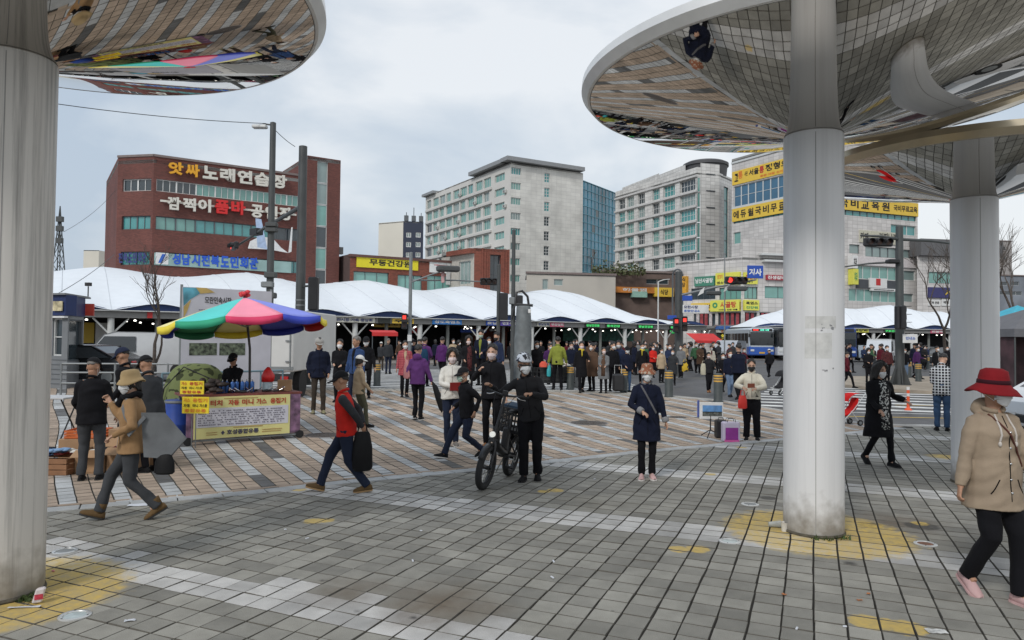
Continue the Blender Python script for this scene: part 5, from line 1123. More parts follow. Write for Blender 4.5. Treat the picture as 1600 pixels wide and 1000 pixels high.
for n_, c_ in dict(black=(.010, .010, .012), black2=(.02, .02, .022), charcoal=(.036, .038, .042), navy=(.010, .013, .028), navy2=(.022, .032, .07), blue=(.03, .06, .15), cream=(.60, .56, .46), white=(.62, .60, .55), beige=(.42, .32, .21), camel=(.33, .20, .10), khaki=(.30, .235, .17), purple=(.10, .035, .14), purple2=(.07, .025, .10), pink=(.42, .10, .11), olive=(.24, .27, .05), red=(.55, .025, .018), maroon=(.09, .012, .02), grey=(.16, .165, .17), grey2=(.25, .25, .26), brown=(.10, .06, .04), yellow=(.65, .50, .05), green=(.05, .12, .06), teal=(.04, .14, .16), orange=(.6, .2, .04), skyblue=(.2, .32, .5)).items(): cl('cloth_'+n_, c_)
for n_, c_ in dict(trousers_black=(.008, .008, .010), trousers_grey=(.055, .058, .063), trousers_navy=(.018, .024, .045), jeans=(.045, .085, .16), jeans_light=(.14, .20, .30), trousers_brown=(.05, .04, .032), trousers_olive=(.09, .09, .06), shoe_black=(.015, .015, .016), shoe_pink=(.55, .36, .35), shoe_brown=(.12, .075, .035), shoe_grey=(.2, .18, .16), shoe_khaki=(.22, .2, .12), shoe_tan=(.32, .15, .07), shoe_white=(.6, .6, .6), hat_cap_black=(.015, .015, .017), hat_cap_navy=(.02, .025, .05), hat_straw=(.50, .36, .19), hat_red=(.19, .012, .016), hat_white=(.66, .65, .62), hat_grey=(.36, .35, .33), hat_band_dark=(.04, .01, .015)).items(): cl(n_, c_)
cl('hat_floral', (.30, .12, .07), .85, 'spots', (.45, .36, .28), 22); cl('blouse_floral', (.03, .03, .032), .8, 'spots', (.62, .63, .6), 42); cl('shirt_plaid', (.015, .015, .018), .85, 'plaid', (.52, .53, .54), 17); cl('cloth_pink_plaid', (.42, .10, .11), .85, 'plaid', (.30, .06, .08), 14); cl('helmet_shell', (.62, .66, .72), .3, 'spots', (.03, .04, .06), 14); cl('quilt_purple', (.11, .03, .15), .6, 'quilt', (.06, .015, .09), 9); cl('dress_brown', (.10, .03, .03), .8, 'spots', (.04, .015, .02), 30)
zipg = mat('zip_metal', (.5, .45, .4), .4, .5, var=0)
cl('seam_dark', (.004, .004, .005))
walkL = lambda a, b, pa=0, pb=20: ((-.06, a, 0, pa), (.06, b, 0, pb))
PE = {}
# where the bicycle stands (its grips are needed for the hands)
_bf, _br = ground(752, 766), ground(796, 742); BIKE_C = (_bf+_br)/2; _d = _bf-_br; BIKE_RZ = math.atan2(_d.x, -_d.y); BIKE_LEAN = R(9)
BIKE_M = Matrix.Translation(BIKE_C) @ Matrix.Rotation(BIKE_RZ, 4, 'Z') @ Matrix.Rotation(BIKE_LEAN, 4, 'Y')
GRIP_A, GRIP_B = BIKE_M @ Vector((-.27, -.10, 1.16)), BIKE_M @ Vector((.25, -.10, 1.16))
# nearest people
PE['fleece'] = person('woman in straw bucket hat and tan fleece striding left in brown ankle boots', 205, 811, 571, -72, dict(q=0, fem=1, kind='mid', hem=.13, fat=1.12, top='cloth_camel', trouser='trousers_grey', legs=1.12, shoe='shoe_brown', sole='sole_black', boot=.03, hat='bucket', hatm='hat_straw', hair='bob', feet=((-.05, -.34, .02, -16), (.05, .30, 0, 30)), ha=(-.03, -.25, 1.36), hb=(.22, -.17, 1.0), pb=(.6, .9, 0), hy=34, scarf='cloth_black', zipm='zip_metal', lean=2, curl=.9))
PE['vest'] = person('man in red sleeved vest and black cap walking left with hands behind his back', 540, 768, 571, -84, dict(q=0, kind='vest', fat=1.08, top='cloth_red', sleevem='cloth_charcoal', collar='cloth_red', trouser='trousers_navy', legs=1.15, shoe='shoe_brown', sole='sole_tan', hat='cap', hatm='hat_cap_black', mask=None, skin=skin_d, feet=((-.05, -.36, .015, -12), (.05, .30, 0, 6)), ha=(-.10, .22, .95), hb=(.10, .23, .93), pa=(-.9, .5, 0), pb=(.9, .3, 0), lean=6, hp=14, curl=.8))
PE['cyclist'] = person('man in black with white cycling helmet leaning over to push his bicycle', 829, 750, 552, -8, dict(q=0, fat=1.1, top='cloth_black2', trouser='trousers_black', legs=1.2, shoe='shoe_black', hat='helmet', hatm='helmet_shell', hair='crop', skin=skin_d, feet=((-.09, -.05, 0, 0), (.09, .08, 0, 8)), wa=GRIP_A+Vector((.03, .07, .05)), wb=GRIP_B+Vector((.06, .05, .04)), pa=(-.1, .5, -.5), pb=(.9, .1, -.8), lean=9, sway=-8, hy=32, hp=6, curl=.9, mask=mask_w, zipm=None, collar='cloth_black', hem=.1))
PE['navycoat'] = person('woman in long navy coat with turned-up grey cuffs, floral hat and pink shoes', 1010, 748, 568, -6, dict(q=0, fem=1, kind='coat', hem=.36, fat=1.12, top='cloth_navy', trouser='trousers_black', shoe='shoe_pink', sole='sole_white', hat='bucket', hatm='hat_floral', hair='short', hairm=None, feet=((-.075, -.02, 0, 0), (.085, .03, 0, 0)), ha=(-.08, -.25, 1.06), hb=(.30, -.08, .84), pa=(-.9, .3, -.2), cuff='cloth_grey2', hp=4, collar='cloth_grey', curl=.5))
PE['whitefleece'] = person('woman in cream zip fleece holding a dark red case in both hands', 705, 696, 548, 6, dict(q=0, fem=1, kind='jacket', hem=.10, fat=1.12, top='cloth_white', trouser='trousers_navy', shoe='shoe_grey', sole='sole_white', hair='bob', mask=mask_p, feet=((-.08, 0, 0, 0), (.08, -.05, 0, 0)), ha=(-.0, -.26, 1.1), hb=(.16, -.26, 1.07), pa=(-.9, .4, -.3), pb=(.9, .4, -.3), zipm='zip_metal', curl=.6))
PE['capman'] = person('man in black jacket, cap and navy jeans striding left past the bicycle', 729, 714, 563, -62, dict(q=0, top='cloth_black', trouser='trousers_navy', legs=1.12, shoe='shoe_black', sole='sole_white', hat='cap', hatm='hat_cap_black', hair='crop', hairm=hair_g, mask=mask_g, skin=skin_d, feet=((-.05, -.42, .0, -10), (.05, .30, .0, 24)), ha=(-.24, -.16, .90), hb=(.24, .05, .86), lean=6, hp=12, fat=1.05))
PE['blackwoman'] = person('bare-headed person in black jacket and pink mask raising a hand beside the cream fleece', 768, 700, 541, -14, dict(q=1, fem=1, fat=1.1, top='cloth_black', trouser='trousers_black', shoe='shoe_tan', hair='short', mask=mask_p, ha=(-.16, -.22, 1.34), hb=(.27, -.04, .84), curl=.7))
PE['purple'] = person('woman seen from behind in shiny purple hooded jacket and black trousers', 652, 656, 541, 172, dict(q=1, fem=1, fat=1.1, kind='jacket', top='cloth_purple', hood=1, trouser='trousers_black', sole='sole_white', hair='short', mask=None, feet=((-.08, .02, 0, 0), (.08, -.06, 0, 8)), ha=(-.33, -.06, .88), hb=(.2, -.14, .98), hp=16))
PE['pinkcoat'] = person('woman in checked pink coat facing the camera behind the purple hooded jacket', 632, 620, 534, 14, dict(q=1, fem=1, kind='mid', hem=.28, fat=1.12, top='cloth_pink_plaid', trouser='trousers_black', hair='short', inner='cloth_beige', feet=((-.08, -.05, 0, 0), (.07, .08, 0, 15))))
PE['flatcap'] = person('man in grey flat cap and dark blue jacket looking down beside the thick pole', 497, 646, 527, 18, dict(q=1, fat=1.15, top='cloth_navy', trouser='trousers_brown', shoe='shoe_khaki', hat='flat', hatm='hat_grey', mask=None, skin=skin_d, hp=26, hy=10, ha=(-.22, -.06, .92), hb=(.22, -.1, .92), feet=((-.11, 0, 0, 0), (.11, -.03, 0, 0))))
PE['bluejacket'] = person('smiling bare-faced man in blue jacket walking behind the white cap', 556, 636, 527, -28, dict(q=1, fat=1.15, top='cloth_blue', trouser='trousers_navy', hair='short', hairm=hair_g, mask=None, skin=skin_d, hy=-12, feet=walkL(-.15, .12, 0, 12), inner='cloth_black'))
PE['blackmask'] = person('person in dark cap and white mask following the blue jacket', 571, 622, 526, 6, dict(q=1, top='cloth_black', hat='cap', hatm='hat_cap_black'))
PE['whitecap'] = person('woman in white cap and beige jacket turned away beside the red vest', 560, 668, 553, 118, dict(q=1, fem=1, fat=1.1, top='cloth_beige', trouser='trousers_olive', hat='cap', hatm='hat_white', hair='bob', ha=(-.2, -.22, .92), hb=(.26, .05, .84), mask=mask_w, feet=walkL(-.18, .12, 0, 16)))
PE['boxman'] = person('man in black cap and jacket browsing the boxes, seen from behind', 141, 750, 558, 196, dict(q=0, fat=1.16, kind='jacket', hem=.14, top='cloth_black', trouser='trousers_grey', legs=1.15, hat='cap', hatm='hat_cap_black', hair='crop', hairm=hair_g, skin=skin_d, feet=((-.11, 0, 0, 0), (.12, 0, 0, 0)), ha=(-.28, -.16, .92), hb=(.22, -.26, .98), hy=-18, hp=26, mask=mask_w))
PE['greyback'] = person('bent man in dark grey jacket and black cap behind the tan fleece', 236, 737, 553, -118, dict(q=1, fat=1.15, top='cloth_charcoal', trouser='trousers_black', hat='cap', hatm='hat_cap_black', hair='crop', mask=None, skin=skin_d, lean=14, hp=24, ha=(-.1, -.35, .96), hb=(.2, -.3, .92)))
PE['whitepeak'] = person('man in black cap edged with white looking left over the boxes', 199, 716, 542, -88, dict(q=1, fat=1.1, top='cloth_black', trouser='trousers_black', hat='cap', hatm='hat_cap_navy', hair='crop', mask=None, skin=skin_d, lean=8, hp=22, ha=(-.1, -.3, .96), hb=(.2, -.2, .92)))
PE['puffer'] = person('woman in cream padded jacket and black mask checking her phone by the placard', 1174, 688, 563, -18, dict(q=0, fem=1, kind='puffer', hem=.06, fat=1.12, top='cloth_cream', trouser='trousers_black', legs=1.3, shoe='shoe_black', sole='sole_white', hair='bun', mask=mask_k, feet=((-.1, 0, 0, 0), (.12, .03, 0, 0)), ha=(-.16, -.3, 1.16), hb=(.08, -.3, 1.15), pa=(-.9, .3, -.4), pb=(.9, .3, -.5), hp=16, curl=.8))
PE['blackcoat'] = person('woman in open black coat, floral blouse and heels striding past the white column', 1373, 726, 567, 8, dict(q=0, fem=1, kind='long', hem=.46, fat=1.26, top='cloth_black', trouser='trousers_black', legs=.95, shoe='shoe_black', sole='heel', hair='long', inner='blouse_floral', lapel='blouse_floral', feet=((-.15, .16, .0, 30), (.11, -.18, 0, 0)), ha=(-.16, -.26, .96), hb=(.40, -.14, 1.10), pb=(.5, .4, -.6), hy=10, hp=14, skin=skin_m, sway=1))
PE['redhat'] = person('woman in wide red felt hat and khaki hooded raincoat walking off to the right', 1553, 934, 577, 8, dict(q=0, fem=1, kind='mid', hem=.24, fat=1.22, top='cloth_khaki', hood=1, trouser='trousers_black', legs=1.15, shoe='shoe_pink', sole='shoe_pink', hat='sun', hatm='hat_red', hair='short', mask=mask_w, skin=skin_d, feet=((-.10, .16, .0, 26), (.09, -.15, .0, 0)), ha=(-.32, -.02, .80), hb=(.30, -.12, .84), hy=12, hp=3, zipm=None, curl=.7))
PE['plaid'] = person('person in black and white checked shirt and jeans bending over, seen from behind', 1472, 673, 583, 150, dict(q=1, fat=1.05, kind='shirt', hem=.2, top='shirt_plaid', trouser='jeans', legs=1.1, hair='short', mask=None, lean=24, hp=40, hy=-15, ha=(-.1, -.4, 1.0), hb=(.1, -.4, 1.0), hx=-.03, H=1.62))
PE['olive'] = person('man in olive green jacket seen from behind at the clothes trolley', 871, 609, 528, 180, dict(q=1, fat=1.12, top='cloth_olive', trouser='trousers_black', hair='short', mask=None, ha=(-.3, -.1, .9), hb=(.3, -.1, .9), feet=((-.13, 0, 0, 0), (.13, 0, 0, 0))))
# the photographer, who shows in the mirrored canopy
PE['photographer'] = person('photographer in dark jacket holding a phone up, seen only in the mirrored canopies', 0, 0, 0, 180, dict(q=2, fat=1.1, top='cloth_black', trouser='trousers_black', mask=mask_w, ha=(-.07, -.42, 1.62), hb=(.07, -.42, 1.62), pa=(-.5, 0, -1), pb=(.5, 0, -1), H=1.72), pos=(-.0, -.62, 0))
# ------------------------------------------------------------ waiting and walking crowd, farther off
def far(label, px, py, head, rz, **k):
    k.setdefault("q", 2); r_ = random.Random(px*7+1); a = r_.uniform(-.26, .26)
    if 'feet' not in k and r_.random() < .75: k['feet'] = ((-.07, a, 0, 22 if a > .08 else 0), (.07, -a, 0, 22 if a < -.08 else 0)); 
    if 'ha' not in k:
        c = r_.randrange(4); k['ha'], k['hb'] = (((-.25, -.5*a-.04, .86), (.25, .5*a-.04, .86)), ((-.2, -.24, 1.02), (.26, 0, .84)), ((-.1, -.27, 1.08), (.1, -.27, 1.05)), ((-.26, .04, .84), (.22, -.25, 1.1)))[c]
    rz += r_.uniform(-28, 28); k.setdefault('hy', r_.uniform(-25, 25)); k.setdefault('hp', r_.uniform(2, 22)); k.setdefault('fat', r_.uniform(1.0, 1.2)); return person(label, px, py, head, rz, k)
far('woman with bright yellow scarf over a black coat at the kerb', 908, 613, 534, 0, top='cloth_black', scarf='cloth_yellow', kind='coat', fem=1, hair='short', mask=mask_p)
far('person in dark coat just right of the yellow scarf', 925, 611, 538, -10, top='cloth_brown', kind='coat', hair='short')
far('woman in open grey cardigan over brown, pink mask, waiting at the kerb', 943, 614, 544, 4, top='cloth_grey', kind='coat', inner='cloth_brown', lapel='cloth_brown', fem=1, fat=1.15, hair='short', mask=mask_p)
far('tall person in black between grey cardigan and striped bollard', 957, 611, 536, -6, top='cloth_black', hair='short')
far('person in navy padded vest behind the striped bollard', 966, 610, 533, 5, top='cloth_navy2', hair='short', fat=1.1)
far('man in navy jacket, dark cap and blue jeans at the kerb', 979, 613, 541, 0, top='cloth_navy', trouser='jeans', hat='cap', hatm='hat_cap_black', fat=1.15, feet=((-.12, 0, 0, 0), (.12, 0, 0, 0)))
far('person in black with yellow-green reflective stripe behind the floral hat', 1003, 602, 536, 12, top='cloth_black', scarf='cloth_yellow', hair='short')
far('person in orange-red jacket half hidden behind the floral hat', 1020, 590, 540, 0, top='cloth_red', hair='short')
far('woman in beige short coat with shoulder strap on the crossing', 1033, 598, 545, 0, top='cloth_beige', fem=1, hair='short', kind='mid')
far('woman in long charcoal coat right of the beige coat', 1051, 602, 547, -4, top='cloth_charcoal', kind='coat', fem=1, hair='short')
far('person in royal blue coat behind the long charcoal coat', 1046, 595, 538, 0, top='cloth_navy2', hair='short', fat=1.15)
far('man in olive-grey parka carrying a yellow bag on the crossing', 1064, 590, 540, -8, top='cloth_grey', kind='mid', hair='short')
far('woman in dark jacket and reddish scarf carrying a pale bag across the road', 1107, 613, 551, -20, top='cloth_black2', fem=1, trouser='trousers_black', shoe='shoe_tan', hair='short', feet=walkL(-.14, .12), mask=mask_p)
far('person in pale jacket with red bib beyond the dark jacket and pale bag', 1111, 586, 541, 0, top='cloth_cream', inner='cloth_maroon', hair='short')
far('woman in long black coat and white mask left of the jeans', 1129, 612, 552, 4, top='cloth_black', kind='coat', fem=1, hair='short')
far('person in navy top and light blue jeans beside the broad navy back', 1140, 620, 548, 18, top='cloth_navy', trouser='jeans_light', hair='short', feet=walkL(-.12, .12))
far('broad man in dark navy seen from behind, crossing the road', 1154, 624, 539, 176, top='cloth_navy', fat=1.3, trouser='trousers_black', hair='short', mask=None, feet=walkL(-.1, .12))
far('person in maroon top beyond the broad navy back', 1162, 590, 544, 0, top='cloth_maroon', hair='short')
far('walker in black with white cap and red-striped backpack striding away', 1202, 589, 543, 170, top='cloth_black', hat='cap', hatm='hat_white', mask=None, feet=((-.12, -.35, 0, 0), (.12, .3, 0, 24)))
far('person in maroon-black jacket walking right beyond the white column', 1323, 606, 549, 80, top='cloth_maroon', feet=walkL(-.3, .28), hair='short')
far('person in black behind the head of the black-coated woman', 1357, 600, 545, 10, top='cloth_black', hair='bob')
far('person in dotted maroon top right behind the black-coated woman', 1386, 596, 541, 0, top='dress_brown', hair='short')
far('person in black jacket and pale jeans with white trainers at the signal pole', 1414, 593, 545, -12, top='cloth_black', trouser='jeans_light', shoe='shoe_white', hair='short')
far('man in black with grey shirt front behind the far striped bollard', 1464, 594, 542, 0, top='cloth_black', inner='cloth_grey', hair='short')
far('person in violet jacket at the right signal pole', 1433, 592, 541, 30, top='cloth_purple2', hair='short')
far('grey-haired man in charcoal suit walking away towards the market', 606, 584, 530, 178, top='cloth_charcoal', hair='crop', hairm=hair_g, mask=None, trouser='trousers_navy')
far('person in grey with white hat walking away beside the charcoal suit', 595, 579, 534, 184, top='cloth_charcoal', hat='beanie', hatm='hat_white', trouser='trousers_brown', mask=None)
far('person in purple coat with dark blue backpack walking away', 663, 604, 527, 176, top='cloth_purple', backpack=1, hair='short', hairm=None, fem=1, mask=None)
far('woman in quilted violet jacket walking away', 690, 600, 528, 180, top='quilt_purple', fem=1, hair='short', mask=None)
far('long-haired woman in dark red patterned dress and black coat behind the cream fleece', 731, 612, 527, 0, top='cloth_black', kind='coat', inner='dress_brown', lapel='dress_brown', hair='long', fem=1, mask=mask_p)
far('man with green shirt collar and dark blue jacket, white mask', 751, 602, 517, -5, top='cloth_navy', inner='cloth_olive', hair='short', mask=mask_g)
far('man in slate blue jacket and black mask looking left', 776, 610, 521, -30, top='cloth_navy2', hair='short', mask=mask_k, fat=1.1)
far('person in brown coat between green collar and slate blue jacket', 763, 596, 528, 0, top='cloth_brown', hair='short')
far('seller in black with red face and white mask behind the trolley', 838, 606, 534, 10, top='cloth_black', hair='short', skin=skin_d)
far('seller in dark purple leaning over the trolley', 856, 600, 537, 0, top='cloth_purple2', hair='short', lean=12)
far('person in navy right of the olive jacket, pink mask', 892, 600, 536, -8, top='cloth_navy', hair='short', mask=mask_p)
far('person in long black coat behind the thick pole', 530, 628, 532, 10, top='cloth_black', kind='coat', hair='short')
person('vendor in black cap and jacket working behind the banner stall under the parasol', 366, 0, 0, -6, dict(q=1, top='cloth_black', hat='cap', hatm='hat_cap_black', mask=None, skin=skin_d, H=1.46, ha=(-.08, -.34, 1.04), hb=(.12, -.34, 1.02), hp=20, fat=1.1), pos=((366-800)/F_PX*13.35, 13.35, 0))
# distant walkers shared from six figures
rnd = random.Random(3); six = []
NV_ = 12; rw = random.Random(8)
for i in range(NV_):
    a_ = rw.uniform(-.3, .3); i6 = i % 6; far_kw = dict(hy=rw.uniform(-30, 30), hp=rw.uniform(0, 25), fat=rw.uniform(.98, 1.2), ha=((-.25, -.5*a_, .86), (-.12, -.27, 1.06), (-.2, -.24, 1.0))[i % 3], hb=((.25, .5*a_, .86), (.12, -.27, 1.04), (.26, 0, .84))[i % 3]); i, ii = i6, i
    p_ = person('x', 0, 0, 0, 0, dict(far_kw, q=2, H=1.66, fem=i % 2, kind=('jacket', 'coat', 'mid', 'jacket', 'jacket', 'mid')[i], top='cloth_black', hair=('short', 'bob', 'short', 'crop', 'short', 'bob')[i], hat=(None, None, None, 'cap', None, None)[i], hatm='hat_cap_black', mask=(mask_w, mask_w, mask_w, mask_w, None, mask_p)[i], feet=((-.07, a_, 0, 20 if a_ > .08 else 0), (.07, -a_, 0, 20 if a_ < -.08 else 0))), pos=(0, 0, 0)); six.append(p_.t)
cols = ['black', 'black2', 'charcoal', 'navy', 'navy2', 'brown', 'maroon', 'grey', 'black', 'black2', 'beige', 'navy', 'black', 'navy', 'green', 'charcoal']
spots = [(486, 572), (512, 575), (521, 568), (622, 574), (646, 576), (676, 571), (704, 573), (716, 577), (800, 576), (822, 579), (884, 577), (898, 573), (915, 578), (934, 574), (950, 577), (972, 573), (990, 580), (996, 572), (1012, 577), (1026, 573), (1040, 578), (1058, 573), (1072, 577), (1082, 572), (1094, 576), (1120, 574), (1136, 578), (1332, 578), (1346, 573), (1405, 577), (1424, 575), (1444, 573), (1480, 579), (1374, 574), (1362, 580), (1008, 569), (1034, 568), (960, 568), (925, 569), (860, 572), (842, 574), (1142, 571)]
spots += [(rnd.gauss(c_, 9), rnd.uniform(571, 583)) for c_ in (500, 650, 905, 930, 955, 985, 1015, 1075, 1100, 1345, 1375, 1430) for _ in range(3)]
LMK = [(470, 'beside the thick dark pole'), (540, 'behind the blue jacket'), (600, 'behind the red awning walkers'), (640, 'beside the lit pedestrian signal'), (690, 'beyond the purple coats'), (740, 'beyond the dark red dress'), (800, 'by the loudspeaker pole'), (850, 'behind the goods trolley'), (890, 'right of the olive jacket'), (915, 'behind the yellow scarf'), (945, 'behind the grey cardigan'), (975, 'behind the navy jacket and jeans'), (1005, 'behind the reflective stripe'), (1030, 'behind the beige short coat'), (1060, 'at the broad grey signal pole'), (1090, 'by the bright red awning'), (1130, 'near the silver van'), (1340, 'before the deep blue bus'), (1375, 'before the far white van'), (1410, 'at the far signal pole'), (1445, 'by the dark far saloon'), (1480, 'by the black far car')]
for n_, (x_, y_) in enumerate(spots):
    c_ = cols[(n_*7) % len(cols)]; g = ground(x_+rnd.uniform(-5, 5), y_+rnd.uniform(-2, 6)); t_ = six[n_ % NV_]; mm = MATS['cloth_'+c_]; rz_ = R(rnd.choice((0, 20, -25, 50, -60, 180, 165, 200, 90, -90))+rnd.uniform(-15, 15))
    near_ = 'crowd before the market'; wd = {'black': 'black', 'black2': 'soft black', 'charcoal': 'charcoal', 'navy': 'navy', 'navy2': 'dark blue', 'brown': 'brown', 'maroon': 'maroon', 'grey': 'grey', 'purple2': 'violet', 'red': 'red', 'beige': 'beige', 'blue': 'blue', 'green': 'dark green', 'pink': 'pink'}[c_]
    lab = f"small distant figure in {wd} {('jacket', 'coat', 'short coat')[n_ % 3]}, {min(LMK, key=lambda q: abs(q[0]-x_))[1]}"
    sc = rnd.uniform(.93, 1.06); mats = {a: mm for a in ('jacket', 'coat')}
    if n_ < NV_:
        r = t_; r.location = g; r.rotation_euler = (0, 0, rz_); r.scale = (sc,)*3; r['label'] = lab
        for ch in r.children:
            if ch.name.split('.')[0] in mats: ch.material_slots[0].link = 'OBJECT'; ch.material_slots[0].material = mm
    else: r = dup(t_, g, rz_, lab, None, sc, mats)
    r['group'] = f'distant walkers in {wd}'
bpy.data.scenes.remove(TMP)
# ============================================================ things on the square
def bw(mb, name, m, t, smooth=False):
    """mesh given in world coordinates, hung under thing t"""
    l = t.location; mb.v = [(v[0]-l.x, v[1]-l.y, v[2]-l.z) for v in mb.v]; return mb.build(name, m, t, smooth=smooth)
steel_d = mat('pole_dark_grey', (.075, .08, .08), .5, .3, var=.15, scale=2); steel_g = mat('pole_grey', (.22, .235, .24), .5, .3, var=.1); blk = mat('plastic_black', (.018, .018, .02), .45, var=.15); rub = mat('rubber', (.015, .015, .016), .8, var=.2); chrome = mat('chrome', (.6, .6, .6), .2, 1, var=0)
redl = mat('signal_red_lit', (.6, .02, .02), .4, var=0, emit=1.1, ecol=(1, .06, .04)); offl = mat('signal_lens_off', (.04, .02, .015), .3, var=0); grey_tarp = mat('tarp_grey', (.14, .155, .16), .6, var=.25, scale=4, bump=.6, bscale=12)
# ---- bicycle
t = thing('bicycle', 'black folding bicycle with fat tyres and rear crate, pushed by the helmeted man', 'bicycle', BIKE_C); t.rotation_euler = Matrix.to_euler(BIKE_M.to_3x3())
fr = mat('bike_black', (.02, .02, .022), .35, .2, var=.05)
for y, st in ((-.48, -.12), (.48, 0)):
    mb = MB(); n_ = 40; pts = [(0, y+.235*math.cos(a), .275+.235*math.sin(a)) for a in np.linspace(0, 2*PI, n_+1)]; mb.tube(pts, .041, 12, cap=False); w_ = mb.build('wheel', rub, t, smooth=2)
    mb = MB(); pts = [(0, y+.195*math.cos(a), .275+.195*math.sin(a)) for a in np.linspace(0, 2*PI, n_+1)]; mb.tube(pts, .012, 8, cap=False, sq=1.6); mb.build('rim', fr, w_, smooth=2)
    mb = MB()
    for k in range(20): a = 2*PI*k/20; mb.tube([((.02 if k % 2 else -.02), y+.03*math.cos(a), .275+.03*math.sin(a)), (0, y+.19*math.cos(a), .275+.19*math.sin(a))], .0016, 4)
    mb.build('spokes', chrome, w_); mb = MB(); mb.tube([(-.05, y, .275), (.05, y, .275)], .045 if y > 0 else .025, 14); mb.tube([(-.07, y, .275), (.07, y, .275)], .01, 8); mb.build('hub', fr, w_, smooth=True)
    mb = MB(); a0, a1 = (R(35), R(150)) if y < 0 else (R(20), R(170)); pts = [(0, y+.292*math.cos(a), .275+.292*math.sin(a)) for a in np.linspace(a0, a1, 12)]; mb.tube(pts, .006, 6, sq=6.5); mb.build('fender', fr, t, smooth=2)
    mb = MB(); mb.lathe([(.06, 0), (.085, 0)], n=24); mb.v = [(v[2]+.055, y+v[0], .275+v[1]) for v in mb.v]; mb.build('brake_disc', chrome, t)
mb = MB()
for sx in (-1, 1): mb.tube([(sx*.06, -.48, .275), (sx*.055, -.42, .50), (sx*.03, -.385, .60)], [.012, .019, .02], 8)
mb.tube([(-.06, -.38, .605), (.06, -.38, .605)], .022, 8); mb.build('fork', fr, t, smooth=True)
mb = MB(); mb.tube([(0, -.39, .58), (0, -.33, .74)], .032, 12); mb.tube([(0, -.33, .74), (0, -.24, .98), (0, -.20, 1.13)], [.022, .02, .017], 12); mb.tube([(0, -.335, .72), (0, -.325, .76)], .04, 12); mb.tube([(.03, -.32, .77), (.055, -.29, .86)], .008, 6); mb.build('stem', fr, t, smooth=True)
mb = MB(); mb.tube([(-.27, -.10, 1.16), (-.16, -.16, 1.155), (0, -.2, 1.14), (.16, -.16, 1.155), (.25, -.10, 1.16)], .013, 10); hb = mb.build('handlebar', fr, t, smooth=True)
for sx in (-1, 1):
    mb = MB(); mb.tube([(sx*.18, -.15, 1.157), (sx*.28, -.09, 1.162)], .019, 10); mb.build('grip', rub, hb, smooth=True); mb = MB(); mb.tube([(sx*.15, -.19, 1.15), (sx*.20, -.2, 1.13), (sx*.26, -.15, 1.12)], .006, 6); mb.build('brake_lever', chrome, hb)
    mb = MB(); mb.tube([(sx*.13, -.19, 1.15), (sx*.1, -.30, 1.06), (sx*.03, -.36, .85), (sx*.02, -.4, .6)], .0035, 5); mb.build('cable', rub, hb)
mb = MB(); mb.box((0, -.2, 1.18), (.07, .03, .05)); mb.build('display', blk, hb)
mb = MB(); mb.tube([(0, -.335, .69), (0, -.22, .50), (0, .02, .40), (0, .16, .36)], [.04, .05, .05, .04], 12); mb.tube([(0, .16, .34), (0, .19, .58), (0, .23, .86)], [.025, .022, .016], 10)
for sx in (-1, 1): mb.tube([(sx*.02, .15, .34), (sx*.065, .48, .275)], .014, 8); mb.tube([(sx*.02, .19, .55), (sx*.065, .48, .275)], .011, 8)
mb.build('frame', fr, t, smooth=True)
mb = MB(); mb.bbox((0, .10, .56), (.09, .10, .30), .02); mb.build('battery', blk, t)
mb = MB(); loft(mb, [(Vector((0, .10, .895)), Vector((.02, 0, 0)), Vector((0, 0, .018))), (Vector((0, .17, .90)), Vector((.035, 0, 0)), Vector((0, 0, .026))), (Vector((0, .29, .90)), Vector((.095, 0, 0)), Vector((0, 0, .035))), (Vector((0, .34, .905)), Vector((.07, 0, 0)), Vector((0, 0, .03)))], 12); mb.build('saddle', blk, t, smooth=2)
mb = MB()
for sx in (-1, 1): mb.tube([(sx*.06, .22, .60), (sx*.07, .68, .60)], .008, 6); mb.tube([(sx*.065, .48, .3), (sx*.07, .52, .6)], .007, 6)
for k in range(4): mb.tube([(-.065, .26+.13*k, .6), (.065, .26+.13*k, .6)], .006, 6)
mb.build('rack', fr, t)
mb = MB()
for z_ in (.62, .64, .93): 
    for a, b2 in (((-.17, .24), (.17, .24)), ((.17, .24), (.17, .66)), ((.17, .66), (-.17, .66)), ((-.17, .66), (-.17, .24))): mb.tube([(a[0]*(1+(z_-.6)*.25), a[1], z_), (b2[0]*(1+(z_-.6)*.25), b2[1], z_)], .012, 6)
for k in range(9):
    f_ = k/8; 
    for y_ in (.24, .66): mb.box((-.17+.34*f_, y_, .78), (.016, .01, .3))
    for x_ in (-.175, .175): mb.box((x_, .24+.42*f_, .78), (.01, .016, .3))
for z_ in (.70, .78, .86):
    for y_ in (.24, .66): mb.box((0, y_, z_), (.35, .008, .018))
    for x_ in (-.177, .177): mb.box((x_, .45, z_), (.008, .42, .018))
mb.box((0, .45, .62), (.34, .42, .01)); mb.build('crate', blk, t)
mb = MB(); mb.box((0, .45, .945), (.32, .38, .04)); mb.build('crate_liner', cl('liner_blue', (.05, .08, .12)), t)
mb = MB(); mb.tube([(-.07, .14, .33), (.07, .14, .33)], .03, 12); mb.tube([(.07, .14, .33), (.08, .05, .22)], .01, 6); mb.tube([(-.07, .14, .33), (-.08, .23, .44)], .01, 6); mb.box((.13, .05, .215), (.09, .07, .02)); mb.box((-.13, .23, .445), (.09, .07, .02)); mb.build('crank', fr, t, smooth=True)
mb = MB(); mb.tube([(-.05, .3, .28), (-.16, .42, .03)], .009, 6); mb.build('kickstand', chrome, t)
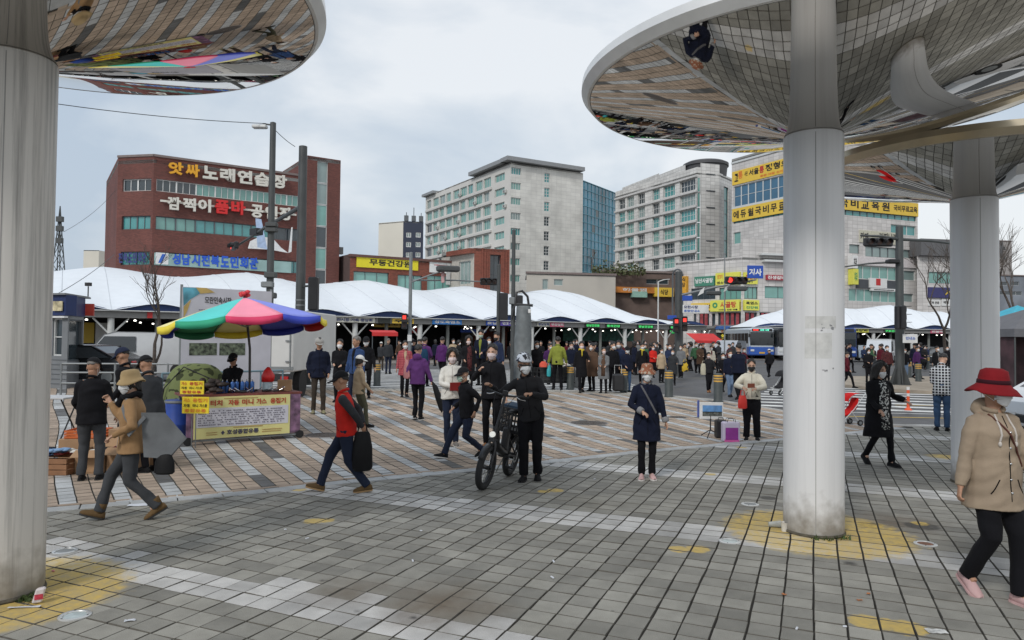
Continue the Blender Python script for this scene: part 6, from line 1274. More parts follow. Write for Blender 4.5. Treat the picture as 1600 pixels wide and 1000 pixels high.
mb = MB(); mb.lathe([(.02, 0), (.035, .02), (.035, .05)], n=14, capt=True, capb=True); mb.v = [(v[0], -.40-v[2], .68+v[1]) for v in mb.v]; mb.build('headlight', mat('lamp_glass', (.8, .8, .75), .1, var=0, emit=.5), t, smooth=True)
# ---- parasol
PB = at(386, 600, 13.1); PB.z = 0
t = thing('market_parasol', 'big parasol with yellow, green, pink and blue panels tilted over the banner stall', 'parasol', PB)
apex = at(382, 465, 13.1)-PB; tilt = Matrix.Rotation(R(-5.5), 3, 'Y') @ Matrix.Rotation(R(-3), 3, 'X'); Rr = 1.47; NP = 10
pcol = [('yellow', (.86, .78, .34), (.82, .66, .05)), ('green', (.10, .60, .56), (.03, .36, .20)), ('pink', (.90, .30, .40), (.72, .05, .14)), ('blue', (.24, .28, .74), (.05, .08, .55)), ('yellow', (.78, .68, .22), (.75, .58, .03)), ('red', (.6, .03, .03), (.55, .02, .02)), ('blue2', (.08, .10, .50), (.03, .05, .42)), ('yellow', (.78, .68, .22), (.75, .58, .03)), ('green2', (.04, .28, .12), (.02, .20, .08)), ('blue2', (.08, .10, .50), (.03, .05, .42))]  # front panel colours: faded cloth, also brightened to stand for light passing through
a00 = R(-153.6)
def up_(a, r, sag=0): 
    v = Vector((r*math.cos(a), r*math.sin(a), -.48*(r/Rr)**1.12)); return apex+tilt @ v
for k in range(NP):
    nm_, ct, cv_ = pcol[k]; a0 = a00+k*2*PI/NP; a1 = a0+2*PI/NP; mb = MB(); vs = []; M_, K_ = 8, 8
    for j in range(M_+1):
        for i in range(K_+1):
            r = Rr*j/M_; f = i/K_; pa_, pb_ = up_(a0, r), up_(a1, r); p_ = pa_.lerp(pb_, f); p_ = p_+Vector((0, 0, -.035*math.sin(PI*f)*(j/M_))); vs.append(p_)
    mb.add(vs, [(j*(K_+1)+i, (j+1)*(K_+1)+i, (j+1)*(K_+1)+i+1, j*(K_+1)+i+1) for j in range(M_) for i in range(K_)]); po = mb.build('canopy_panel', mat('parasol_'+nm_, ct, .75, var=.06, scale=2), t, smooth=2); md = po.modifiers.new('thick', 'SOLIDIFY'); md.thickness = .004
    mb = MB(); vs = []
    for i in range(K_+1):
        f = i/K_; p_ = vs0 = up_(a0, Rr).lerp(up_(a1, Rr), f)+Vector((0, 0, -.035*math.sin(PI*f))); d_ = .10+.035*math.sin(PI*f)**.5; o_ = Vector((math.cos((a0+a1)/2), math.sin((a0+a1)/2), 0))*.02*math.sin(f*9+k); vs += [p_, p_+tilt @ Vector((0, 0, -d_))+o_]
    mb.add(vs, [(2*i, 2*i+1, 2*i+3, 2*i+2) for i in range(K_)]); vo = mb.build('valance', mat('valance_'+nm_, cv_, .75, var=.06), po, smooth=2); md = vo.modifiers.new('thick', 'SOLIDIFY'); md.thickness = .004
    mb = MB(); mb.tube([up_(a0, .05)-Vector((0, 0, .02)), up_(a0, Rr)-Vector((0, 0, .015))], .008, 5); mb.build('rib', steel_g, t)
    mb = MB(); mb.tube([apex+tilt @ Vector((0, 0, -.55)), up_(a0, Rr*.5)-Vector((0, 0, .02))], .007, 5); mb.build('strut', steel_g, t)
mb = MB(); mb.tube([(.06, 0, 0), (.04, 0, 1.6), apex+Vector((0, 0, .02))], .022, 10); mb.build('pole', mat('pole_dark', (.05, .045, .045), .5), t, smooth=True)
mb = MB()
for k in range(9): mb.ell(apex+Vector((random.uniform(-.09, .09), random.uniform(-.06, .06), .06+random.uniform(-.03, .06))), (.05, .03, .035), 8)
mb.build('finial', mat('finial_red', (.6, .04, .05), .6, var=.3, scale=20), t, smooth=2)
# ---- stall with the banner
SL, SR = ground(291, 697), ground(466, 684); F = Frame(SL, SR); t = thing('market_stall', 'low market stall fronted by a yellow banner with red Korean title', 'stall', SL); F.t = t; F.o = Vector(SL)
ht = .80; dp = .85; mb = MB()
for s_ in (.04, F.L-.04):
    for o_ in (-.04, -dp+.04): mb.tube([F.p(s_, .02, o_), F.p(s_, ht, o_)], .018, 6)
mb.tube([F.p(-.02, .07, .0), F.p(F.L+.02, .07, .0)], .018, 6); mb.tube([F.p(-.02, .07, -dp), F.p(F.L+.02, .07, -dp)], .018, 6); mb.build('frame', steel_g, t)
slab(F, -.04, F.L+.05, ht, ht+.035, .02, mat('counter_red', (.18, .05, .04), .6, var=.3), 'counter', dp)
pat = mat('print_purple', (.22, .12, .20), .6, var=.9, scale=5); yb_ = mat('banner_yellow', (.70, .66, .28), .6, var=.05)
slab(F, -.01, F.L+.02, .10, ht-.005, .018, pat, 'printed_cloth', 0); f_ = Frame(SR+(-F.n*0), SR-F.n*dp); f_.t = t; f_.o = F.o; slab(f_, 0, f_.L, .12, ht-.01, .03, pat, 'side_cloth', .0)
b0, b1, z0, z1 = .10, F.L-.17, .10, ht-.0
bn = slab(F, b0, b1, z0, z1, .03, yb_, 'banner', -.02); BWd = b1-b0; BH = z1-z0
def bt(body, x0, x1, y0, y1, m, bold=.03): return lettering(body, (x1-x0)*BWd, (y1-y0)*BH, m, bn, F.p(b0+x0*BWd, z0+y0*BH, .038), F.rz, bold)
for i, w_ in enumerate(('터치', '자동', '미니', '가스', '용접기')): bt(w_, (.16, .34, .48, .63, .78)[i], (.28, .45, .60, .74, .95)[i], .78, .92, mat('ink_brick', (.45, .07, .03), .6, var=0), .04)
wp_ = slab(F, b0+.02*BWd, b1-.02*BWd, z0+.27*BH, z0+.73*BH, .036, mat('banner_panel_white', (.60, .60, .66), .6, var=.05), 'banner_panel', -.031)
rs = random.Random(5); LN = mat('ink_print_grey', (.16, .15, .2), .7, var=0)
for r_ in range(7):
    mb = MB(); x = .04
    while x < .93:
        w_ = rs.uniform(.012, .02); zz = z0+(.66-.055*r_)*BH
        if rs.random() < .82: mb.box(F.p(b0+(x+w_/2)*BWd, zz, .041), (w_*BWd*.8, .003, .012+.006*rs.random()), F.rz)
        x += w_+(.02 if rs.random() < .2 else .003)
    bwd = mb.build('small_print', LN, bn)
bt('호성종합유통', .33, .66, .07, .19, mat('ink_slate', (.06, .06, .10), .6, var=0), .04); bt('◆', .27, .31, .07, .18, MATS['ink_slate'])
mb = MB()
for (x, y, w_) in ((.4, .24, .3), (.13, .14, .1), (.13, .09, .1), (.70, .14, .22), (.70, .09, .2), (.3, .95, .35)):
    q = x
    while q < x+w_: mb.box(F.p(b0+q*BWd, z0+y*BH, .036), (.012, .003, .011), F.rz); q += .011
mb.build('small_print', mat('ink_rust', (.4, .18, .06), .7, var=0), bn)
for s_ in (.02, F.L+.02):
    mb = MB(); mb.tube([F.p(s_, .07, .03)+F.n*0, F.p(s_, .07, -.02)], .07, 16); mb.build('wheel', rub, t, smooth=True)
# price signs
def board(label, x0, y0, x1, y1, d, m, txts, cat='sign', post=True, rz=0, zb=None):
    a, b2 = at(x0, y1, d), at(x1, y1, d); t = thing('price_board', label, cat, a); w_, h_ = (b2-a).length, at(x0, y0, d).z-a.z
    mb = MB(); mb.bbox((w_/2, .012, h_/2), (w_, .02, h_), .003); mb.build('panel', m, t)
    for (bd, u0, u1, v0, v1, tm) in txts: lettering(bd, (u1-u0)*w_, (v1-v0)*h_, tm, t, (u0*w_, -.004, v0*h_), 0, .02)
    if post:
        mb = MB(); bz = -a.z+(ht+.03 if post == 2 else 0); mb.tube([(w_/2, .03, bz), (w_/2, .03, h_*.6)], .008, 6); mb.build('leg', steel_g, t)
    return t
ybd = mat('card_yellow', (.80, .62, .03), .6, var=.05)
mini = lambda m1, m2: [('가스', .06, .3, .68, .92, m1), ('용접기', .4, .94, .68, .92, m1), ('자동', .06, .3, .38, .58, m2), ('미니', .4, .6, .38, .58, m2), ('가스통', .66, .94, .38, .58, m2), ('종합유통', .1, .9, .08, .28, m1)]
board('upper small yellow handwritten price card on the stall edge', 281, 595, 318, 616, 11.75, ybd, mini(ired, iblk)); board('lower yellow price card overlapping the banner corner', 284, 620, 326, 646, 11.62, ybd, mini(iora, iblk))
# goods on the counter, kept as separate things
def on(s_, o_, z=0): return F.p(s_, ht+.037+z, o_)+SL
gds = [('welding_torch', 'small gas torch lying on the stall counter', 'torch'), ('gas_can', 'little gas can standing on the stall counter', 'can')]
rs = random.Random(11)
def torch(loc, rz):
    t = thing('welding_torch', 'small silver gas torch among the tools on the stall counter', 'torch', loc, rz, 'torches laid out on the stall counter'); mb = MB(); mb.tube([(-.07, 0, .02), (.03, 0, .03)], [.02, .018], 8); mb.build('body', blk, t, smooth=True); mb = MB(); mb.tube([(.03, 0, .03), (.09, 0, .06), (.13, 0, .09)], [.009, .009, .012], 8); mb.build('nozzle', chrome, t, smooth=True); return t
t0 = torch(on(.95, -.08), .6)
for k in range(11): dup(t0, on(.75+.1*k+rs.uniform(-.03, .03), -rs.uniform(.05, .35)), rs.uniform(0, 6))
def can(loc, m, h=.2, r=.035, label='', grp=None):
    t = thing('gas_can', label, 'can', loc, 0, grp); mb = MB(); mb.lathe([(r*.9, 0), (r, .006), (r, h*.85), (r*.75, h*.93), (r*.35, h*.95), (r*.35, h)], n=14, capb=True, capt=True); mb.build('body', m, t, smooth=True); mb = MB(); mb.tube([(0, 0, h), (0, 0, h+.03)], r*.3, 8); mb.build('valve', chrome, t); return t
c0 = can(on(.55, -.25), mat('can_blue', (.04, .12, .35), .35, .4), label='blue gas can in the row of cans on the stall counter', grp='gas cans on the stall counter')
for k in range(7): dup(c0, on(.62+.085*k, -.28-.04*(k % 2)), 0, mats={'body': mat('can_blue', (0, 0, 0))} if k % 2 else None)
mb = MB(); g_ = thing('rolled_tools', 'dark heap of tool pouches at the left of the stall counter', 'tools', on(.42, -.3)); 
for k in range(26): mb.ell((rs.uniform(-.26, .26), rs.uniform(-.16, .16), rs.uniform(.03, .22)), (rs.uniform(.05, .1), rs.uniform(.04, .08), rs.uniform(.03, .06)), 8)
o_ = mb.build('pouch_heap', mat('leather_dark', (.035, .025, .022), .7, var=.7, scale=9, bump=1, bscale=20), g_, smooth=2)
cbx = mat('cardboard', (.36, .22, .12), .85, var=.12, scale=3, bump=.2)
def carton(loc, d, rz, label, m=None, openb=False, grp=None):
    t = thing('cardboard_box', label, 'box', loc, rz, grp); mb = MB(); w_, l_, h_ = d
    if openb:
        for (c, s_) in (((0, 0, .01), (w_, l_, .02)), ((-w_/2+.008, 0, h_/2), (.016, l_, h_)), ((w_/2-.008, 0, h_/2), (.016, l_, h_)), ((0, -l_/2+.008, h_/2), (w_-.034, .016, h_)), ((0, l_/2-.008, h_/2), (w_-.034, .016, h_))): mb.box(c, s_)
        mb.build('carton', m or cbx, t)
        for (c, s_, rx_) in (((0, -l_/2-.07, h_-.03), (w_-.02, .16, .006), .5), ((0, l_/2+.05, h_+.05), (w_-.02, .16, .006), .9)): mb = MB(); mb.box(c, s_, 0, 0, rx_); mb.build('flap', m or cbx, t)
    else:
        mb.bbox((0, 0, h_/2), d, .006); mb.build('carton', m or cbx, t); mb = MB(); mb.box((0, 0, h_+.001), (w_*.99, .05, .003)); mb.build('tape', mat('tape_tan', (.45, .32, .18), .4), t)
    return t
carton(on(1.72, -.3), (.24, .2, .2), .2, 'brown cardboard box on the right end of the stall counter')
# red sack on a can
t = thing('gas_bottle', 'bottle under a red plastic bag beside the parasol pole', 'bottle', on(1.42, -.35)); mb = MB(); mb.lathe([(.07, 0), (.09, .03), (.09, .16), (.06, .2)], n=16, capb=True, capt=True); mb.build('body', mat('jar_pale', (.4, .5, .55), .4, var=.4, scale=9), t, smooth=True)
mb = MB(); loft(mb, [(Vector((0, 0, .17)), Vector((.11, 0, 0)), Vector((0, .09, 0))), (Vector((.01, 0, .28)), Vector((.12, .01, 0)), Vector((0, .10, 0))), (Vector((0, .01, .38)), Vector((.07, 0, 0)), Vector((0, .06, 0))), (Vector((.01, 0, .44)), Vector((.02, 0, 0)), Vector((0, .02, 0)))], 12); mb.build('red_bag', mat('plastic_red', (.65, .02, .02), .35, var=.2, scale=12, bump=.8, bscale=18), t, smooth=2)
# blue drum, camouflage cover
t = thing('plastic_drum', 'blue plastic drum standing left of the banner stall', 'drum', ground(268, 690)+Vector((0, .25, 0))); mb = MB(); mb.lathe([(.21, 0), (.225, .02), (.228, .25), (.238, .27), (.238, .30), (.228, .32), (.228, .60), (.215, .66), (.222, .665), (.222, .70), (.19, .705), (0.01, .70)], n=32, capb=True); mb.build('body', mat('plastic_blue', (.02, .06, .30), .35, var=.15), t, smooth=True)
mb = MB(); mb.lathe([(.232, .655), (.236, .66), (.236, .69), (.232, .695)], n=32); mb.build('lid_ring', steel_g, t, smooth=True); mb = MB(); mb.tube([(.06, -.05, .70), (.06, -.05, .73)], .03, 10); mb.build('bung', blk, t)
camo = cl('camouflage', (.16, .19, .08), .8, 'spots', (.05, .06, .03), 7)
Cc = at(305, 620, 14.2); Cc.z = 0; t = thing('tarp_cover', 'camouflage sheet draped over a load behind the blue drum', 'cover', Cc); mb = MB(); vs = []; n1, n2 = 28, 12
for j in range(n2+1):
    for i in range(n1):
        a = 2*PI*i/n1; q = j/n2; rr_x = .66*math.sin(q*PI/2)**.6; z_ = 1.28*math.cos(q*PI/2)**.7; wv = 1+.06*math.sin(a*6+1)*q+.04*math.sin(a*11); vs.append((rr_x*math.cos(a)*wv, rr_x*.6*math.sin(a)*wv, z_))
mb.add(vs, [(j*n1+i, (j+1)*n1+i, (j+1)*n1+(i+1) % n1, j*n1+(i+1) % n1) for j in range(n2) for i in range(n1)]); mb.build('sheet', camo, t, smooth=2); mb = MB(); mb.tube([(-.66, -.2, .0), (-.5, -.25, .8), (-.1, -.3, 1.22), (.5, -.25, .95)], .012, 6); mb.build('hoop', blk, t)
# ---- information board
A_, B_ = at(284, 450, 15.2), at(424, 450, 16.6); A_.z = B_.z = 0; F = Frame(A_, B_); t = thing('information_board', 'tall pale information board with old town photos behind the parasol', 'notice board', A_); F.t = t; F.o = A_.copy()
zt = F.z_(285, 448); zb = .55; wb = mat('board_white', (.56, .55, .60), .5, var=.05); bo = slab(F, 0, F.L, zb, zt, .03, wb, 'panel', .06)
def q_(x, y): return (F.s_(x, y), F.z_(x, y))
mb = MB(); pts = [q_(285, 449), q_(322, 450), q_(308, 461), q_(296, 468), q_(286, 478)]; P_ = lambda s, z: F.p(s, z, .036); mb.add([P_(*p) for p in pts], [tuple(range(5))]); mb.build('printed_shape', mat('print_teal', (.10, .33, .42), .6, var=.5, scale=3), bo); mb = MB(); pts = [q_(286, 479), q_(298, 468), q_(292, 485), q_(286, 497)]; mb.add([F.p(s, z, .038) for s, z in pts], [(0, 1, 2, 3)]); pts = [q_(305, 449), q_(322, 450), q_(335, 457), q_(312, 459)]; mb.add([F.p(s, z, .040) for s, z in pts], [(0, 1, 2, 3)]); mb.build('printed_shape', mat('print_amber', (.55, .38, .12), .6, var=.3, scale=3), bo)
s0, z0 = q_(319, 474); lettering('모란민속시장', F.s_(362)-s0, F.z_(340, 464)-z0, iblk, bo, F.p(s0, z0, .04), F.rz, .02)
for (x0, x1) in ((298, 341), (345, 385)): s0, s1, za, zb_ = F.rect(x0, 536, x1, 555); slab(F, s0, s1, za, zb_, .036, mat('print_landscape', (.10, .12, .08), .6, var=1.0, scale=14), 'printed_photo', -.031)
mb = MB(); rs = random.Random(2)
for (xx, yy, n_) in ((304, 484, 9), (304, 524, 22), (304, 527, 20)):
    for k in range(n_): 
        if rs.random() < .85: s_, z_ = q_(xx+k*3.6, yy); mb.box(F.p(s_, z_, .034), (.035, .004, .018), F.rz)
mb.build('small_print', LN, bo)
mb = MB()
for s_ in (0, F.L): mb.tube([F.p(s_, 0, 0), F.p(s_, zt+.05, 0)], .03, 8)
mb.build('post', steel_g, t)
mb = MB(); 
for z_ in (.55, 1.05): mb.tube([F.p(-.5, z_, .45), F.p(F.L+.1, z_, .45)], .022, 8)
for k in range(6): mb.tube([F.p(-.5+(F.L+.6)*k/5, 0, .45), F.p(-.5+(F.L+.6)*k/5, 1.06, .45)], .022, 8)
mb.build('guard_rail', mat('rail_blue_grey', (.14, .22, .26), .5), t)
# ---- vehicles
tyre = rub
def car(label, loc, rz, col, L_=4.6, W_=1.82, H_=1.46, kind='sedan', name='parked_car', cat='car', grp=None, dark=False):
    t = thing(name, label, cat, loc, rz, grp); pm = mat('car_paint_'+'_'.join(str(int(c*100)) for c in col), col, .22, .25, var=.03, spec=.7)
    gl = mat('car_glass', (.02, .025, .03), .05, var=.1, spec=1); h = L_/2
    if kind == 'sedan': prof = [(-h, .55), (-h+.05, .75), (-h+.95, .93), (-h+1.75, H_-.06), (-h+2.4, H_), (h-1.5, H_-.04), (h-.65, 1.02), (h-.08, .97), (h, .6)]; gx = [(-h+1.08, .95), (-h+1.8, H_-.12), (h-1.5, H_-.1), (h-.78, 1.0)]
    elif kind == 'suv': prof = [(-h, .6), (-h+.05, .9), (-h+1.0, 1.08), (-h+1.65, H_-.06), (-h+2.2, H_), (h-.5, H_-.06), (h-.1, 1.15), (h, .7)]; gx = [(-h+1.15, 1.08), (-h+1.72, H_-.13), (h-.55, H_-.13), (h-.25, 1.12)]
    else: prof = [(-h, .5), (-h+.02, .95), (-h+.45, 1.15), (-h+1.0, H_-.12), (-h+1.5, H_), (h-.1, H_-.02), (h, H_-.2), (h, .5)]; gx = [(-h+.55, 1.15), (-h+1.05, H_-.2), (-h+2.3, H_-.2), (-h+2.3, 1.12)]
    lo = [(h, .32), (h-.3, .24), (-h+.3, .24), (-h, .32)]; pr = prof+lo; n_ = len(pr)
    mb = MB(); vs = []
    for (y, sc) in ((-W_/2+.04, 0), (-W_/2, 1), (W_/2, 1), (W_/2-.04, 0)):
        for (x, z) in pr:
            tum = .16*max(0, (z-.95)/(H_-.95)) if kind != 'van' else .06*max(0, (z-1)/(H_-1)); yy = (abs(y)-tum)*(1 if y > 0 else -1); ins = .04 if sc == 0 else 0; vs.append((x*(1-ins*.4), yy, z-(ins*.5 if z > .9 else 0)))
    fs = [(k*n_+i, k*n_+(i+1) % n_, (k+1)*n_+(i+1) % n_, (k+1)*n_+i) for k in range(3) for i in range(n_)]+[tuple(reversed(range(n_))), tuple(range(3*n_, 4*n_))]
    mb.add(vs, fs); mb.build('body', pm, t, smooth=True)
    for sy in (-1, 1):
        mb = MB(); vs = [(x, sy*(W_/2+.006-(.16 if kind != 'van' else .06)*max(0, (z-.95)/(H_-.95))), z) for x, z in gx]; mb.add(vs, [(0, 1, 2, 3)] if sy < 0 else [(3, 2, 1, 0)]); so = mb.build('side_window', gl, t)
        mb = MB(); xm = (gx[1][0]+gx[2][0])/2; mb.box((xm, sy*(W_/2-.03), 1.18 if kind != 'sedan' else 1.12), (.07, .09, .36)); mb.build('pillar', blk, t)
        for x_ in (-h+.85, h-.85):
            mb = MB(); mb.tube([(x_, sy*(W_/2-.2), .32), (x_, sy*(W_/2+.01), .32)], .32, 24); w_ = mb.build('wheel', tyre, t, smooth=True); mb = MB(); mb.tube([(x_, sy*(W_/2), .32), (x_, sy*(W_/2+.018), .32)], .20, 14); mb.build('rim', steel_g if not dark else blk, w_)
        mb = MB(); mb.bbox((gx[0][0]+.35, sy*(W_/2+.09), 1.0), (.1, .16, .11), .02); mb.build('mirror', pm, t)
        mb = MB(); mb.bbox((-h+.12, sy*(W_/2-.28), .72), (.14, .36, .14), .03); mb.build('headlight', mat('lens_clear', (.6, .62, .62), .1, var=0), t)
        mb = MB(); mb.bbox((h-.06, sy*(W_/2-.25), .82), (.1, .3, .15), .03); mb.build('tail_light', mat('lens_red', (.4, .02, .02), .2, var=0), t)
        mb = MB(); mb.box((0, sy*(W_/2+.004), .62), (1.9, .004, .012)); mb.build('door_line', blk, t)
    i0 = 2 if kind != 'van' else 2; (xa, za), (xb, zb_) = gx[0], gx[1]
    mb = MB(); ww = W_/2-.12; vs = [(xa-.07, -ww, za+.02), (xa-.07, ww, za+.02), (xb-.07, ww-.1, zb_+.05), (xb-.07, -ww+.1, zb_+.05)]; mb.add(vs, [(0, 3, 2, 1)]); mb.build('windscreen', gl, t)
    (xa, za), (xb, zb_) = gx[3], gx[2]; 
    if kind != 'van': mb = MB(); vs = [(xa+.1, -ww, za+.03), (xa+.1, ww, za+.03), (xb+.08, ww-.1, zb_+.03), (xb+.08, -ww+.1, zb_+.03)]; mb.add(vs, [(0, 1, 2, 3)]); mb.build('rear_window', gl, t)
    mb = MB(); mb.box((-h-.005, 0, .5), (.03, .5, .11)); mb.build('number_plate', sgw, t)
    mb = MB(); mb.bbox((-h+.03, 0, .45), (.1, W_*.7, .16), .02); mb.build('grille', blk, t)
    return t
def gpos(px, d, py=None): q = at(px, 550, d); q.z = 0; return q
car('black saloon parked beyond the railing left of the bare tree', gpos(128, 26.0), 0, (.02, .022, .026))
t = car('white delivery van parked behind the black saloon', gpos(232, 30.5), R(4), (.62, .63, .64), 4.9, 1.85, 1.95, 'van', 'parked_van', 'van')
car('white car with dark windows behind the woman in the red hat', gpos(1740, 13.9), R(6), (.66, .67, .68), 4.6, 1.85, 1.46)
car('white van with raised windscreen among the far traffic', gpos(1376, 62), R(58), (.6, .62, .64), 5.0, 1.95, 2.1, 'van', 'white_van', 'van')
car('dark saloon right of the blue and white far sign', gpos(1449, 61), R(20), (.05, .055, .06), grp='cars waiting by the far market')
car('black car at the far kerb left of the rear column', gpos(1482, 56), R(15), (.02, .02, .02))
car('pale blue hatchback beside the far blue bus', gpos(1353, 70), R(70), (.30, .36, .42), 4.0, 1.7, 1.5, 'suv')
car('silver van half hidden behind the broad navy back', gpos(1141, 62), R(60), (.40, .42, .45), 4.6, 1.85, 1.85, 'van', 'silver_van', 'van')
def bus(label, loc, rz, c_low, c_up, sign='', L_=11, small=False):
    t = thing('city_bus', label, 'bus', loc, rz); W_, H_ = 2.5, 3.15; h = L_/2; up_m = mat('bus_'+label[:6]+'_up', c_up, .3, var=.04); lo_m = mat('bus_'+label[:6]+'_low', c_low, .3, var=.04); gl = mat('bus_glass', (.015, .02, .024), .06, var=.3, scale=.6, spec=.9)
    mb = MB(); mb.bbox((0, 0, 1.75), (W_, L_, 2.8), .18); mb.build('body', up_m, t, smooth=True)
    mb = MB(); mb.bbox((0, 0, .82), (W_+.02, L_+.02, .95), .1); mb.build('lower_body', lo_m, t, smooth=True)
    mb = MB(); mb.bbox((0, -h-.012, 2.05), (W_-.16, .06, 1.35), .03); mb.build('windscreen', gl, t); mb = MB(); mb.bbox((0, -h-.02, 2.92), (W_-.5, .05, .26), .02); so = mb.build('destination_sign', blk, t)
    if sign: lettering(sign[0], .55, .17, redl, so, (-.9, -h-.05, 2.84), 0, .03); lettering(sign[1], .9, .17, ink('led_mint', (.1, .6, .4), 2), so, (-.2, -h-.05, 2.84), 0, .03)
    for sx in (-1, 1):
        for k in range(7): mb = MB(); mb.quad((sx*(W_/2+.006), -h+.5+k*1.45, 1.55), (sx*(W_/2+.006), -h+1.85+k*1.45, 1.55), (sx*(W_/2+.006), -h+1.85+k*1.45, 2.6), (sx*(W_/2+.006), -h+.5+k*1.45, 2.6)); mb.build('side_window', gl, t)
        for y_ in (-h+2.4, h-2.8): mb = MB(); mb.tube([(sx*(W_/2-.3), y_, .48), (sx*(W_/2+.02), y_, .48)], .48, 24); mb.build('wheel', tyre, t, smooth=True)
        mb = MB(); mb.bbox((sx*.95, -h-.02, .85), (.36, .08, .2), .04); mb.build('headlight', mat('lens_clear', (.6, .62, .62), .1, var=0), t)
        mb = MB(); mb.tube([(sx*1.15, -h, 2.9), (sx*1.3, -h-.25, 2.85), (sx*1.32, -h-.27, 2.5)], .025, 6); mb.box((sx*1.32, -h-.28, 2.35), (.18, .08, .34)); mb.build('mirror', blk, t)
    mb = MB(); mb.box((0, -h-.03, .62), (.55, .03, .16)); mb.build('number_plate', mat('plate_amber', (.6, .35, .04), .5), t); mb = MB(); mb.tube([(-.3, -h-.03, 1.45), (-.1, -h-.05, 2.1)], .012, 5); mb.tube([(.5, -h-.03, 1.45), (.7, -h-.05, 2.1)], .012, 5); mb.build('wiper', blk, t); return t
bus('blue and white city bus with lit destination sign facing the square', gpos(1196, 72)+Vector((0, 5.4, 0)), R(-4), (.03, .10, .40), (.45, .50, .55), ('88', '모란 시장'))
bus('dark city bus right beside the blue and white bus', gpos(1241, 71)+Vector((0, 5.4, 0)), R(-4), (.55, .57, .6), (.03, .035, .04))
bus('deep blue bus beyond the white column on its right side', gpos(1329, 68)+Vector((.6, 5.4, 0)), R(-14), (.02, .06, .25), (.02, .05, .2))
# box truck behind the parasol
t = thing('box_truck', 'white box truck standing behind the information board and parasol', 'truck', gpos(428, 20.5)); F = Frame((t.location.x-1.05, 20.5), (t.location.x+.52, 20.6), t); bxm = mat('truck_box_white', (.60, .60, .58), .5, var=.06, scale=1.5)
zt = F.z_(430, 483); mb = MB(); mb.bbox((-.27, 2.6, (zt+.8)/2), (1.58, 5, zt-.8), .03); mb.build('cargo_box', bxm, t); mb = MB(); mb.box((-.27, .11, .9+0), (1.6, .05, .1)); 
for x_ in (-1.0, -.27, .44): mb.box((x_, .09, (zt+.8)/2), (.04, .03, zt-.9))
for z_ in (1.1, 1.7, 2.3): mb.box((.38, .07, z_), (.14, .03, .04))
mb.build('door_frame', steel_g, t); mb = MB(); mb.box((-.27, .2, .62), (1.5, .12, .22)); mb.build('bumper', blk, t); mb = MB(); mb.box((-.8, .12, .62), (.22, .05, .1)); mb.box((.28, .12, .62), (.22, .05, .1)); mb.build('tail_light', mat('lens_red', (.4, .02, .02), .2), t)
for x_ in (-.95, .4): mb = MB(); mb.tube([(x_-.1, 1.2, .4), (x_+.1, 1.2, .4)], .4, 20); mb.build('wheel', tyre, t, smooth=True)
# ---- kiosk
K_ = gpos(56, 24.2); KR = gpos(105, 23.7); t = thing('kiosk', 'grey street kiosk with navy top and lit square emblem', 'kiosk', K_); F = Frame(K_, KR, t)
zt = F.z_(110, 461); zm = F.z_(110, 493); km = mat('kiosk_grey', (.19, .20, .21), .5, .1, var=.08); kn = mat('kiosk_navy', (.015, .03, .11), .5, var=.1)
w1 = (F.s_(86), F.s_(100), F.z_(93, 556), F.z_(93, 497)); wall(F, 0, zm, [w1], km, deep=.1); window(F, w1, g_dark, alu, 1, 2, .05, .05)
for k in range(6): slab(F, 0, F.L, .15+.16*k, .17+.16*k, .015, dkfr, 'panel_joint', -.001)
E_ = gpos(130, 25.6); f_ = Frame(KR, E_, t); w2 = (.15, f_.L-.12, .9, zm-.12); wall(f_, 0, zm, [w2], km, 'side_wall', deep=.1); window(f_, w2, g_dark, dkfr, 1, 1, .05, .05); slab(F, -.1, F.L, zm, zt, .10, kn, 'sign_band', .3); slab(f_, .1, f_.L, zm, zt, .03, kn, 'sign_band', .3); mb = MB(); mb.add([F.p(-.2, zt, .2), F.p(F.L+.1, zt, .2), f_.p(f_.L+.1, zt, .1), F.p(-.2, zt, -2.2)]+[v+Vector((0, 0, .06)) for v in (F.p(-.2, zt, .2), F.p(F.L+.1, zt, .2), f_.p(f_.L+.1, zt, .1), F.p(-.2, zt, -2.2))], [(0, 3, 2, 1), (4, 5, 6, 7), (0, 1, 5, 4), (1, 2, 6, 5), (2, 3, 7, 6)]); mb.build('roof', km, t); slab(F, 0, F.L, zm-.08, zm-.02, .14, sgw, 'light_strip', 0)
slab(F, F.s_(92), F.s_(106), F.z_(99, 486), F.z_(99, 471), .17, mat('emblem_cream', (.55, .48, .3), .5, var=.5, scale=5), 'emblem_panel', -.13); slab(f_, f_.L, f_.L+.12, zm+.05, zt-.2, .3, mat('sign_red', (.4, .03, .05), .5), 'side_sign', 0)
mb = MB(); q = F.p(F.L-.1, zt, -.8); mb.tube([q, q+Vector((0, 0, .35))], .02, 6); mb.box(q+Vector((0, 0, .42)), (.18, .12, .12)); mb.build('roof_camera', blk, t)
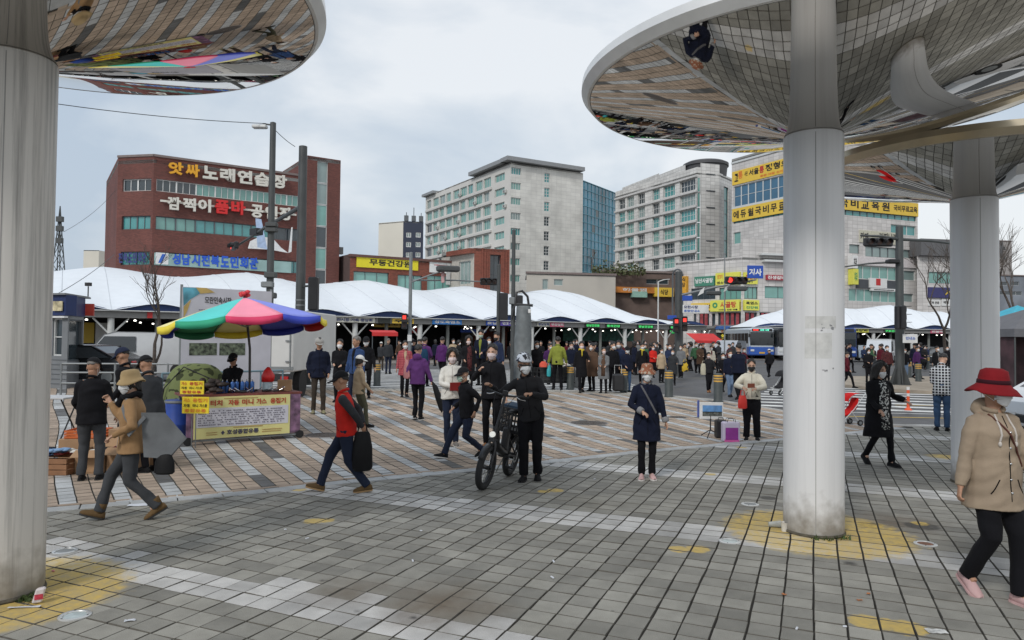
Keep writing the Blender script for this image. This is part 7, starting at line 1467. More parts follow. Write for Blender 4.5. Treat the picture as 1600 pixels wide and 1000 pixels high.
# ---- boxes of goods at the left
tb = thing('folding_table', 'folding table with white sheets at the very left of the boxes', 'table', gpos(78, 12.6)); mb = MB(); mb.bbox((0, 0, .72), (.9, .6, .03), .01); mb.build('tabletop', mat('table_pale', (.5, .5, .5), .5), tb)
for x_ in (-.38, .38):
    mb = MB(); mb.tube([(x_, -.25, 0), (x_, .25, .7)], .013, 6); mb.build('leg', blk, tb); mb = MB(); mb.tube([(x_, .25, 0), (x_, -.25, .7)], .013, 6); mb.build('leg', blk, tb)
wood = mat('crate_wood', (.24, .12, .06), .8, var=.3, scale=4)
def wcrate(loc, d, rz, label, m, gr=None):
    t = thing('crate', label, 'crate', loc, rz, gr); w_, l_, h_ = d; mb = MB(); mb.box((0, 0, .01), (w_, l_, .02)); mb.build('base', m, t)
    n_ = 3
    for k in range(n_):
        z_ = h_*(k+.5)/n_
        for (c, s_) in (((0, -l_/2, z_), (w_, .012, h_/n_-.012)), ((0, l_/2, z_), (w_, .012, h_/n_-.012)), ((-w_/2, 0, z_), (.012, l_-.014, h_/n_-.012)), ((w_/2, 0, z_), (.012, l_-.014, h_/n_-.012))): mb = MB(); mb.box(c, s_); mb.build('slat', m, t)
    return t
def heap(loc, n_, sp, cols_, label, name='clothes_pile', cat='clothes', sc=1., z0=.0):
    """a heap of cloth, one crumpled piece per colour"""
    t = thing(name, label, cat, loc); rs = random.Random(int(abs(loc.x)*100)+n_)
    for k in range(n_):
        mb = MB(); c = Vector((rs.uniform(-sp[0], sp[0]), rs.uniform(-sp[1], sp[1]), z0+rs.uniform(0, sp[2])))
        for q in range(5): mb.ell(c+Vector((rs.uniform(-.06, .06), rs.uniform(-.05, .05), rs.uniform(-.015, .02)))*sc, (rs.uniform(.04, .09)*sc, rs.uniform(.03, .07)*sc, rs.uniform(.012, .03)*sc), 8, Matrix.Rotation(rs.uniform(0, 3), 4, 'Z'))
        mb.build('garment', MATS[cols_[k % len(cols_)]], t, smooth=2)
    return t
g1 = ground(92, 742); g1.y += .2; g1.x = (92-800)/F_PX*g1.y
wcrate(g1, (.62, .5, .22), 0, 'low wooden crate on the ground full of bright clothes', wood); heap(g1+Vector((0, 0, .2)), 16, (.22, .17, .1), ['cloth_pink', 'cloth_skyblue', 'cloth_navy', 'cloth_white', 'cloth_red', 'cloth_blue'], 'pink, blue and white garments heaped in the wooden crate')
g2 = g1+Vector((.02, .72, 0)); carton(g2, (.6, .45, .36), 0, 'plain box under the orange tray'); wcrate(g2+Vector((0, 0, .365)), (.5, .36, .12), .1, 'orange tray resting on a box behind the clothes crate', mat('tray_orange', (.55, .13, .03), .5)); 
heap(g2+Vector((.1, .62, .0)), 8, (.25, .15, .1), ['cloth_grey2', 'cloth_white', 'cloth_navy'], 'grey and white cloths laid out behind the orange tray')
g3 = g1+Vector((.50, .1, 0)); carton(g3, (.36, .4, .3), .03, 'open cardboard box left of the tan fleece', None, True); heap(g3+Vector((0, 0, .2)), 7, (.15, .12, .1), ['cloth_white', 'cloth_black', 'cloth_grey2'], 'white papers and black bundles in the open cardboard box')
g4 = g1+Vector((.90, .15, 0)); carton(g4, (.36, .4, .33), -.04, 'open cardboard box behind the legs of the tan fleece', None, True); heap(g4+Vector((0, 0, .24)), 7, (.15, .12, .1), ['cloth_maroon', 'cloth_pink', 'cloth_white'], 'maroon and pink goods in the box behind the tan fleece')
g5 = g1+Vector((.72, .8, 0)); carton(g5, (.66, .5, .5), .0, 'wide closed box at the back of the goods'); heap(g5+Vector((0, 0, .5)), 12, (.26, .18, .06), ['cloth_white', 'cloth_pink', 'cloth_grey2', 'cloth_beige', 'cloth_navy'], 'mixed small goods spread on the wide box')
# pavement railing by the parked car
t = thing('railing', 'low metal railing between the kiosk and the information board', 'railing', gpos(130, 20)); 
for z_ in (.45, .75, 1.0):
    mb = MB(); mb.tube([(-.6, 0, z_), (3.6, .6, z_)], .025, 8); mb.build('rail', steel_g, t)
for k in range(4): mb = MB(); mb.tube([(-.6+1.4*k, .2*k, 0), (-.6+1.4*k, .2*k, 1.02)], .03, 8); mb.build('post', steel_g, t)
def delineator(label, p, h=.72, lean=0):
    t = thing('marker_post', label, 'marker post', p); mb = MB(); mb.lathe([(.10, 0), (.10, .02), (.05, .06), (.038, .1), (.038, h-.02), (.02, h)], n=16, capb=True, capt=True); mb.build('post', mat('post_orange', (.75, .10, .03), .5, var=.08), t, smooth=True)
    for z_ in (.38, .55): mb = MB(); mb.lathe([(.0395, z_), (.0395, z_+.08)], n=16); mb.build('reflective_band', sgw, t, smooth=True)
delineator('orange marker post standing in the road by the checked shirt', ground(1419, 641), .62); delineator('red and white marker post beyond the browsing man', gpos(150, 17.5), .95)
# ---- bollards
def bollard():
    t = thing('bollard', 'x', 'bollard', (0, 0, 0), 0, 'striped bollards along the kerb'); mb = MB(); mb.lathe([(.145, 0), (.15, .02), (.13, .05), (.13, .80), (.12, .84), (.04, .86)], n=20, capb=True, capt=True); mb.build('post', mat('bollard_green_grey', (.05, .06, .06), .6, var=.2, scale=6), t, smooth=True)
    for z_ in (.60, .68, .76): mb = MB(); mb.lathe([(.132, z_), (.1345, z_+.008), (.1345, z_+.036), (.132, z_+.044)], n=20); mb.build('stripe', mat('stripe_amber', (.62, .36, .07), .5, var=.15, scale=6), t, smooth=True)
    return t
b0_ = bollard(); bl = [(589, 603, 'striped bollard on the empty paving right of the beige jacket'), (891, 608, 'striped bollard right of the olive jacket'), (975, 613, 'striped bollard among the waiting crowd before the navy jacket'), (1045, 620, 'striped bollard right of the floral hat'), (1122, 628, 'striped bollard at the crossing left of the cream padded jacket'), (1435, 596, 'striped bollard right of the far signal pole'), (1430, 583, 'farther striped bollard behind the one at the far signal pole'), (1464, 602, 'striped bollard in front of the grey-shirted man'), (1449, 577, 'small distant bollard between the far cars'), (1420, 590, 'striped bollard half behind the pale jeans')]
for i, (x_, y_, lb_) in enumerate(bl):
    if i == 0: b0_.location = ground(x_, y_); b0_['label'] = lb_
    else: dup(b0_, ground(x_, y_), 0, lb_)
# ---- poles and signals
def signal_h(t, c, rz, lit=0, w_=1.25):
    """horizontal three-lens signal head centred at c (local to t)"""
    M = Matrix.Translation(c) @ Matrix.Rotation(rz, 4, 'Z'); mb = MB(); mb.bbox((0, 0, 0), (w_, .22, .36), .05); mb.v = [tuple(M @ Vector(v)) for v in mb.v]; h_ = mb.build('signal_head', blk, t)
    for k in range(3):
        x_ = (k-1)*w_*.31; mb = MB(); mb.lathe([(.13, 0), (.12, .01), (.0, .02)], n=18); mb.v = [tuple(M @ Vector((x_+v[0], -.112-v[2], v[1]))) for v in mb.v]; mb.build('lens', (redl if lit == k else offl), h_, smooth=True)
        mb = MB(); n_ = 12; vs = []
        for i in range(n_+1):
            a = PI*(-.1+1.2*i/n_); vs += [M @ Vector((x_+.14*math.cos(a), -.11, .14*math.sin(a))), M @ Vector((x_+.14*math.cos(a), -.28, .14*math.sin(a)))]
        mb.add(vs, [(2*i, 2*i+1, 2*i+3, 2*i+2) for i in range(n_)]); mb.build('visor', blk, h_)
    return h_
def signal_v(t, c, rz, lit=0, h=.75, n_=2, m_on=None):
    M = Matrix.Translation(c) @ Matrix.Rotation(rz, 4, 'Z'); mb = MB(); mb.bbox((0, 0, 0), (.27, .2, h), .04); mb.v = [tuple(M @ Vector(v)) for v in mb.v]; hd_ = mb.build('signal_head', blk, t)
    for k in range(n_):
        z_ = h*(.5-(k+.5)/n_); mb = MB(); mb.box((0, -.108, z_), (.16, .02, min(.18, h/n_*.6))); mb.v = [tuple(M @ Vector(v)) for v in mb.v]; mb.build('lens', (m_on or redl) if k == lit else offl, hd_)
        mb = MB(); mb.box((0, -.2, z_+h/n_*.4), (.28, .2, .015)); mb.v = [tuple(M @ Vector(v)) for v in mb.v]; mb.build('visor', blk, hd_)
def pole(label, px, pyb, pyt, r0, r1, m, d=None, name='street_pole', cat='pole', flare=0):
    g = gpos(px, d) if d else ground(px, pyb); h = zat(g.x, g.y, pyt); t = thing(name, label, cat, g); mb = MB(); mb.lathe([(r0, 0), (r0*.97, h*.3), (r1*1.05, h*.8), (r1, h-.02), (r1*.6, h)], n=20, capb=True, capt=True); mb.build('shaft', m, t, smooth=True)
    if flare:
        for k in range(6): a = k*PI/3+.3; mb = MB(); u = Vector((math.cos(a), math.sin(a), 0)); w_ = Vector((-u.y, u.x, 0))*.012; vs = [u*r0*.8-w_, u*r0*.8+w_, u*(r0+flare)+w_, u*(r0+flare)-w_]; v2 = [u*r0*.8-w_+Vector((0, 0, .9)), u*r0*.8+w_+Vector((0, 0, .9))]; mb.add(vs+v2, [(0, 3, 2, 1), (0, 4, 5, 1), (1, 5, 2), (0, 3, 4), (3, 4, 5, 2)]); mb.build('fin', m, t)
        mb = MB(); mb.tube([(0, 0, 0), (0, 0, .03)], r0+flare+.02, 20); mb.build('base_plate', m, t)
    return t, g, h
def arm(t, a, b2, r, m, name='mast_arm'): mb = MB(); mb.tube([a, (Vector(a)+Vector(b2))/2+Vector((0, 0, .05)), b2], [r, r*.8, r*.6], 8); return mb.build(name, m, t, smooth=True)
t, g, h = pole('thick dark signal pole with finned foot behind the parasol', 467, 601, 228, .185, .155, steel_d, name='signal_pole', cat='signal pole', flare=.3)
z_ = zat(g.x, g.y, 322); e_ = at(374, 382, 36)-g; arm(t, (0, 0, z_), e_, .09, steel_d); signal_h(t, e_+Vector((-.2, -.1, -.1)), R(-60)); mb = MB(); mb.box(e_.lerp(Vector((0, 0, z_)), .33)+Vector((0, 0, .1)), (.35, .6, .3), R(50)); mb.build('camera_housing', blk, t)
mb = MB(); mb.add([e_+Vector((.9, -.3, 1.3)), e_+Vector((1.2, -.3, 1.25)), e_+Vector((1.6, -.5, -.3)), e_+Vector((1.1, -.5, -.2))], [(0, 1, 2, 3)]); mb.build('loose_cloth', cl('cloth_paleblue', (.35, .45, .62)), t)
q = at(490, 459, 26.5)-g; mb = MB(); mb.bbox(q, (.36, .3, 1.25), .04); mb.build('signal_box', blk, t); mb = MB(); mb.tube([(0, 0, q.z+.3), q+Vector((0, 0, .3))], .04, 6); mb.build('bracket', steel_d, t)
for y_ in (520, 528, 545, 552, 560): mb = MB(); zz = zat(g.x, g.y, y_-50); mb.tube([(0, 0, zz), (0, 0, zz+.05)], .185, 20); mb.build('clamp', chrome if y_ % 2 else steel_g, t, smooth=True)
t2, g2_, h2_ = pole('slimmer grey lamp pole left of the thick signal pole', 420, 600, 191, .13, .10, steel_d, d=24.6, name='lamp_pole', cat='lamp post')
q = at(406, 198, 24.6)-g2_; mb = MB(); mb.tube([(0, 0, h2_-.1), q+Vector((.1, 0, .1))], .03, 6); mb.build('lamp_arm', steel_d, t2); mb = MB(); mb.bbox(q, (.5, .25, .12), .04); mb.build('lamp_head', alu, t2)
for y_ in (352, 360, 430, 445, 462): zz = zat(g2_.x, g2_.y, y_); mb = MB(); mb.bbox((.05*(-1)**y_, -.1, zz), (.4, .25, .16 if y_ < 400 else .2), .03); mb.build('junction_box', steel_g if y_ == 445 else steel_d, t2)
t, g, h = pole('slim signal pole with the lit red pedestrian light before the market', 640, 590, 394, .09, .08, steel_g, d=34, name='signal_pole', cat='signal pole')
z_ = zat(g.x, g.y, 438); e_ = at(772, 441, 36)-g; arm(t, (0, 0, z_), e_, .045, steel_g); e2 = at(712, 418, 34.5)-g; arm(t, (0, 0, z_-.1), e2, .045, steel_g, 'upper_arm'); mb = MB(); mb.bbox(at(700, 420, 34.4)-g, (1.1, .5, .28), .06, R(20)); mb.build('lamp_head', steel_d, t); mb = MB(); mb.bbox(at(692, 433, 34.4)-g, (.16, .06, .55), .02); mb.build('small_sign', mat('sign_rose', (.5, .3, .3), .6), t)
signal_h(t, at(764, 440, 35.8)-g, R(5), 9, .9); signal_v(t, at(632, 502, 33.8)-g, R(4), 0, .75); mb = MB(); mb.box(at(640, 528, 33.85)-g, (.2, .02, .3)); mb.build('notice', sgw, t)
t, g, h = pole('thin pole carrying a tall black loudspeaker above the crowd', 778, 590, 413, .09, .08, steel_d, d=33)
mb = MB(); mb.bbox(at(787, 479, 32.9)-g, (.40, .35, 1.25), .04); mb.build('loudspeaker', blk, t)
t, g, h = pole('tall slender pole between the loudspeaker and the wrapped post', 801, 595, 359, .10, .075, steel_d, d=30)
mb = MB(); mb.bbox(at(812, 482, 29.9)-g, (.26, .3, 1.1), .03); mb.build('junction_box', blk, t); mb = MB(); mb.bbox(at(800, 470, 29.8)-g, (.25, .2, .3), .03); mb.build('clamp', steel_g, t)
t = thing('wrapped_post', 'stout post wrapped in grey sheeting behind the cycling helmet', 'post', gpos(817, 26)); h = zat(t.location.x, 26, 478); mb = MB()
mb.lathe([(.33, 0), (.32, .4), (.31, .8), (.335, 1.2), (.30, 1.25), (.30, 1.8), (.285, 2.4), (.27, h-.05), (.24, h)], n=22, capb=True, capt=True); mb.v = [(v[0]*(1+.07*math.sin(v[2]*13+v[0]*9)), v[1], v[2]) for v in mb.v]; mb.build('wrapping', grey_tarp, t, smooth=True)
mb = MB(); mb.tube([(-.35, 0, h+.05), (.35, 0, h+.02)], .05, 8); mb.tube([(-.3, 0, h), (-.25, 0, h+.5), (-.05, 0, h+.55), (.15, 0, h+.35), (.2, 0, h+.02)], .045, 8); mb.tube([(-.3, 0, h+.1), (-.42, 0, h-.5)], .04, 8); mb.build('iron_bracket', blk, t, smooth=True); mb = MB(); mb.bbox((.22, -.3, h-.2), (.1, .05, .14), .01); mb.build('tag', sgw, t)
t, g, h = pole('broad grey signal pole at the crossing with banners and long arm', 1060, 600, 424, .20, .17, steel_d, d=36, name='signal_pole', cat='signal pole')
z_ = zat(g.x, g.y, 462); e_ = at(1182, 437, 34)-g; arm(t, (0, 0, z_), e_, .06, steel_g); signal_h(t, at(1150, 438, 34.2)-g, R(6), 0, 1.1); mb = MB(); mb.bbox(at(1180, 425, 34)-g, (.78, .05, .62), .02, R(4)); bs = mb.build('direction_sign', sgb, t); lettering('거사', .62, .34, iwht, bs, at(1180, 425, 34)-g+Vector((-.31, -.05, -.18)), R(4), .04)
mb = MB(); mb.bbox(at(1152, 451, 34)-g, (.9, .3, .22), .05, 0); mb.bbox(at(1115, 458, 34.6)-g, (.7, .3, .2), .05); mb.build('lamp_head', steel_d, t)
for x_, y_ in ((1094, 456), (1134, 450)): mb = MB(); c = at(x_, y_, 34.6)-g; mb.add([c+Vector((-.12, 0, -.2)), c+Vector((.16, 0, -.05)), c+Vector((.22, 0, .25)), c+Vector((.0, 0, .05))], [(0, 1, 2, 3)]); mb.build('torn_flag', sgw, t)
mb = MB(); mb.bbox(at(1087, 483, 35.6)-g, (1.3, .04, .42), .01, 0); bs = mb.build('street_banner', sgw, t); lettering('모란시장', .7, .15, inav, bs, at(1087, 483, 35.6)-g+Vector((-.6, -.04, .03)), 0); lettering('종합안내소', .8, .12, iblu, bs, at(1087, 483, 35.6)-g+Vector((-.6, -.04, -.15)), 0); mb = MB(); mb.bbox(at(1074, 466, 35.6)-g, (.5, .04, .26), .01); mb.build('name_plate', sgb, t); mb = MB(); mb.bbox(at(1050, 496, 35.6)-g, (.45, .04, .2), .01); mb.build('name_plate', sgb, t)
signal_v(t, at(1056, 508, 35.4)-g, R(4), 0, .75); signal_v(t, at(1070, 506, 35.4)-g, R(-14), 0, .75)
t, g, h = pole('thick dark signal pole beyond the black-coated woman', 1406, 601, 353, .185, .15, steel_d, name='signal_pole', cat='signal pole', flare=.25)
z_ = zat(g.x, g.y, 374); arm(t, (0, 0, z_), at(1345, 368, 29.8)-g, .07, steel_d); arm(t, (0, 0, z_), at(1500, 382, 31)-g, .07, steel_d); signal_h(t, at(1370, 379, 29.8)-g+Vector((0, -.1, 0)), R(0), 9, 1.2); z2 = zat(g.x, g.y, 409); arm(t, (0, 0, z2), at(1310, 418, 32)-g, .05, steel_d); mb = MB(); mb.bbox((-.35, -.1, z2), (.5, .4, .18), .05); mb.build('camera_housing', blk, t)
signal_v(t, at(1411, 496, 29.8)-g, R(80), 9, 1.0, 3); signal_v(t, at(1403, 496, 29.9)-g, R(100), 9, 1.0, 3); mb = MB(); mb.bbox(at(1422, 529, 30)-g, (.62, .04, .38), .01); bs = mb.build('notice', sgw, t); lettering('안내소', .4, .13, iblu, bs, at(1422, 529, 30)-g+Vector((-.2, -.04, -.05)), 0)
t, g, h = pole('thin grey post in front of the restaurant building', 1132, 600, 395, .05, .04, steel_g, d=52)
t, g, h = pole('small white lamp post beside the brown restaurant', 1028, 590, 440, .06, .05, alu, d=56, name='lamp_post', cat='lamp post'); arm(t, (0, 0, h), (.9, 0, h+.2), .04, alu, 'lamp_arm')
# wires
def wire(label, pts, r=.012): t = thing('overhead_wire', label, 'wire', pts[0]); mb = MB(); mb.tube([Vector(p)-Vector(pts[0]) for p in pts], r, 5); mb.build('cable', blk, t)
def sag(a, b2, s_): return [a.lerp(b2, q)-Vector((0, 0, s_*4*q*(1-q))) for q in np.linspace(0, 1, 14)]
wire('wire running from the lamp pole to the left edge', sag(at(416, 193, 24.6), at(20, 152, 20), .12)); wire('short wire between the lamp pole and the thick pole', sag(at(425, 198, 24.6), at(461, 229, 27), .05)); wire('wire slanting down over the white roof at the left', sag(at(178, 398, 34), at(88, 460, 24), .1)); wire('wire rising to the brick building corner', sag(at(100, 362, 40), at(180, 298, 60), .3))
# ---- bare trees
bark = mat('bark', (.085, .07, .06), .9, var=.3, scale=12, bump=.8, bscale=30)
def bare_tree(label, loc, h, seed, r0=.09, lean=0, spread=.55):
    t = thing('bare_tree', label, 'tree', loc); rs = random.Random(seed); tb_ = MB(); cb_ = MB()
    def grow(p, d, l, r, dep, mb):
        pts = [p]; q = p; dd = d
        for k in range(4): dd = (dd+Vector((rs.gauss(0, .12), rs.gauss(0, .12), rs.gauss(.03, .06)))).normalized(); q = q+dd*l/4; pts.append(q)
        mb.tube(pts, [r*(1-.35*i/4) for i in range(5)], 7 if dep < 2 else 4)
        if dep >= 5: return
        for k in range(2 if dep < 2 else 3):
            i = 4 if k == 0 else rs.choice((2, 3, 4)); a = rs.uniform(0, 2*PI); sp = rs.uniform(.3, .75)*spread*1.6; nd = (dd+Vector((math.cos(a)*sp, math.sin(a)*sp, rs.uniform(.0, .35)))).normalized(); grow(pts[i], nd, l*rs.uniform(.62, .82), r*.6, dep+1, cb_)
    grow(Vector((0, 0, 0)), Vector((lean, 0, 1)).normalized(), h*.3, r0, 0, tb_); tb_.build('trunk', bark, t, smooth=True); cb_.build('branches', bark, t, smooth=True)
bare_tree('thin bare tree in front of the white roof left of the board', gpos(240, 21), 5.3, 4, .07, -.12, .5)
bare_tree('bare tree behind the rear column on its right', gpos(1562, 36), 9, 12, .12, .05); bare_tree('bare tree at the right edge beyond the grey tent', gpos(1592, 48), 12, 21, .14, 0); bare_tree('bare tree reaching up left of the rear column', gpos(1482, 44), 9.5, 33, .12, -.05)
bare_tree('small russet bare shrub on the low roof by the glass block', at(924, 420, 99), 3.0, 6, .1, 0, 1.0); 
# shrubs on roof
shr = mat('shrub_leaf', (.09, .10, .04), .8, var=.5, scale=6); rt = thing('roof_shrub', 'clump of olive shrubs on the brown restaurant roof', 'shrub', at(966, 430, 107)); rs = random.Random(9); mb = MB()
for k in range(420): p = Vector((rs.uniform(-4, 4), rs.uniform(-1.5, 1.5), abs(rs.gauss(.6, .6)))); a = Vector((rs.gauss(0, 1), rs.gauss(0, 1), rs.gauss(0, 1))).normalized()*.28; b2 = a.cross(Vector((rs.gauss(0, 1), rs.gauss(0, 1), 1))).normalized()*.16; mb.add([p-a, p+b2, p+a, p-b2], [(0, 1, 2, 3)])
mb.build('foliage', shr, rt)
# ---- radio mast far left
t = thing('radio_mast', 'lattice radio mast rising at the left behind the white roof', 'mast', gpos(88, 190)); mb = MB(); zt = at(91, 322, 190).z
for sx in (-1, 1):
    for sy in (-1, 1): mb.tube([(sx*2.2, sy*2.2, 0), (sx*.35, sy*.35, zt*.82), (0, 0, zt)], .16, 4)
for k in range(10):
    z_ = zt*.8*k/10; w_ = 2.2-1.85*k/10; w2_ = 2.2-1.85*(k+1)/10; z2 = zt*.8*(k+1)/10
    for sx in (-1, 1): mb.tube([(-w_*sx, -w_, z_), (w2_*sx, -w2_, z2)], .09, 4); mb.tube([(w_, -w_*sx, z_), (w2_, w2_*sx, z2)], .09, 4)
mb.build('lattice', steel_d, t); mb = MB()
for z_ in (.83, .9, .74): mb.box((.3, -.4, zt*z_), (1.6, 1.0, 1.4))
mb.build('antenna', steel_d, t)
# ---- tents at the right edge
def pyramid(label, c, w_, h0, h1, m, m2):
    t = thing('gazebo', label, 'gazebo', c); mb = MB(); h = w_/2; mb.add([(-h, -h, h0), (h, -h, h0), (h, h, h0), (-h, h, h0), (0, 0, h1)], [(0, 1, 4), (1, 2, 4), (2, 3, 4), (3, 0, 4)]); mb.build('roof_cloth', m, t); mb = MB()
    for a, b2 in (((-h, -h), (h, -h)), ((h, -h), (h, h)), ((h, h), (-h, h)), ((-h, h), (-h, -h))): mb.quad((*a, h0-.25), (*b2, h0-.25), (*b2, h0), (*a, h0))
    mb.build('valance', m, t)
    for sx in (-1, 1):
        for sy in (-1, 1): mb = MB(); mb.tube([(sx*h*.97, sy*h*.97, 0), (sx*h*.97, sy*h*.97, h0)], .025, 6); mb.build('leg', steel_d, t)
    mb = MB(); mb.quad((-h*.95, h*.95, .1), (h*.95, h*.95, .1), (h*.95, h*.95, h0), (-h*.95, h*.95, h0)); mb.quad((-h*.95, -h*.95, .1), (-h*.95, h*.95, .1), (-h*.95, h*.95, h0), (-h*.95, -h*.95, h0)); mb.build('side_cloth', m2, t)
pyramid('grey gazebo at the right edge above the white car', gpos(1606, 23.5), 3.0, 2.3, 3.0, mat('gazebo_grey', (.13, .13, .14), .8, var=.1), mat('gazebo_maroon', (.06, .03, .035), .8, var=.6, scale=2)); pyramid('cyan gazebo behind the grey one at the right edge', gpos(1590, 29), 3.2, 2.5, 3.4, mat('gazebo_cyan', (.05, .38, .5), .7), MATS['gazebo_maroon'])
# ---- small things people carry or set down
def bagmesh(label, loc, d, m, rz=0, name='bag', cat='bag', handle=True, soft=.3, tilt_=0, strap=None, mb2=None):
    t = thing(name, label, cat, loc, rz); w_, l_, h_ = d; mb = MB()
    loft(mb, [(Vector((0, 0, 0)), Vector((w_/2*.8, 0, 0)), Vector((0, l_/2*.8, 0))), (Vector((0, 0, h_*.08)), Vector((w_/2, 0, 0)), Vector((0, l_/2, 0))), (Vector((0, 0, h_*.6)), Vector((w_/2*.95, 0, 0)), Vector((0, l_/2*.8, 0))), (Vector((0, 0, h_*.95)), Vector((w_/2*(1-soft), 0, 0)), Vector((0, l_/2*.35, 0))), (Vector((0, 0, h_)), Vector((w_/2*(.9-soft), 0, 0)), Vector((0, l_/2*.25, 0)))], 18)
    mb.build('body', m, t, smooth=True)
    if handle: mb = MB(); mb.tube([(-w_*.25, 0, h_*.93), (-w_*.15, 0, h_+.09), (w_*.15, 0, h_+.09), (w_*.25, 0, h_*.93)], .009, 6); mb.build('handle', m, t)
    if strap: mb = MB(); mb.tube([Vector(p)-Vector(loc) for p in strap], .012, 6, sq=1.8); mb.build('strap', m, t)
    return t
def Wp(A, v): return A.M @ Vector(v)
A = PE['vest']; w = Wp(A, A.wr[1]); bagmesh('large soft black bag hanging behind the red vest', w+Vector((.0, .02, -.52)), (.25, .17, .46), cl('bag_black', (.012, .012, .013), .5), R(20))
A = PE['fleece']; w = Wp(A, A.P+Vector((.2, .10, -.02))); t = thing('tote_bag', 'grey tote bag swinging out behind the tan fleece', 'bag', w); mb = MB(); mb.add([(0, 0, .32), (.02, .03, -.12), (.24, .06, -.14), (.42, .06, .06), (.22, .03, .32), (.06, .05, .31), (.08, .12, -.12), (.25, .14, -.12), (.41, .1, .06)], [(0, 1, 2, 3, 4), (5, 8, 7, 6), (1, 6, 7, 2), (2, 7, 8, 3), (3, 8, 4)]); mb.build('body', cl('tote_grey', (.17, .18, .19)), t); mb = MB(); q_ = drape(A.gar, [A.P+A.X*(.10+.045*i)*A.k+A.up*(.50-.1*i)*A.k for i in range(5)], A.Y, .004); mb.tube([Wp(A, v)-w for v in q_]+[Vector((.04, 0, .28))], .012, 6, sq=2); mb.build('strap', MATS['tote_grey'], t)
bagmesh('small black handbag behind the knees of the tan fleece', Wp(A, (.2, .32, .47)), (.2, .12, .2), MATS['bag_black'], 0, handle=False)
A = PE['purple']; w = Wp(A, A.wr[0]); t = thing('folded_umbrella', 'folded black umbrella slanting from the hand of the purple hooded jacket', 'umbrella', w); mb = MB(); mb.tube([(0, 0, .02), (.08, 0, -.12), (.16, 0, -.36), (.22, 0, -.6), (.24, 0, -.68)], [.012, .06, .075, .05, .01], 10); mb.build('furled_cloth', MATS['bag_black'], t, smooth=True); mb = MB(); mb.tube([(0, 0, .1), (0, 0, .0)], .014, 6); mb.build('handle', blk, t)
bagmesh('pink shoulder bag at the side of the purple hooded jacket', Wp(A, (.26, -.02, .92)), (.12, .3, .42), cl('bag_pink', (.45, .2, .2)), R(30))
A = PE['whitefleece']; w = (Wp(A, A.wr[0])+Wp(A, A.wr[1]))/2; t = thing('wallet', 'dark red case held by the woman in cream fleece', 'case', w+Vector((.02, -.10, .02))); mb = MB(); mb.bbox((0, 0, 0), (.26, .03, .14), .012, .4); mb.build('cover', cl('case_red', (.20, .02, .02)), t)
A = PE['puffer']; w = (Wp(A, A.wr[0])+Wp(A, A.wr[1]))/2; t = thing('phone', 'phone in brown case held by the woman in the cream jacket', 'phone', w+Vector((0, -.08, .05))); mb = MB(); mb.bbox((0, 0, 0), (.15, .012, .08), .005, .3); mb.build('case', cl('case_brown', (.25, .08, .05)), t); mb = MB(); mb.box((0, .009, 0), (.13, .002, .065), .3); mb.build('screen', blk, t)
bagmesh('small red pouch hanging from the wrist of the cream padded jacket', Wp(A, A.wr[0])+Vector((-.03, -.02, -.38)), (.17, .1, .24), mat('pouch_red', (.6, .03, .02), .6), 0)
A = PE['navycoat']; mb = MB(); t = thing('shoulder_strap', 'grey bag strap crossing the navy coat', 'strap', Wp(A, A.P)); pts = [Wp(A, v)-Wp(A, A.P) for v in drape(A.gar, [A.P+A.X*(-.09+.028*i)*A.k+A.up*(.49-.052*i)*A.k for i in range(9)], A.Y)]; mb.tube(pts, .008, 6, sq=2.2); mb.build('strap', cl('strap_grey', (.14, .14, .15)), t)
A = PE['redhat']; t = thing('shoulder_strap', 'thin brown bag strap across the khaki raincoat', 'strap', Wp(A, A.P)); mb = MB(); pts = [Wp(A, v)-Wp(A, A.P) for v in drape(A.gar, [A.P+A.X*(-.08+.03*i)*A.k+A.up*(.49-.05*i)*A.k for i in range(9)], A.Y)]; mb.tube(pts, .007, 6, sq=1.5); mb.build('strap', cl('strap_brown', (.10, .04, .03)), t)
for sx in (-1, 1):
    mb = MB(); q_ = drape(A.gar, [A.P+A.X*sx*(.05+.004*i)*A.k+A.up*(.49-.05*i)*A.k for i in range(5)], A.Y, .006); mb.tube(q_, .007, 6); mb.ell(q_[-1]-A.up*.02*A.k, (.012, .012, .02), 8); mb.build('drawcord', cl('cord_cream', (.5, .46, .42)), A.t, smooth=True)
mb = MB()
for q_ in drape(A.gar, [A.P+A.up*u_*A.k+A.X*.012 for u_ in (.36, .24, .12, .0, -.1)], A.Y, .001): mb.ell(q_, (.009, .006, .009), 8)
mb.build('press_stud', chrome, A.t, smooth=True)
# placard stand, black case and purple bag
g = ground(1110, 683); t = thing('placard_stand', 'music stand displaying a blue landscape print', 'stand', g); h = zat(g.x, g.y, 655); mb = MB(); mb.tube([(0, 0, .12), (0, 0, h+.25)], .013, 8)
for a in (0, 2.1, 4.2): mb.tube([(0, 0, .14), (.24*math.cos(a), .24*math.sin(a), .01)], .01, 6)
mb.build('tripod', blk, t, smooth=True); a_, b2 = at(1094, 655, g.y-.05)-g, at(1131, 629, g.y-.05)-g; mb = MB(); mb.bbox(((a_.x+b2.x)/2, 0, (a_.z+b2.z)/2), (b2.x-a_.x, .02, b2.z-a_.z), .004); pn_ = mb.build('board', sgw, t); mb = MB(); mb.box(((a_.x+b2.x)/2+.015, -.014, (a_.z+b2.z)/2+.035), ((b2.x-a_.x)*.82, .004, (b2.z-a_.z)*.42)); mb.build('printed_sky', mat('print_sky', (.12, .28, .55), .6, var=.3, scale=8), pn_); mb = MB(); mb.box(((a_.x+b2.x)/2+.015, -.014, (a_.z+b2.z)/2-.06), ((b2.x-a_.x)*.82, .004, (b2.z-a_.z)*.26)); mb.build('printed_town', mat('print_town', (.10, .11, .10), .6, var=.9, scale=22), pn_)
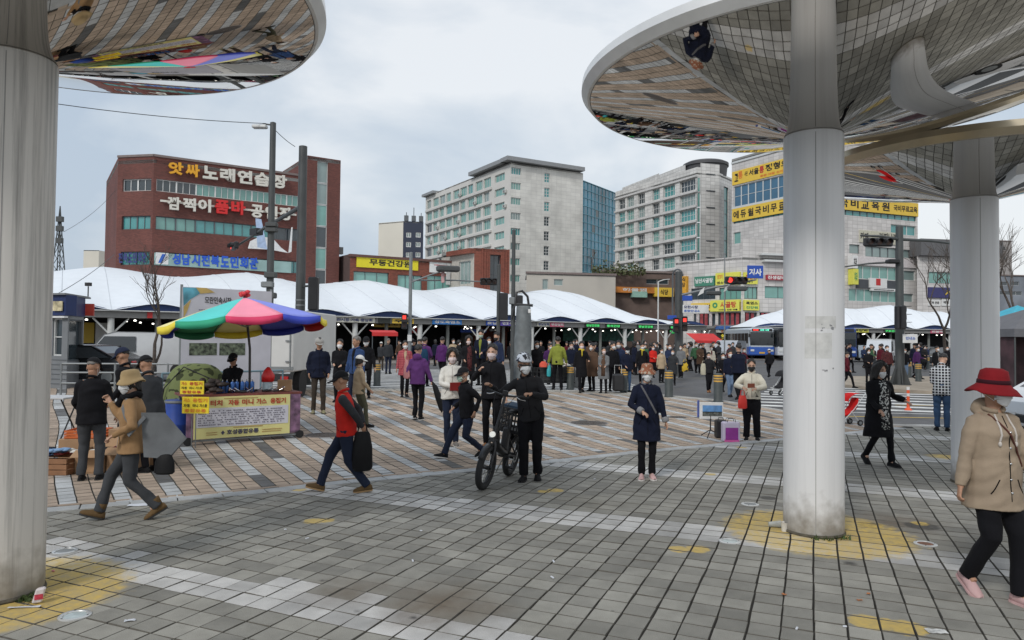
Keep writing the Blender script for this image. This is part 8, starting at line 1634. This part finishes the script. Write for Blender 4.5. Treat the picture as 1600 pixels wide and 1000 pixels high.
mb = MB(); mb.bbox((a_.x-.01, .05, (a_.z+b2.z)/2+.03), (.05, .01, b2.z-a_.z), .003, .4); mb.build('second_sheet', mat('print_blue', (.10, .14, .4), .6), t)
g = ground(1128, 685); t = thing('speaker_case', 'black upright case standing between the placard and the purple bag', 'case', g+Vector((0, .08, 0))); mb = MB(); mb.bbox((0, 0, .17), (.2, .2, .34), .02); mb.build('body', blk, t); mb = MB(); mb.tube([(-.05, 0, .34), (-.04, 0, .38), (.04, 0, .38), (.05, 0, .34)], .008, 6); mb.build('handle', blk, t); mb = MB(); mb.box((.05, -.103, .27), (.06, .006, .08)); mb.build('label_patch', sgw, t)
g = ground(1144, 691); t = thing('shopping_bag', 'white and magenta shopping bag at the feet of the cream padded jacket', 'bag', g+Vector((0, .1, 0))); mb = MB(); mb.bbox((0, 0, .18), (.31, .16, .36), .02); mb.build('body', mat('bag_pale_lilac', (.55, .50, .62), .5, var=.08), t); mb = MB(); mb.box((0, -.083, .15), (.23, .008, .22)); mb.build('printed_panel', mat('print_magenta', (.26, .03, .26), .5, var=.15, scale=9), t); mb = MB(); mb.box((0, -.084, .02), (.27, .006, .05)); mb.build('printed_panel', mat('print_pink', (.6, .1, .35), .5), t)
for sx in (-1, 1): mb = MB(); mb.tube([(-.08, sx*.06, .35), (-.06, sx*.06, .42), (.06, sx*.06, .42), (.08, sx*.06, .35)], .006, 6); mb.build('handle', blk, t)
# pushchairs
def pram(label, g, rz, m, s_=1.):
    t = thing('pushchair', label, 'pushchair', g, rz); t.scale = (s_, s_, s_)
    for (x, y) in ((-.22, -.32), (.22, -.32), (-.25, .3), (.25, .3)):
        mb = MB(); mb.tube([(x-.02, y, .09), (x+.02, y, .09)], .09, 18); w_ = mb.build('wheel', rub, t, smooth=True); mb = MB(); mb.tube([(x-.024, y, .09), (x+.024, y, .09)], .05, 10); mb.build('rim', steel_g, w_)
    mb = MB()
    for sx in (-.24, .24): mb.tube([(sx, -.32, .09), (sx, .1, .5), (sx, .5, 1.0)], .013, 8); mb.tube([(sx, .3, .09), (sx, .0, .45)], .012, 8)
    mb.tube([(-.24, .5, 1.0), (.24, .5, 1.0)], .016, 8); mb.build('frame', alu, t, smooth=True)
    mb = MB(); loft(mb, [(Vector((0, -.2, .32)), Vector((.2, 0, 0)), Vector((0, .06, .05))), (Vector((0, 0, .36)), Vector((.22, 0, 0)), Vector((0, .1, .1))), (Vector((0, .22, .55)), Vector((.22, 0, 0)), Vector((0, .08, .14))), (Vector((0, .3, .8)), Vector((.18, 0, 0)), Vector((0, .03, .05)))], 14); mb.build('seat', m, t, smooth=2)
    mb = MB(); n_ = 10; vs = [(x, .30-.38*math.sin(a), .72+.26*math.cos(a)) for a in np.linspace(-.2, 1.5, n_) for x in (-.23, 0, .23)]; mb.add(vs, [(3*i+j, 3*i+j+1, 3*i+j+4, 3*i+j+3) for i in range(n_-1) for j in (0, 1)]); mb.build('hood', m, t, smooth=2)
pram('black pushchair at the crossing just left of the white column', ground(1220, 617), R(-60), cl('pram_black', (.02, .02, .022)), .85); pram('bright red pushchair half hidden by the black coat', ground(1322, 664), R(-80), cl('pram_red', (.55, .015, .015)), .72)
# trolley with goods by the olive jacket
g = ground(863, 607); g.y += .5; t = thing('goods_trolley', 'dark mesh trolley piled with white bags between the sellers', 'trolley', g); mb = MB(); mb.bbox((0, 0, .22), (1.7, .8, .06), .02); mb.bbox((0, 0, .52), (1.66, .76, .5), .03); mb.build('bin', mat('bin_dark', (.03, .032, .035), .6, var=.3), t); mb = MB()
for k in range(14): mb.box((-.8+.123*k, -.395, .5), (.02, .02, .52))
for z_ in (.3, .45, .6, .76): mb.box((0, -.40, z_), (1.68, .02, .02))
mb.build('mesh_side', steel_d, t)
for x_ in (-.7, .7): mb = MB(); mb.tube([(x_, -.35, .1), (x_, -.29, .1)], .1, 14); mb.build('wheel', rub, t, smooth=True)
heap(g+Vector((-.1, 0, .78)), 12, (.65, .25, .22), ['cloth_white', 'cloth_grey2', 'cloth_white', 'cloth_black', 'cloth_cream'], 'white and grey bundles heaped on the mesh trolley', 'bundles', 'bundles', 1.6)
t = thing('flyer_board', 'pale silver box on the right end of the trolley', 'box', g+Vector((1.0, .05, .0))); mb = MB(); mb.bbox((0, 0, .42), (.42, .6, .8), .03); mb.build('shell', mat('silver_box', (.35, .36, .36), .4), t); mb = MB(); mb.bbox((0, 0, .86), (.5, .66, .05), .02); mb.build('lid', blk, t)
bagmesh('turquoise carrier bag held beside the olive jacket', ground(858, 607)+Vector((-.02, -.1, .45)), (.16, .1, .42), mat('bag_turquoise', (.05, .45, .5), .5), 0); bagmesh('bright orange-red bundle held up beside the helmet', at(849, 574, 26.2), (.3, .2, .22), cl('bundle_coral', (.7, .12, .08)), 0, handle=False, soft=.5)
bagmesh('yellow and black carrier bag of the olive-grey parka', ground(1067, 592)+Vector((.05, -.2, .35)), (.3, .16, .5), cl('bag_yellow_black', (.6, .4, .04), .6, 'spots', (.03, .03, .03), 5)); bagmesh('pale cream tote of the woman in the dark jacket on the crossing', ground(1100, 613)+Vector((-.02, 0, .62)), (.22, .12, .4), cl('tote_cream', (.5, .47, .36)), 0)
t = thing('suitcase', 'black wheeled suitcase among the waiting crowd', 'suitcase', ground(966, 614)); mb = MB(); mb.bbox((0, 0, .36), (.4, .28, .6), .06); mb.build('body', blk, t, smooth=True); mb = MB(); mb.tube([(-.12, .08, .66), (-.12, .08, .95), (.12, .08, .95), (.12, .08, .66)], .01, 6); mb.build('handle', alu, t)
A_ = ground(663, 604); bagmesh('dark blue backpack worn by the purple coat', A_+Vector((0, -.22, .95)), (.32, .2, .46), cl('pack_blue', (.015, .05, .10)), 0); 
# ---- covers, lights and litter on the paving
iron = mat('iron_cover', (.11, .095, .085), .6, .4, var=.3, scale=20, bump=.9, bscale=60)
def cover(label, g, r):
    t = thing('manhole_cover', label, 'manhole cover', g); mb = MB(); mb.lathe([(r*1.08, -.01), (r*1.08, .004), (r*1.0, .005)], n=40); mb.build('ring', mat('cover_ring', (.2, .19, .18), .7, var=.2), t); mb = MB(); mb.lathe([(r, .003), (r*.98, .006), (0.01, .006)], n=40)
    mb.build('lid', iron, t); mb = MB()
    for q in range(1, 6): mb.lathe([(r*q/6.2, .006), (r*q/6.2, .010), (r*q/6.2+.018, .010), (r*q/6.2+.018, .006)], n=36)
    for k in range(12): a = k*PI/6; mb.box((r*.55*math.cos(a), r*.55*math.sin(a), .008), (r*.8, .012, .005), a)
    mb.build('raised_ribs', iron, t)
cover('large round iron cover in the striped paving left of the navy coat', ground(920, 661), .40); cover('small round iron cover right of the navy coat', ground(1058, 652), .22); cover('round iron cover at the right wheel of the banner stall', ground(506, 680), .32)
lg = mat('uplight_glass', (.42, .48, .47), .2, var=.15, scale=20); lrim = mat('uplight_rim', (.62, .62, .60), .35, .6, var=.1)
def uplight(label, g, m=None):
    t = thing('ground_light', label, 'ground light', g, 0, 'round lights set in the paving'); mb = MB(); mb.lathe([(.098, -.01), (.098, .004), (.092, .008), (.072, .008), (.068, .003)], n=36); mb.build('rim', lrim, t, smooth=True); mb = MB(); mb.lathe([(.07, .002), (.04, .004), (.001, .005)], n=28); mb.build('lens', m or lg, t, smooth=2)
    for k in range(3): a = k*2.1; mb = MB(); mb.tube([(.084*math.cos(a), .084*math.sin(a), .007), (.084*math.cos(a), .084*math.sin(a), .010)], .006, 6); mb.build('screw', steel_d, t)
uplight('round ground light right of the left column on plain grey paving', ground(117, 962)); uplight('round white ground light left of the yellow ring of the white column', ground(1140, 846)); uplight('ground light with leaves stuck in it right of the yellow ring', ground(1446, 850), mat('uplight_dirty', (.16, .07, .04), .7, var=.6, scale=30)); uplight('flat dull ground light beyond the left side of the white column', ground(1172, 788), mat('uplight_dull', (.22, .23, .23), .6)); uplight('dull ground light beyond the yellow patch of the left column', ground(102, 861), MATS['uplight_dull'])
def scrap(label, px, py, w_, l_, rz, m, name='paper_scrap', cat='litter', z=.006, h=.004):
    t = thing(name, label, cat, ground(px, py), rz); mb = MB(); n_ = 5; vs = []
    rs = random.Random(px)
    for i in range(n_+1):
        for j in (0, 1): vs.append((w_*(i/n_-.5), l_*(j-.5), z+h*2*rs.random()))
    mb.add(vs, [(2*i, 2*i+2, 2*i+3, 2*i+1) for i in range(n_)]); o = mb.build('sheet', m, t); md = o.modifiers.new('thick', 'SOLIDIFY'); md.thickness = .002; return t
wpap = mat('paper_white', (.60, .62, .66), .8, var=.1)
scrap('long pale strip of paper on the yellow paint', 38, 950, .20, .025, .15, wpap); scrap('small white paper scrap right of the left ground light', 203, 971, .065, .03, .3, wpap); scrap('white card lying right of the large yellow patch', 1463, 988, .12, .07, -.15, mat('card_printed', (.5, .5, .48), .7, var=.4, scale=30)); scrap('white papers lying between the brown boots', 216, 790, .2, .1, .2, wpap)
leafm = mat('dry_leaf', (.42, .16, .06), .8, var=.3, scale=30)
for i, (x_, y_, lb_) in enumerate(((1343, 939, 'orange dry leaf above the large yellow patch'), (1357, 929, 'smaller dry leaf right of the orange one'), (1225, 930, 'tiny dry leaf left of the paving centre line'))): scrap(lb_, x_, y_, .035, .022, i, leafm, 'dry_leaf', 'leaf')
for i, (x_, y_, lb_) in enumerate(((1320, 980, 'white chip left of the large yellow patch'), (1245, 983, 'white chip on a dark paver near the bottom edge'), (863, 903, 'pale butt on the middle grey paving'), (446, 828, 'pale crumb left of the small yellow patch'), (480, 842, 'pale crumb below the small yellow patch'), (645, 877, 'pale chip right of the light band'), (658, 830, 'pale chip in front of the bicycle'), (929, 749, 'white stick-like scrap left of the pink shoes'), (865, 878, 'tiny white chip above the pale butt'), (83, 893, 'pink wrapper tip at the left column foot'))):
    t = thing('litter_chip', lb_, 'litter', ground(x_, y_), i); mb = MB(); mb.bbox((0, 0, .006), (.025+.01*(i % 3), .013, .01), .003); mb.build('chip', wpap if i != 9 else mat('wrapper_pink', (.6, .2, .22), .6), t)
t = thing('drink_carton', 'crumpled red and white carton by the left column foot', 'carton', ground(57, 943), .5); mb = MB(); mb.bbox((0, 0, .055), (.06, .045, .10), .012); mb.v = [(v[0]+v[2]*.25, v[1], v[2]*(1+.1*v[0]*10)) for v in mb.v]; mb.build('box', mat('carton_white', (.6, .55, .55), .5, var=.2, scale=30), t); mb = MB(); mb.box((.014, -.024, .05), (.05, .004, .035)); mb.build('printed_band', mat('print_crimson', (.5, .04, .07), .5, var=.4, scale=40), t)
t = thing('paper_cup', 'white paper cup standing at the foot of the white column', 'cup', ground(1226, 830)); mb = MB(); mb.lathe([(.028, 0), (.036, .085), (.038, .088), (.034, .084), (.026, .004), (.001, .004)], n=20, capb=True); mb.build('cup', mat('cup_white', (.66, .64, .60), .6, var=.06), t, smooth=True)
t = thing('crushed_cup', 'flattened clear cup lying left of the paper cup', 'cup', ground(1212, 824)); mb = MB(); mb.tube([(-.07, 0, .03), (-.02, 0, .032), (.05, 0, .035)], [.024, .028, .034], 10, sq=.7); mb.build('cup', mat('cup_clear', (.4, .42, .4), .25, var=.2, scale=20), t, smooth=True)
wd_ = mat('weed_green', (.05, .08, .02), .8, var=.4, scale=20); rs = random.Random(4)
for lb_, c_, r_, aa, n_ in (('dark weeds growing at the foot of the left column', COL1, .28, (-.55, -.1), 130), ('small green weeds at the foot of the white column', COL2, .28, (-2.1, -.7), 60)):
    t = thing('weeds', lb_, 'weeds', (c_[0], c_[1], 0)); mb = MB()
    for k in range(n_):
        a = rs.uniform(*aa); r = r_+abs(rs.gauss(0, .04)); p = Vector((r*math.cos(a), r*math.sin(a), 0)); d = Vector((rs.gauss(0, .02), rs.gauss(0, .02), rs.uniform(.015, .05))); s_ = Vector((rs.gauss(0, .008), rs.gauss(0, .008), 0)); mb.add([p-s_, p+s_, p+d], [(0, 1, 2)])
    o = mb.build('leaves', wd_, t)
# posters' remains on the white column
t = thing('peeled_poster', 'peeled poster remains and scrawl on the white column', 'poster', (COL2[0], COL2[1], 0)); mb = MB()
def colpatch(mb, x0, x1, y0, y1, r, c=COL2):
    n_ = 8; vs = []
    for i in range(n_+1):
        px_ = x0+(x1-x0)*i/n_; rr_ = ray(px_, 500); u = Vector((rr_.x, rr_.y)).normalized(); cc_ = Vector(c); b_ = -u.dot(cc_); q_ = b_*b_-(cc_.length_squared-r*r); tt = -b_-math.sqrt(max(q_, 0)); p = u*tt
        for y_ in (y0, y1): vs.append((p.x-c[0], p.y-c[1], zat(p.x, p.y, y_)))
    mb.add(vs, [(2*i, 2*i+2, 2*i+3, 2*i+1) for i in range(n_)])
colpatch(mb, 1258, 1306, 513, 494, .2795); colpatch(mb, 1257, 1300, 560, 520, .2795); mb.build('paper_residue', mat('residue', (.60, .60, .58), .7, var=.12, scale=14), t); mb = MB()
for k in range(14): x_ = 1280+rs.uniform(0, 22); y_ = rs.choice((rs.uniform(506, 520), rs.uniform(574, 582))); colpatch(mb, x_, x_+rs.uniform(1, 4), y_, y_-rs.uniform(1, 3), .281)
mb.build('scrawl', mat('scrawl_grey', (.25, .25, .26), .7), t)
